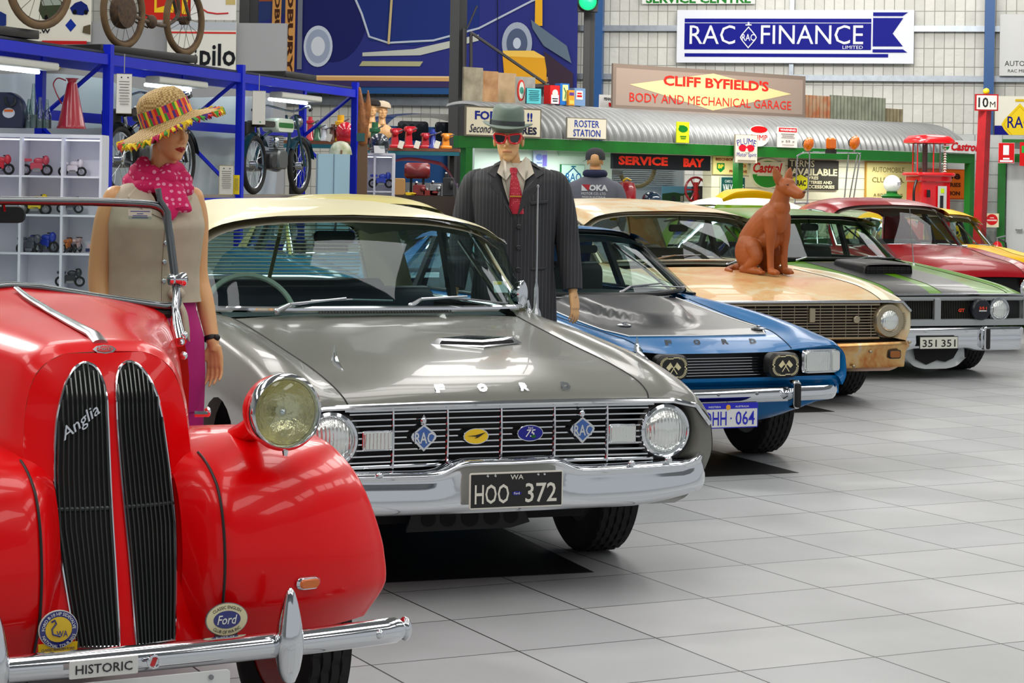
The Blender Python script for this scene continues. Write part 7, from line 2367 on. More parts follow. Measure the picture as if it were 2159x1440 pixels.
# ------------------------------------------------------------------ petrol pumps, post with sign, door
def pumps():
    q = at(1957, 420, 27.4)
    root = thing('petrol_pump', 'red visible petrol pump with glass cylinder and pagoda top', 'petrol pump', (q.x, q.y, 0), .35)
    R_ = mat('pump_red', (206, 14, 24), .25, coat=.7)
    s = 27.4 / F_PX
    Z = lambda v: CAM_H + (404 - v) * s
    MB().box((0, 0, Z(372) / 2), (.46, .40, Z(372)), R_, taper=.92).build('cabinet', R_, root, smooth=20)
    MB().rbox((0, 0, Z(368)), (.56, .48, .05), .05, R_).rbox((0, 0, Z(376)), (.48, .42, .10), .05, R_).build('tray', R_, root)
    MB().lathe([(.19, Z(366)), (.19, Z(304))], 28, GLASS_C, None, caps=False).build('glass_cylinder', GLASS_C, root)
    for a in range(6):
        t = a * PI / 3 + .3
        MB().tube([(.215 * math.cos(t), .2 * math.sin(t), Z(366)), (.215 * math.cos(t), .2 * math.sin(t), Z(302))], .010, 6, R_).build('rod', R_, root)
    MB().tube([(-.06, .0, Z(368)), (-.06, .0, Z(304))], .035, 10, mat('pump_pipe', (90, 50, 50), .4)).build('inner_pipe', None, root)
    gm = MB()
    for i in range(11):
        gm.add([(.10, -.20, Z(362 - i * 5.2)), (.15, -.20, Z(362 - i * 5.2)), (.125, -.20, Z(358.5 - i * 5.2)), (.10, -.19, Z(362 - i * 5.2)), (.15, -.19, Z(362 - i * 5.2)), (.125, -.19, Z(358.5 - i * 5.2))], [(0, 1, 2), (5, 4, 3), (0, 3, 4, 1), (1, 4, 5, 2), (2, 5, 3, 0)], WHITE)
    gm.build('gallon_marker', WHITE, root, smooth=0)
    tp = surf([[(.30 * k * math.copysign(abs(math.cos(t)) ** .5, math.cos(t)), .27 * k * math.copysign(abs(math.sin(t)) ** .5, math.sin(t)), z) for t in np.linspace(0, 2 * PI, 29)[:-1]] for k, z in ((.9, Z(303)), (1, Z(302)), (.98, Z(296)), (.80, Z(287)), (.30, Z(284)), (.01, Z(284)))], 1, 1)
    MB().grid(tp, R_, close=True).build('pagoda_top', R_, root, smooth=50)
    pn = MB().poly(rect(.08, (Z(392) + Z(470)) / 2, .13, Z(392) - Z(470)), .004, mat('panel_grey', (190, 196, 192), .4), Matrix.Translation((0, -.212, 0))).poly(rect(.07, (Z(412) + Z(460)) / 2, .05, Z(412) - Z(460)), .002, INKM, Matrix.Translation((0, -.217, 0))).poly(rect(.08, Z(402), .05, .06), .002, colour((190, 220, 30)), Matrix.Translation((0, -.217, 0)))
    pn.build('dial_panel', None, root, smooth=0)
    MB().rbox((-.13, -.22, Z(408)), (.04, .03, .10), .01, BLACK, axis=1).tube(cr([(-.24, -.1, Z(380)), (-.30, -.14, Z(405)), (-.28, -.14, Z(450)), (-.22, -.1, Z(470))], 5), .018, 8, BLACK).build('hose', BLACK, root)
    # green pump with a white globe
    q = at(1881, 388, 26.8)
    s = 26.8 / F_PX
    Z2 = lambda v: CAM_H + (403 - v) * s
    root = thing('petrol_pump', 'green petrol pump with a round white globe on top', 'petrol pump', (q.x, q.y, 0), .2)
    MB().lathe([(.25, 0), (.25, .10), (.20, .12), (.20, Z2(440)), (.24, Z2(432)), (.24, Z2(426)), (.125, Z2(425)), (.125, Z2(416)), (.14, Z2(414)), (.10, Z2(411)), (.07, Z2(408)), (.07, Z2(404))], 28, GREEN).build('pillar', GREEN, root)
    go = MB().ell((0, 0, Z2(388)), (.112, .112, .112), mat('globe_white', (226, 228, 230), .3, emit=.25), nu=24, nv=16).build('globe', None, root)
    t = MB()
    put_text(t, 'Castrol', .03, Z2(387), .125, .05, INKM, y=-.106, shear=.3, rot=.25)
    t.build('lettering', INKM, go, smooth=0)


INKM = mat('ink_black', (26, 28, 34), .4)
pumps()
q = at(2076, 300, 27.0)
z0, z1 = CAM_H + (406 - 240) * 27 / F_PX, CAM_H + (406 - 228) * 27 / F_PX
root = thing('hydrant_post', 'tall red post with a white sign reading 10M and a yellow cap', 'post', (q.x, q.y, 0), 0)
ro = mat('post_red', (176, 14, 26), .45, var=.25, scale=6)
MB().tube([(-.07, 0, 0), (0, 0, z1 + .1)], .085, 4, ro).build('post', ro, root, smooth=0)
pl = MB().box((0, -.07, z1 + .07), (.30, .03, .215), ro).poly(rect(0, z1 + .07, .26, .18), .004, colour((226, 220, 206)), Matrix.Translation((0, -.085, 0)))
put_text(pl, '10', -.045, z1 + .07, .13, .13, INKM, y=-.092, bold=.02)
put_text(pl, 'M', .075, z1 + .045, .07, .075, INKM, y=-.092, bold=.03)
pl.build('sign_plate', None, root, smooth=0)
MB().ell((0, -.05, z1 + .215), (.042, .042, .042), YELLOW).tube([(0, -.05, z1 + .15), (0, -.05, z1 + .2)], .02, 8, ro).build('finial', YELLOW, root)
# green framed door in the end wall, block wall strip, fire extinguisher
xa = DOOR.hit(2112, 400)[0]
ztop = DOOR.hit(2140, 340)[1]
gw = MB().box((xa + .0, .1, ztop / 2), (.11, .12, ztop), GREEN).box((xa + .8, .1, ztop + .05), (1.7, .12, .12), GREEN).box((xa - .27, .1, ztop / 2 + .08), (.08, .12, ztop + .16), GREEN).box((xa + 1.0, .1, ztop + .30), (2.0, .10, .05), GREEN)
dr = gw.build('door_1', GREEN, None, DOOR.o, (0, 0, DOOR.yaw), smooth=0)
struct(dr)
MB().box((xa + .55, .14, ztop / 2), (.95, .06, ztop), mat('door_grey', (186, 190, 190), .5)).box((xa + .6, .10, ztop - .12), (.5, .02, .05), STEEL).rbox((xa + .26, .06, 1.0), (.1, .03, .03), .01, STEEL).build('door_leaf', None, dr, smooth=0)
struct(MB().box((xa + .4, .26, 1.2), (2.6, .1, 2.4), grid_mat('block_wall', (178, 182, 180), (172, 176, 174), (140, 144, 142), .4, .2, .01, .6)).build('wall_right', None, None, DOOR.o, (0, 0, DOOR.yaw), smooth=0))
x, z = DOOR.hit(2103, 520, .25)
q = DOOR.world(x, 0, .25)
fx = thing('fire_extinguisher', 'red fire extinguisher with black hose on a stand by the green door frame', 'fire extinguisher', q)
MB().lathe([(.07, z - .40), (.085, z - .38), (.085, z - .02), (.06, z + .05), (.02, z + .08)], 20, RED).build('cylinder', RED, fx)
MB().tube([(0, 0, z + .07), (0, 0, z + .12)], .02, 8, STEEL).tube([(-.02, 0, z + .12), (.12, 0, z + .16)], .012, 6, STEEL).tube([(-.02, 0, z + .11), (.10, 0, z + .10)], .010, 6, STEEL).build('valve', STEEL, fx)
MB().tube(cr([(.02, -.02, z + .11), (.11, -.05, z + .06), (.12, -.06, z - .1), (.10, -.06, z - .26)], 5), .011, 8, BLACK).build('hose', BLACK, fx)
MB().box((0, 0, (z - .40) / 2), (.24, .24, z - .40), STEEL).build('stand', STEEL, fx, smooth=0)

# traffic light on the black column, hoist arm on the other one
q = at(1239, 4, 31.1)
tl = MB().box((0, 0, .2), (.30, .2, .7), BLACK).lathe([(.14, 0), (.15, .10)], 20, BLACK, disc_M((0, -.1, 0), (0, -1, 0)), caps=False).build('traffic_light', BLACK, None, q, (0, 0, 0), smooth=30)
tag(tl, 'black traffic light showing green at the top edge', 'traffic light')
MB().lathe([(.13, 0), (.10, .03), (0, .045)], 24, mat('lamp_green', (30, 226, 130), .3, emit=1.6), disc_M((0, -.105, 0), (0, -1, 0)), caps=False).build('green_lens', None, tl)
ha = MB()
ar = mat('hoist_black', (46, 44, 44), .5)
P = lambda u, v: at(u, v, 30.08)
for a, b, r in (((979, 186), (1158, 181), .035), ((992, 68), (1150, 176), .022), ((993, 70), (993, 185), .024), ((978, 60), (978, 200), .03), ((985, 60), (1006, 12), .012)):
    ha.tube([P(*a), P(*b)], r, 6, ar)
ho = ha.build('hoist_arm', ar, None)
tag(ho, 'black triangular hoist arm fixed to the tall dark column', 'hoist')
MB().tube([P(1147, 186), P(1154, 190), P(1157, 204), P(1150, 206), P(1146, 190)], .014, 6, ar).build('hook', ar, ho)
ch = MB()
for i in range(7):
    a = P(1080, 178 + i * 6)
    ch.tube([(a.x + .02 * math.cos(2 * PI * k / 8), a.y + .02 * (i % 2) * math.sin(2 * PI * k / 8), a.z + .028 * math.sin(2 * PI * k / 8)) for k in range(8)], .009, 5, mat('chain_rust', (110, 66, 36), .6), closed=True)
ch.build('chain', None, ho)

# ------------------------------------------------------------------ more cars behind
GS = [(.05, [(0, .70), (.34, .70), (.62, .695), (.72, .69), (.80, .67), (.86, .60), (.87, .50), (.84, .42)]), (.12, [(0, .77), (.34, .765), (.62, .75), (.73, .75), (.82, .72), (.88, .62), (.89, .50), (.86, .38)]), (.35, [(0, .86), (.34, .85), (.60, .82), (.72, .83), (.82, .79), (.89, .66), (.90, .50), (.86, .34)]), (.9, [(0, .92), (.34, .91), (.60, .87), (.73, .885), (.83, .84), (.90, .70), (.90, .48), (.85, .30)]), (1.6, [(0, .97), (.34, .965), (.64, .94), (.76, .935), (.85, .88), (.90, .70), (.90, .45), (.84, .25)]), (2.6, [(0, .96), (.34, .96), (.70, .95), (.79, .94), (.87, .89), (.90, .72), (.90, .45), (.82, .22)]), (3.6, [(0, .96), (.34, .96), (.68, .94), (.78, .93), (.85, .88), (.88, .70), (.88, .45), (.80, .25)]), (4.3, [(0, .84), (.34, .84), (.6, .82), (.7, .80), (.78, .74), (.82, .62), (.82, .45), (.75, .35)])]


def gen_car(label, X, Y, yaw, m_body, m_roof, roof_z=1.43, L=4.3, zk=1.0, beacon=False, gl=None, pillar=None):
    root = car_root(label, X, Y, yaw)
    k = L / 4.3
    secs = [(d * k, [(x, z * zk) for x, z in pr]) for d, pr in GS]
    car_shell(root, secs, 2, 4, 6, [(.85 * k, .35, .31), (3.4 * k, .35, .31)], m_body, ku=3, kv=3)
    h, b = roof_z, .955 * zk
    cabin(root, [(0, 1.55 * k, b), (.4, 1.58 * k, b), (.64, 1.68 * k, b - .01), (.72, 1.8 * k, b - .015)], [(0, 2.1 * k, h - .085), (.33, 2.12 * k, h - .09), (.56, 2.18 * k, h - .12), (.65, 2.28 * k, h - .165)],
          [(2.02 * k, [(0, h - .07), (.36, h - .08), (.60, h - .12), (.70, h - .19)]), (2.3 * k, [(0, h - .02), (.36, h - .03), (.58, h - .075), (.68, h - .15)]), (2.7 * k, [(0, h), (.36, h - .012), (.56, h - .06), (.66, h - .135)]), (3.2 * k, [(0, h - .03), (.34, h - .04), (.53, h - .09), (.62, h - .16)]), (3.5 * k, [(0, h - .10), (.32, h - .11), (.5, h - .15), (.58, h - .2)])],
          [(0, 3.55 * k, h - .13), (.28, 3.54 * k, h - .135), (.46, 3.5 * k, h - .17), (.52, 3.48 * k, h - .21)], [(0, 3.85 * k, b), (.32, 3.84 * k, b), (.56, 3.76 * k, b - .01), (.62, 3.72 * k, b - .015)], (.80, b - .01, 1.8 * k, 3.6 * k), m_roof, pillar or m_roof, b_post=.5, gl=gl or GLASS, trim_r=.014)
    v = mat('vinyl_dark', (50, 44, 42), .6)
    interior(root, .6, 1.85 * k, b - .02, v, v, 2.7 * k, b + .02, -.35, v)
    for s in (1, -1):
        round_lamp(root, (s * .66, .03, .585 * zk), (s * .05, -1, 0), .085, rim_w=.03, depth=.08)
        for d in (.85 * k, 3.4 * k):
            wheel(root, s * .72, d, .31, .17, STEEL, CHROME)
    MB().grid(np.array([[(x, .10, z) for x in (-.8, 0, .8)] for z in (.42, .69 * zk)]), DARK).build('grille', DARK, root)
    MB().tube([(-.85, .12, .45), (-.6, .0, .45), (0, -.03, .45), (.6, .0, .45), (.85, .12, .45)], .05, 8, CHROME).build('front_bumper', CHROME, root)
    return root


teal = gen_car('teal car with a cream roof, mostly hidden behind the grey sedan', -.46, 15.7, .37, paint('teal_car_paint', (10, 110, 140), .2), paint('pale_cream_paint', (212, 200, 120), .3), 1.435)
maroon = gen_car('dark red rounded sedan behind the green muscle car', 4.42, 20.0, .33, paint('cherry_red_paint', (160, 4, 22), .18), paint('cherry_red_paint'), 1.47, 3.3, 1.04)
yel = gen_car('yellow car with its fender showing behind the dark red sedan', 5.42, 23.0, .5, paint('taxi_yellow_paint', (240, 190, 0), .25), paint('taxi_yellow_paint'), 1.36, 2.4, .98)
pat = gen_car('white patrol car carrying a tall frame of orange beacons', 4.27, 26.8, 2.26, paint('patrol_white', (216, 214, 198), .3), paint('patrol_white'), 1.44, 3.0)
fr_ = MB()
B = lambda u, v, dy=0: at(u, v, 25.4 + dy)
ch = CHROME2
fr_.tube(cr([B(1680, 330), B(1690, 323), B(1700, 321), B(1752, 322), B(1806, 322), B(1815, 324)], 3), .010, 6, ch)
for a, b in (((1681, 330), (1676, 425)), ((1707, 324), (1702, 428)), ((1789, 326), (1780, 424)), ((1814, 326), (1799, 424)), ((1808, 326), (1790, 424))):
    fr_.tube([B(*a), B(*b)], .009, 6, ch)
fr_.tube([B(1776, 425), B(1804, 425)], .016, 6, ch).tube([B(1674, 428), B(1706, 428)], .016, 6, ch)
bf = fr_.build('beacon_frame', ch, None)
tag(bf, 'thin chrome frame carrying three orange beacons above the dark red roof', 'beacon frame')
for (u, v, w, kind) in ((1705, 304, 11, 0), (1752, 303, 12, 1), (1802, 301, 10, 0)):
    c = B(u, v)
    if kind:
        MB().rbox((0, 0, 0), (.125, .125, .14), .05, AMBER).lathe([(.07, -.12), (.07, -.07)], 16, BLACK).build('beacon', AMBER, bf, c)
    else:
        MB().ell((0, 0, 0), (.062, .05, .088), AMBER, Matrix.Rotation(.3, 4, 'Y')).lathe([(.06, 0), (.07, .03), (.02, .06)], 16, BLACK, disc_M((0, .03, 0), (0, 1, 0))).tube([(0, .03, -.07), (0, .03, -.12)], .012, 6, ch).build('beacon', AMBER, bf, c)
# yellow bonnet lid standing open
q = at(1580, 422, 23.75)
ly = thing('car', 'lime green car with its yellow lid raised, behind the rusty wagon', 'car', (q.x, q.y, 0), .2)
lm = paint('lime_paint', (120, 170, 20), .3)
yl = paint('taxi_yellow_paint')
MB().grid(surf([[(-.34, -.1, 1.385), (-.2, -.14, 1.425), (0, -.16, 1.435), (.2, -.14, 1.425), (.34, -.1, 1.385)], [(-.36, -.12, 1.42), (-.2, -.16, 1.50), (0, -.18, 1.52), (.2, -.16, 1.50), (.36, -.12, 1.42)], [(-.33, .25, 1.44), (-.2, .25, 1.52), (0, .25, 1.54), (.2, .25, 1.52), (.33, .25, 1.44)]], 4, 4), yl).build('lid', yl, ly)
MB().rbox((0, .1, .72), (.8, .8, 1.06), .2, lm).rbox((0, .1, 1.28), (.66, .5, .14), .08, lm).build('body', lm, ly)
for s in (1, -1):
    for d in (-.15, .4):
        wheel(ly, s * .36, d, .24, .10)


def old_car():
    q = at(895, 262, 30.4)
    root = thing('vintage_car', 'blue vintage saloon on a raised platform behind the row of jacks', 'car', (q.x, q.y, 0), .35)
    bl = paint('vintage_blue', (26, 60, 104), .2)
    z = q.z
    rows = [[(-.1 + x, y, zz) for x, y, zz in ((-.62, -.3, z - .10), (-.40, -.3, z + .10), (0, -.32, z + .14), (.55, -.32, z + .14), (1.0, -.3, z + .06))], [(-.1 + x, y, zz) for x, y, zz in ((-.66, .5, z - .10), (-.42, .5, z + .12), (0, .5, z + .17), (.55, .5, z + .17), (1.05, .5, z + .06))], [(-.1 + x, y, zz) for x, y, zz in ((-.62, 1.2, z - .10), (-.40, 1.2, z + .10), (0, 1.2, z + .14), (.55, 1.2, z + .14), (1.0, 1.2, z + .06))]]
    MB().grid(surf(rows, 4, 5), bl).build('roof', bl, root, smooth=80)
    for x0, x1 in ((-.50, -.04), (.06, .50), (.58, .92)):
        MB().rbox(((x0 + x1) / 2, -.31, z - .10), (x1 - x0, .03, .26), .05, mat('car_window_dark', (14, 18, 24), .1, coat=1), axis=1).build('side_window', None, root)
    MB().rbox((.15, .45, z - .55), (1.9, 1.5, .66), .25, bl, axis=1).box((.15, .45, z - .22), (1.7, 1.46, .35), bl).build('body', bl, root)
    MB().box((.2, .45, (z - .85) / 2), (2.2, 1.7, z - .85), mat('platform_grey', (90, 92, 94), .6)).build('platform', None, root, smooth=0)


old_car()
for (u, v, rgb, lab) in ((784, 226, (34, 30, 30), 'small mannequin head in a dark cap behind the carved wooden figure'), (806, 231, (206, 190, 164), 'small mannequin head in a pale cloche hat over the blue vintage car')):
    q = at(u, v, 29.2 if u < 800 else 29.65)
    r = thing('mannequin_bust', lab, 'mannequin', q)
    b = MB()
    head(b, (0, 0, -.02), .2, .95, (0, 0, -.22))
    b.ell((0, .02, -.32), (.16, .09, .12))
    fuse(b, 'body', SKIN2, .008, r, 3)
    hm = mat('hat_%d' % u, rgb, .9)
    MB().lathe([(.10, .0), (.125, .01), (.115, .05), (.08, .085), (.0, .10)], 20, hm, Matrix.Translation((0, 0, .03)) @ Matrix.Rotation(.15, 4, 'Y')).build('hat', hm, r)
    MB().box((0, .05, -q.z / 2 - .18), (.1, .1, q.z - .36), DARK).build('stand', DARK, r)
# ------------------------------------------------------------------ blue storage rack with motorcycles
RK = Frame(-3.75, 19.3, 1.302)
RBL = mat('rack_blue', (8, 34, 196), .4, spec=.25)


def rk(x, y, z):
    return (x, y, z)


rack = thing('storage_rack', 'tall blue steel storage rack along the far side with fluorescent lamps', 'rack', RK.o, RK.yaw)
XS = (-3.2, 0.0, 3.13, 6.75)
for x in XS:
    for y in (.0, .69):
        MB().box((x, y, 1.36), (.075, .075, 2.72 + (.10 if y == 0 else 0)), RBL).build('post', RBL, rack, smooth=0)
    MB().tube([(x, .02, 2.62), (x, .67, 2.10)], .022, 4, RBL).tube([(x, .02, 1.4), (x, .67, 2.0)], .022, 4, RBL).build('brace', RBL, rack, smooth=0)
for i in range(3):
    a, b = XS[i], XS[i + 1]
    for y, z in ((.0, 2.63), (.69, 2.63), (.0, 1.30), (.69, 1.30), (.69, 2.12))[:9 if i else 2]:
        MB().box(((a + b) / 2, y, z), (b - a - .07, .05, .095), RBL).build('beam', RBL, rack, smooth=0)
    if i:
        MB().box(((a + b) / 2, .345, 1.36), (b - a - .05, .64, .03), mat('deck_board', (150, 140, 120), .7)).build('deck', None, rack, smooth=0)
    MB().box(((a + b) / 2, .345, 2.70), (b - a - .05, .64, .02), mat('top_deck', (60, 62, 66), .7)).build('deck', None, rack, smooth=0)
# fluorescent battens
for (u0, v0, u1, v1) in ((-30, 114, 108, 140), (322, 158, 424, 186), (582, 196, 666, 214)):
    xa, za = RK.hit(u0, v0, -.1)
    xb, zb = RK.hit(u1, v1, -.1)
    z = 2.51
    o = MB().rbox(((xa + xb) / 2, .1, z), (xb - xa, .16, .07), .02, mat('batten_white', (216, 216, 206), .4), axis=0).build('lamp_housing', None, rack)
    MB().tube([(xa + .05, .2, z - .05), (xb - .05, .2, z - .05)], .018, 8, mat('tube_light', (226, 246, 255), .3, emit=22)).build('fluorescent_tube', None, o)
# white plastic sheet behind the rack
shm = mat('plastic_sheet', (216, 228, 226), .35)
g = [[(x, .95 + .04 * math.sin(x * 3.1) + .03 * math.sin(x * 7 + z * 2) + .02 * math.sin(z * 6 + x), z + (.05 * math.sin(x * 1.3) if z > 2.3 else 0)) for x in np.linspace(-3.3, 6.6, 100)] for z in np.linspace(.1, 2.5, 20)]
o = MB().grid(np.array(g), shm).build('plastic_sheet', shm, None, RK.o, (0, 0, RK.yaw))
tag(o, 'white plastic sheet hung along the back of the blue rack', 'sheet')


def motorcycle(label, x, y, z0, m_tank, m_frame, base=1.42, r=.335, rust=False, stripe=None, bar=True, fr=RK, ry=0.0):
    root = thing('motorcycle', label, 'motorcycle', tuple(fr.world(x, z0, -y)), fr.yaw + ry)
    ty = RUBBER if not rust else mat('rust_tyre', (112, 88, 58), .8, var=.3)
    sp = CHROME2 if not rust else mat('rust_metal', (96, 72, 50), .7, .3, rgb2=(60, 50, 44), scale=20)
    for cx in (0, base):
        w = MB()
        M = Matrix.Translation((cx, 0, r)) @ Matrix.Rotation(PI / 2, 4, 'X')
        w.tube([((r - .03) * math.cos(2 * PI * i / 40), (r - .03) * math.sin(2 * PI * i / 40), 0) for i in range(40)], .034, 10, ty, closed=True, M=M)
        wo = w.build('wheel', ty, root)
        s = MB()
        s.tube([((r - .065) * math.cos(2 * PI * i / 36), (r - .065) * math.sin(2 * PI * i / 36), 0) for i in range(36)], .012, 6, sp, closed=True, M=M)
        for i in range(16):
            t = i * PI / 8
            s.tube([(.03 * math.cos(t + .6), .03 * math.sin(t + .6), .03 * (-1) ** i), ((r - .07) * math.cos(t), (r - .07) * math.sin(t), 0)], .0028, 4, sp, M=M, caps=False)
        s.lathe([(.02, -.05), (.045, -.04), (.045, .04), (.02, .05)], 14, sp, M)
        if rust and cx == 0:
            s.lathe([(.02, -.06), (.16, -.05), (.17, .0), (.16, .05), (.02, .06)], 24, sp, M)
        s.build('spokes', sp, wo)
        if not rust:
            f = []
            for i in range(15):
                t = PI * (.12 + .72 * i / 14) + (.25 if cx == 0 else -.1)
                f.append([(cx + (r + .035) * math.cos(t), q * .055, r + (r + .035) * math.sin(t) - abs(q) * .02) for q in (-1, -.5, 0, .5, 1)])
            MB().grid(np.array(f), m_frame).build('mudguard', m_frame, root)
    f = MB()
    hd = (base - .30, 0, .88)
    f.tube(cr([(0, 0, r), (.40, 0, .30), (.75, 0, .28), (1.0, 0, .45), hd], 4), .020, 8, m_frame).tube(cr([(0, 0, r), (.22, 0, .62), (.55, 0, .74), hd], 4), .018, 8, m_frame)
    for s in (1, -1):
        f.tube([(hd[0] + .0, s * .06, hd[2] + .05), (base, s * .07, r)], .017, 8, m_frame)
    fo = f.build('frame', m_frame, root)
    e = MB()
    if not rust:
        en = mat('engine_alloy', (120, 124, 122), .4, .8)
        e.rbox((.66, 0, .40), (.30, .20, .22), .06, en, axis=1).rbox((.40, 0, .38), (.20, .18, .18), .06, mat('engine_dark', (40, 40, 42), .5), axis=1)
        for i in range(7):
            e.rbox((.68, 0, .52 + i * .026), (.16 - .006 * i, .15, .012), .03, en, axis=2)
        e.tube(cr([(.75, .08, .62), (.92, .10, .5), (.85, .12, .32), (.3, .13, .28), (-.1, .13, .30)], 4), .024, 8, STEEL)
        e.ell((.52, -.05, .60), (.05, .05, .07), CHROME2)
        e.build('engine', en, root)
        tk = MB().rbox((.72, 0, .80), (.52, .20, .16), .05, m_tank, axis=1)
        if stripe:
            tk.rbox((.72, 0, .80), (.46, .206, .06), .02, stripe, axis=1)
        tk.build('fuel_tank', m_tank, root)
        MB().rbox((.20, 0, .80), (.34, .22, .07), .03, mat('saddle', (36, 28, 24), .6), axis=1).tube([(.1, 0, .76), (.15, 0, .62)], .02, 6, CHROME2).build('seat', None, root)
        MB().lathe([(.0, -.06), (.07, -.04), (.09, .03), (.085, .05), (0, .06)], 18, CHROME2, disc_M((hd[0] + .13, 0, .86), (1, 0, 0))).build('headlamp', CHROME2, root)
        MB().rbox((.02, .10, .74), (.24, .10, .16), .02, mat('toolbox', (40, 42, 40), .5), axis=1).build('toolbox', None, root)
    else:
        e.ell((.50, 0, .30), (.07, .05, .07), sp).rbox((.18, 0, .86), (.26, .16, .05), .02, sp, axis=1).tube([(.2, 0, .84), (.24, 0, .55)], .015, 6, sp)
        e.tube([(.0, .03, r + .03), (.48, .03, .36)], .008, 6, sp).tube([(.0, .03, r - .03), (.48, .03, .24)], .008, 6, sp)
        e.build('seat', sp, root)
    hb = MB().tube(cr([(hd[0] - .22, -.34, 1.0), (hd[0] - .08, -.26, 1.04), (hd[0] + .03, 0, .98), (hd[0] - .08, .26, 1.04), (hd[0] - .22, .34, 1.0)], 4), .013, 8, CHROME2 if not rust else sp)
    for s in (1, -1):
        hb.tube([(hd[0] - .22, s * .34, 1.0), (hd[0] - .32, s * .36, .98)], .018, 8, BLACK)
    hb.build('handlebars', None, root)
    return root


DKF = mat('bike_black', (22, 26, 30), .3, coat=.6)
TEALF = mat('bike_teal', (20, 60, 72), .25, coat=.8)
CRM = mat('tank_cream', (206, 214, 196), .3, coat=.5)
motorcycle('black veteran motorcycle on the rack deck behind the straw hat', .95, .34, 1.381, DKF, DKF)
motorcycle('veteran motorcycle with cream tank and green stripe on the blue rack', 4.35, .34, 1.381, CRM, TEALF, stripe=GREEN)
motorcycle('rusty motorised bicycle with drum hub, on top of the rack over the straw hat', .98, .34, 2.80, DKF, mat('rust_frame', (104, 84, 62), .7, rgb2=(66, 60, 54), scale=12), base=1.10, r=.36, rust=True, ry=-.14)
motorcycle('old bicycle standing on top of the rack, cut by the photo corner', -2.6, .34, 2.80, DKF, mat('old_teal_frame', (70, 110, 116), .5), base=1.2, r=.36, rust=True, ry=-.35)
for i, (x, w, lab) in enumerate(((-2.45, 2.2, 'black plinth under the old bicycle on the rack top'), (1.15, 1.75, 'black plinth under the rusty motorised bicycle'), (5.15, 1.0, 'black empty plinth on the rack top before the mural'))):
    o = MB().rbox((0, 0, .042), (w, .5, .075), .02, BLACK).build('plinth', BLACK, None, RK.world(x, 2.715, -.34), (0, 0, RK.yaw + (-.12 if i < 2 else 0)))
    tag(o, lab, 'plinth')
# white pigeonhole cabinet with model motorcycles
CF = Frame(0, 18.55, 0)


def cabinet(label, us, vs, y, back=(226, 226, 236), d=.32):
    fr = Frame(0, y, 0)
    xs = [fr.hit(u, vs[0])[0] for u in us]
    zs = [fr.hit((us[0] + us[-1]) / 2, v)[1] for v in vs]
    cx = (xs[0] + xs[-1]) / 2
    root = thing('display_cabinet', label, 'cabinet', (cx, y, 0), 0)
    wm = mat('cabinet_white_%d' % back[2], back, .45)
    MB().box((0, d, (zs[0]) / 2), (xs[-1] - xs[0], .02, zs[0]), wm).build('back_panel', wm, root, smooth=0)
    for x in xs:
        m = MB().box((x - cx, d / 2, zs[0] / 2), (.022, d, zs[0]), wm)
        m.build('upright', wm, root, smooth=0)
    for i, z in enumerate(zs):
        MB().box((0, d / 2 + (.004 if i else -.002), z), (xs[-1] - xs[0] + .018, d, .018 if i else .03), wm).build('shelf', wm, root, smooth=0)
    lt = mat('strip_light', (236, 238, 255), .3, emit=3)
    for a, b in zip(xs[:-1], xs[1:]):
        MB().box(((a + b) / 2 - cx, .05, zs[0] - .035), (b - a - .04, .02, .012), lt).build('strip_light', lt, root, smooth=0)
    return xs, zs


cabinet('white pigeonhole cabinet with lit shelves and model motorcycles', (-44, 44, 132, 213), (286, 372, 454, 535, 618, 700), 18.55)
cabinet('small violet lit cabinet by the last rack post, holding a blue model', (752, 790, 829), (325, 404, 484), 25.9, (196, 196, 236))


def model_bike(label, u, v, y, rgb, k=1.0, ry=0.0, name='model_motorcycle'):
    p = at(u, v, y)
    root = thing(name, label, 'model motorcycle', p, ry, None)
    m = mat('model_%d_%d_%d' % rgb, rgb, .3, coat=.5)
    for cx in (-.085 * k, .085 * k):
        o = MB().tube([(cx + .038 * k * math.cos(2 * PI * i / 20), 0, .045 * k + .038 * k * math.sin(2 * PI * i / 20)) for i in range(20)], .010 * k, 8, RUBBER, closed=True).lathe([(.012 * k, -.012 * k), (.012 * k, .012 * k)], 10, STEEL, disc_M((cx, 0, .045 * k), (0, -1, 0)))
        o.build('wheel', RUBBER, root)
    MB().rbox((-.0, 0, .075 * k), (.10 * k, .04 * k, .06 * k), .015 * k, m, axis=1).rbox((-.075 * k, 0, .125 * k), (.08 * k, .03 * k, .025 * k), .01 * k, m, axis=1).ell((.02 * k, 0, .120 * k), (.045 * k, .024 * k, .026 * k), m).ell((.075 * k, 0, .125 * k), (.030 * k, .026 * k, .040 * k), m).tube([(.07 * k, 0, .12 * k), (.085 * k, 0, .045 * k)], .008 * k, 6, STEEL).tube([(.05 * k, -.035 * k, .155 * k), (.06 * k, .035 * k, .155 * k)], .005 * k, 6, BLACK).rbox((0, 0, .045 * k), (.07 * k, .04 * k, .035 * k), .01 * k, STEEL, axis=1).build('bodywork', m, root)


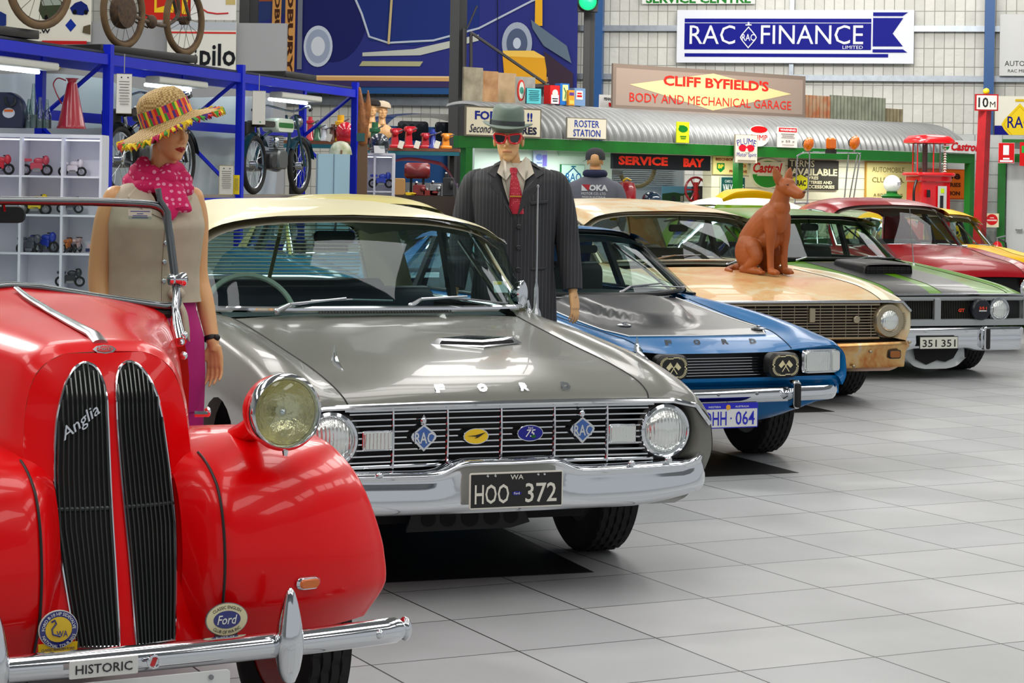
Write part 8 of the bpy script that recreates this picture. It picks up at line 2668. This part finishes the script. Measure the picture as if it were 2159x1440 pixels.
for a in (('red and white model motorcycle in the upper middle pigeonhole', 76, 370, 18.7, (196, 60, 80), 1.1, .3), ('white model motorcycle with blue wheels at the top end pigeonhole', 152, 372, 18.7, (214, 206, 214), .95, .2), ('red wheeled model at the very edge of the top shelf', -4, 368, 18.7, (206, 30, 50), 1.1, 0), ('yellow racing model motorcycle behind the windscreen frame', 72, 453, 18.7, (236, 206, 20), 1.15, .2), ('blue racing model motorcycle in the third pigeonhole down', 92, 533, 18.7, (30, 60, 180), 1.15, -.3), ('dark model motorcycle standing next to the blue racing model', 62, 536, 18.66, (70, 74, 84), 1.1, -.4), ('orange and white model seen from behind, third shelf', 141, 533, 18.7, (226, 130, 60), .85, 1.35), ('pale pink model seen from behind, beside the orange one', 163, 532, 18.72, (216, 176, 170), .85, 1.45), ('black model motorcycle on the lowest visible shelf', 147, 604, 18.7, (40, 42, 46), 1.0, .2), ('thin black model bicycle on a dark base, second shelf', 147, 449, 18.7, (40, 44, 60), .9, .1), ('blue model motorcycle in the small violet cabinet', 803, 396, 26.0, (40, 70, 190), 1.2, .2)):
    model_bike(*a)
p = at(192, 532, 18.7)
tag(MB().box((0, 0, .02), (.09, .06, .03), NAVYM := mat('navy_gloss', (24, 40, 90), .3)).box((0, 0, .055), (.05, .04, .04), mat('pinkish', (206, 170, 170), .5)).build('trophy', None, None, p, smooth=0), 'tiny navy boxed trophy at the end of the third shelf', 'trophy')
p = at(763, 402, 26.0)
tag(MB().box((0, 0, .07), (.13, .02, .11), NAVYM).poly(rect(0, .07, .10, .08), .002, colour((196, 200, 230)), Matrix.Translation((0, -.011, 0))).build('framed_picture', None, None, p, smooth=0), 'small dark framed picture in the violet cabinet', 'picture')
# things on the cabinet top
ct = 1.972
p = at(28, 284, 18.72)
bg = mat('bag_navy', (34, 40, 66), .4, coat=.3)
r = thing('leather_bag', 'dark navy domed bag with orange badge on the white cabinet', 'bag', (p.x - .07, p.y, ct))
rows = []
for y, k in ((-.10, .94), (-.08, 1), (.08, 1), (.10, .94)):
    rows.append([(x * k, y, z * k) for x, z in cr([(-.17, 0), (-.185, .10), (-.15, .24), (-.06, .315), (.06, .315), (.15, .24), (.185, .10), (.17, 0)], 4)])
b = MB().grid(np.array(rows), bg)
for y in (-.10, .10):
    k = .94
    pts = [(x * k, z * k) for x, z in cr([(-.17, 0), (-.185, .10), (-.15, .24), (-.06, .315), (.06, .315), (.15, .24), (.185, .10), (.17, 0)], 4)]
    b.poly(pts, .002, bg, Matrix.Translation((0, y, 0)))
b.build('body', bg, r)
MB().tube(cr([(.02, -.11, .27), (.03, -.13, .22), (.07, -.135, .19), (.11, -.13, .22), (.10, -.11, .27)], 5), .010, 8, BLACK).build('handle', BLACK, r)
MB().poly(circ(.05, .13, .055, .045, 20), .003, colour((206, 206, 214)), Matrix.Translation((0, -.103, 0))).poly(rect(.05, .15, .08, .02), .002, colour((226, 110, 50)), Matrix.Translation((0, -.107, 0))).build('badge', None, r, smooth=0)
bt = glass('bottle_glass', (206, 220, 218), .3, .7)
for u, h, lab in ((69, .40, 'tallest clear oil bottle with funnel top beside the navy bag'), (82, .28, 'clear oil bottle with dark label, second from the red can'), (97, .26, 'clear squat oil bottle nearest the red oil can'), (60, .26, 'clear oil bottle half hidden behind the navy bag')):
    p = at(u, 284, 18.70)
    tag(MB().lathe([(.0, 0), (.042, 0), (.042, h * .42), (.030, h * .55), (.018, h * .8), (.012, h), (.0, h)], 16, bt).lathe([(.0, .004), (.038, .004), (.038, h * .3), (0, h * .3)], 16, mat('oil_grey', (120, 130, 132), .4)).build('oil_bottle', bt, None, (p.x, p.y + .02 * (u % 3), ct)), lab, 'bottle', None)
p = at(150, 284, 18.7)
oc = mat('oil_can_red', (150, 10, 34), .3, coat=.5)
r = thing('oil_can', 'tall red conical oil can with a curved handle on the cabinet', 'oil can', (p.x, p.y, ct))
MB().lathe([(.0, 0), (.128, 0), (.130, .012), (.120, .03), (.045, .40), (.035, .415), (.045, .44), (.062, .452), (0, .452)], 28, oc).build('body', oc, r)
MB().tube(cr([(-.05, -.02, .43), (-.12, -.03, .45), (-.16, -.03, .40), (-.14, -.03, .33), (-.085, -.02, .22)], 5), .014, 8, oc, flat=.4).build('handle', oc, r)
# hanging cards
for (u0, v0, u1, v1, y, rgb, ed, lab) in ((245, 155, 278, 240, 19.0, (214, 212, 206), (120, 112, 90), 'framed data card hung by the first blue post'), (532, 191, 560, 263, 22.2, (216, 214, 206), (130, 124, 104), 'blank pale card hung beside the second blue post'), (462, 349, 492, 411, 21.8, (210, 208, 196), (170, 140, 50), 'gold framed data card standing near the yellow tag'), (492, 369, 505, 410, 21.9, (232, 206, 40), (190, 160, 20), 'small yellow card beside the gold framed card'), (697, 366, 722, 415, 24.6, (206, 204, 196), (126, 118, 92), 'framed data card leaning on the pale blue locker')):
    its = [('r', 0, .30 - .07 * i, .66 - .1 * (i % 3 == 2), .018, (120, 118, 112)) for i in range(9)] if u0 != 532 else []
    if u0 != 492:
        its += [('c', -.2, .40, .05, .018, INK), ('c', .22, .40, .05, .018, INK)] if u0 != 532 else [('c', .1, -.42, .06, .02, (20, 130, 50))]
    o = board(Frame(0, y, .3), 0, (u0, v0, u1, v1), 'data_card', lab, 'card', rgb, its, th=.012, edge=ed)
    if v0 < 200:
        h = (v1 - v0) / 2 / F_PX * y
        MB().tube([(0, .006, h * .97), (0, .006, h + .16)], .005, 5, STEEL).build('hanger', STEEL, o)
# pale blue lockers with a dome bell on top
FL = Frame(0, 24.0, .15)
xa, za = FL.hit(671, 324)
xb, _ = FL.hit(738, 324)
o = MB().box((0, .2, za / 2), (xb - xa, .4, za), mat('locker_blue', (166, 200, 214), .45)).box((0, -.004, za / 2), (.006, .01, za), mat('locker_gap', (90, 116, 130), .5)).build('locker', None, None, FL.world((xa + xb) / 2, 0, 0), (0, 0, FL.yaw), smooth=0)
tag(o, 'pale blue double locker under the grey green dome', 'locker')
p = at(718, 323, 24.15)
dm = MB().lathe([(.135, 0), (.13, .03), (.115, .09), (.08, .135), (.03, .155), (0, .158)], 28, mat('dome_verdigris', (150, 156, 120), .5, .3, rgb2=(196, 196, 180), scale=12), None).build('dome_lamp', None, None, (p.x, p.y, za))
tag(dm, 'weathered grey green dome shade on the pale blue locker', 'dome')
MB().box((.02, -.14, -.06), (.02, .01, .22), mat('rust_strip', (120, 80, 50), .7)).build('strap', None, dm, smooth=0)
# carved wooden figure at the last post, helmets
p = at(764, 336, 25.5)
r = thing('carved_figure', 'carved wooden figure with two upright wings at the last blue post', 'carving', (p.x, p.y, 0))
cw = mat('carved_wood', (156, 96, 40), .5, bump=.5, bscale=40, rgb2=(110, 62, 26), scale=10)
s = 25.5 / F_PX
Zc = lambda v: CAM_H + (384 - v) * s
f = MB()
limb(f, [(0, 0, Zc(300)), (0, 0, Zc(270)), (-.01, 0, Zc(240)), (-.05, 0, Zc(186))], [.06, .07, .055, .015], 10)
limb(f, [(.03, 0, Zc(262)), (.06, 0, Zc(225)), (.055, 0, Zc(192))], [.045, .038, .012], 10)
fuse(f, 'body', cw, .008, r, 2)
MB().box((0, .02, Zc(305) / 2), (.12, .10, Zc(305)), mat('old_post', (110, 84, 60), .7)).build('stand', None, r, smooth=0)
MB().poly(rect(-.02, Zc(290), .10, .10), .01, mat('tag_teal', (40, 90, 90), .6), Matrix.Translation((0, -.06, 0))).build('tag', None, r, smooth=0)
# shelves with jacks and helmets
tb = mat('bench_brown', (120, 74, 46), .5, var=.3)
for (u0, u1, v, y, lab) in ((604, 752, 298, 26.9, 'brown bench top with teal edge carrying the first jacks'), (776, 970, 313, 28.2, 'brown bench top carrying the red jacks by the column')):
    a, b = at(u0, v, y), at(u1, v, y)
    z = (a.z + b.z) / 2
    o = MB().box(((a.x + b.x) / 2, y, z - .02), (b.x - a.x, .7, .04), tb).box(((a.x + b.x) / 2, y - .34, z - .07), (b.x - a.x, .02, .05), mat('edge_teal', (20, 96, 110), .4)).box((a.x + .1, y, z / 2 - .03), (.06, .5, z - .06), DARK).box((b.x - .1, y, z / 2 - .03), (.06, .5, z - .06), DARK).build('workbench', tb, None, smooth=0)
    tag(o, lab, 'bench')
BZ = {26.9: at(678, 298, 26.9).z, 28.2: at(894, 313, 28.2).z}


def jack(label, u, y, rgb, h, kind):
    p = at(u, 300, y)
    m = mat('jack_%d_%d_%d' % rgb, rgb, .35, coat=.5)
    r = thing('jack', label, 'jack', (p.x, p.y - .1, BZ[y]), .3, 'old lifting jacks along the benches')
    b = MB()
    if kind == 0:
        b.lathe([(.075, 0), (.075, .02), (.045, .06), (.035, .7 * h), (.055, .74 * h), (.055, .84 * h), (.03, .86 * h), (.025, h), (0, h)], 16, m)
    elif kind == 1:
        b.rbox((0, 0, .02), (.16, .12, .04), .02, m).box((0, 0, h * .42), (.10, .08, h * .7), m, taper=.7).rbox((.02, 0, h * .82), (.16, .09, h * .25), .03, m, axis=1).ell((.0, -.05, h * .72), (.045, .03, .045), m)
    else:
        b.lathe([(.09, 0), (.09, .03), (.06, .05), (.055, .6 * h), (.075, .62 * h), (.075, .75 * h), (.045, .78 * h), (.045, h), (0, h)], 14, m)
    b.build('body', m, r)
    MB().tube([(0, -.03, h * .7), (.09, -.10, h * .86)], .010, 6, STEEL).build('handle', STEEL, r)
    return r


for a in (('slim red jack with a cross top, first on the bench', 655, 26.9, (190, 20, 44), .31, 0), ('dark green jack beside the slim red one', 670, 26.9, (20, 96, 60), .24, 0), ('white and blue jack between green and brown ones', 685, 26.9, (196, 206, 216), .22, 0), ('thin brown jack left of the tall yellow one', 703, 26.9, (104, 62, 44), .22, 0), ('tall yellow screw jack, the largest on the first bench', 719, 26.9, (236, 176, 20), .34, 2), ('stout red jack with a broad foot, by the helmets', 833, 28.2, (184, 14, 36), .28, 1), ('taller red jack with a flat top beside the stout red one', 862, 28.2, (196, 12, 36), .31, 1), ('low red jack with a round wheel and white tag', 897, 28.2, (176, 20, 40), .22, 1), ('blue screw jack between red and orange jacks', 913, 28.2, (24, 48, 150), .26, 0), ('orange jack nearest the black column', 940, 28.2, (226, 140, 30), .22, 1), ('dark green domed jack behind the visor helmet', 791, 28.2, (30, 96, 60), .34, 2)):
    jack(*a)
for i, (u, v, y) in enumerate(((694, 296, 26.9), (846, 311, 28.25), (880, 311, 28.25), (922, 311, 28.25))):
    o = board(Frame(0, y - .15, .2), 0, (u - 6, v - 14, u + 5, v + 2), 'price_tag', ('white tag tied to the brown jack', 'white tag under the stout red jack', 'white tag leaning below the low red jack', 'white tag beside the blue jack')[i], 'tag', (222, 220, 206), th=.004, roll=.3)
for (u, v, y, rgb, vis, lab) in ((728, 303, 26.75, (196, 20, 44), 0, 'red helmet partly behind the last blue post'), (799, 323, 26.05, (52, 58, 70), 1, 'grey blue helmet with clear visor and a white label on the violet cabinet')):
    p = at(u, v, y)
    z = BZ[26.9] if not vis else at(790, 325, 25.9).z + .01
    r = thing('crash_helmet', lab, 'helmet', (p.x, p.y, z), .4)
    hm = mat('helmet_%d' % rgb[0], rgb, .15, coat=1)
    MB().ell((0, 0, .12), (.125, .145, .135), hm, nu=24, nv=14).lathe([(.11, 0), (.12, .05)], 20, hm).build('shell', hm, r)
    if vis:
        MB().grid(np.array([[(.137 * math.sin(t), -.16 * math.cos(t), z_) for t in np.linspace(-1.1, 1.3, 12)] for z_ in (.06, .12, .17)]), GLASS_C).build('visor', GLASS_C, r)
        MB().poly(rect(-.05, .05, .14, .10), .002, colour((206, 206, 210)), Matrix.Translation((0, -.17, 0)) @ Matrix.Rotation(-.3, 4, 'X')).build('label_card', None, r, smooth=0)
# dark red bonnet and engine parts on a low bench
q = at(880, 412, 27.3)
z = q.z
o = MB().box((q.x, q.y, z / 2), (1.0, .46, z), mat('bench_dark', (60, 48, 40), .7)).build('workbench', None, None, smooth=0)
tag(o, 'dark low bench carrying engine parts behind the suit shoulder', 'bench')
o = MB().grid(surf([[(-.55, -.05, 0), (-.5, 0, .30), (-.2, .1, .45), (.3, .1, .40), (.55, .0, .1)], [(-.55, .5, 0), (-.5, .55, .34), (-.2, .6, .50), (.3, .6, .45), (.55, .5, .1)]], 4, 5), paint('maroon_gloss', (84, 14, 26), .2)).build('car_bonnet', None, None, (q.x - .02, q.y + .02, z))
tag(o, 'maroon curved bonnet panel behind the engine parts', 'car panel')
mr = mat('tank_maroon', (120, 30, 34), .35, coat=.4)
p = at(880, 360, 27.2)
o = MB().lathe([(0, -.17), (.08, -.165), (.105, -.13), (.105, .13), (.08, .165), (0, .17)], 24, mr, Matrix.Translation((p.x, p.y, p.z)) @ Matrix.Rotation(PI / 2, 4, 'Y')).box((p.x - .08, p.y, (p.z + z) / 2 - .04), (.03, .08, p.z - z - .06), DARK).box((p.x + .08, p.y, (p.z + z) / 2 - .04), (.03, .08, p.z - z - .06), DARK).build('air_tank', mr, None)
tag(o, 'maroon horizontal air tank on dark legs', 'tank')
for (u, v, w, h, m, lab) in ((842, 392, .15, .22, mat('crate_tan', (186, 140, 84), .6), 'tan wooden crate at the end of the engine bench'), (884, 396, .16, .14, mr, 'maroon carburettor with round pale face on the bench'), (918, 398, .15, .15, STEEL, 'grey metal engine block on the bench'), (945, 392, .14, .24, mat('engine_dark', (40, 40, 42), .5), 'dark upright engine cylinder by the column'), (908, 409, .2, .07, mat('rag_red', (130, 40, 36), .8), 'dull red machine parts lying at the bench front'), (866, 410, .14, .04, YELLOW, 'small yellow tray under the maroon parts')):
    p = at(u, v + 6, 27.15)
    b = MB().rbox((0, 0, h / 2), (w, .14, h), .02, m, axis=1)
    if 'crate' not in lab:
        b.ell((w * .3, -.07, h * .6), (w * .22, .04, h * .25), m).tube([(-w * .3, 0, h), (-w * .2, -.05, h * 1.25)], .015, 8, STEEL)
    tag(b.build('engine_part' if 'crate' not in lab else 'crate', m, None, (p.x, p.y, z)), lab, 'crate' if 'crate' in lab else 'engine part')
# posters on a partition behind the rack
PW = Frame(0, 29.6, -.1)
struct(MB().box((-5.6, .1, 1.9), (4.6, .08, 3.8), mat('partition_grey', (150, 152, 154), .6)).build('wall_partition', None, None, PW.o, (0, 0, PW.yaw), smooth=0))
board(PW, .0, (-20, -20, 192, 87), 'poster', 'white poster of veteran cars with a blue diamond badge', 'poster', (222, 220, 206), [('p', [(.30 + .055 * a * 2, -.18 + .13 * b * 2) for a, b in ((0, -.5), (.5, 0), (0, .5), (-.5, 0))], (20, 50, 150)), ('p', [(-.02, .10), (.0, .34), (.12, .40), (.20, .34), (.24, .06), (.12, -.10), (.02, -.06)], (60, 70, 50)), ('p', [(.0, .30), (.12, .37), (.2, .32), (.2, .22), (.02, .2)], (150, 160, 150)), ('p', [(.29, .16), (.34, .26), (.40, .30), (.46, .22), (.48, .10), (.42, .02), (.32, .04)], (20, 36, 110)), ('c', .34, .08, .02, .05, (10, 12, 20)), ('c', .45, .08, .02, .05, (10, 12, 20)), ('c', .06, -.04, .02, .06, (10, 12, 20)), ('c', .2, .0, .02, .06, (10, 12, 20)), ('p', [(-.5, -.06), (-.40, .08), (-.34, .02), (-.34, -.20), (-.5, -.24)], (30, 50, 120)), ('t', '...W', .03, -.30, .14, .09, B_, INK), ('p', [(.43, -.20), (.5, -.16), (.5, -.36), (.42, -.32)], (90, 80, 60)), ('l', [(.35, .5), (.36, .44), (.40, .42), (.44, .44), (.45, .5)], .012, (40, 60, 40))], th=.01)
board(PW, .02, (88, 86, 182, 130), 'sign', 'red sign with a yellow ring peeking over the rack beam', 'sign', (186, 30, 34), [('c', -.30, -.35, .34, .60, (226, 190, 40)), ('c', -.30, -.35, .27, .48, (40, 40, 30)), ('c', -.30, -.35, .16, .3, (226, 190, 40))], th=.01)
board(PW, .02, (300, -20, 402, 42), 'sign', 'red and yellow sign behind the rusty bicycle handlebars', 'sign', (190, 40, 30), [('r', -.05, .1, .40, .7, (236, 190, 40)), ('p', [(-.2, .4), (.1, .4), (.0, .0), (-.2, -.1)], (190, 40, 30)), ('r', .38, .1, .12, .8, (236, 190, 40))], th=.01)
board(PW, .02, (398, -30, 498, 42), 'sign', 'white sign with a red curved line high behind the rack', 'sign', (222, 222, 218), [('l', [(-.42, .2), (-.3, -.1), (-.1, -.28), (.1, -.32), (.34, -.3)], .012, (190, 50, 50)), ('r', .38, .02, .2, .14, (190, 170, 110))], th=.01)
board(PW, .05, (352, 46, 497, 155), 'sign', 'cream sign with large black letters pilo under a red line', 'sign', (216, 216, 206), [('r', 0, .42, 1, .16, (176, 182, 188)), ('r', 0, .29, 1, .035, (196, 50, 44)), ('t', 'pilo', .24, -.20, .52, .56, dict(bold=.02), INK), ('t', 'i', -.08, -.22, .03, .40, dict(bold=.02), INK)], th=.02)
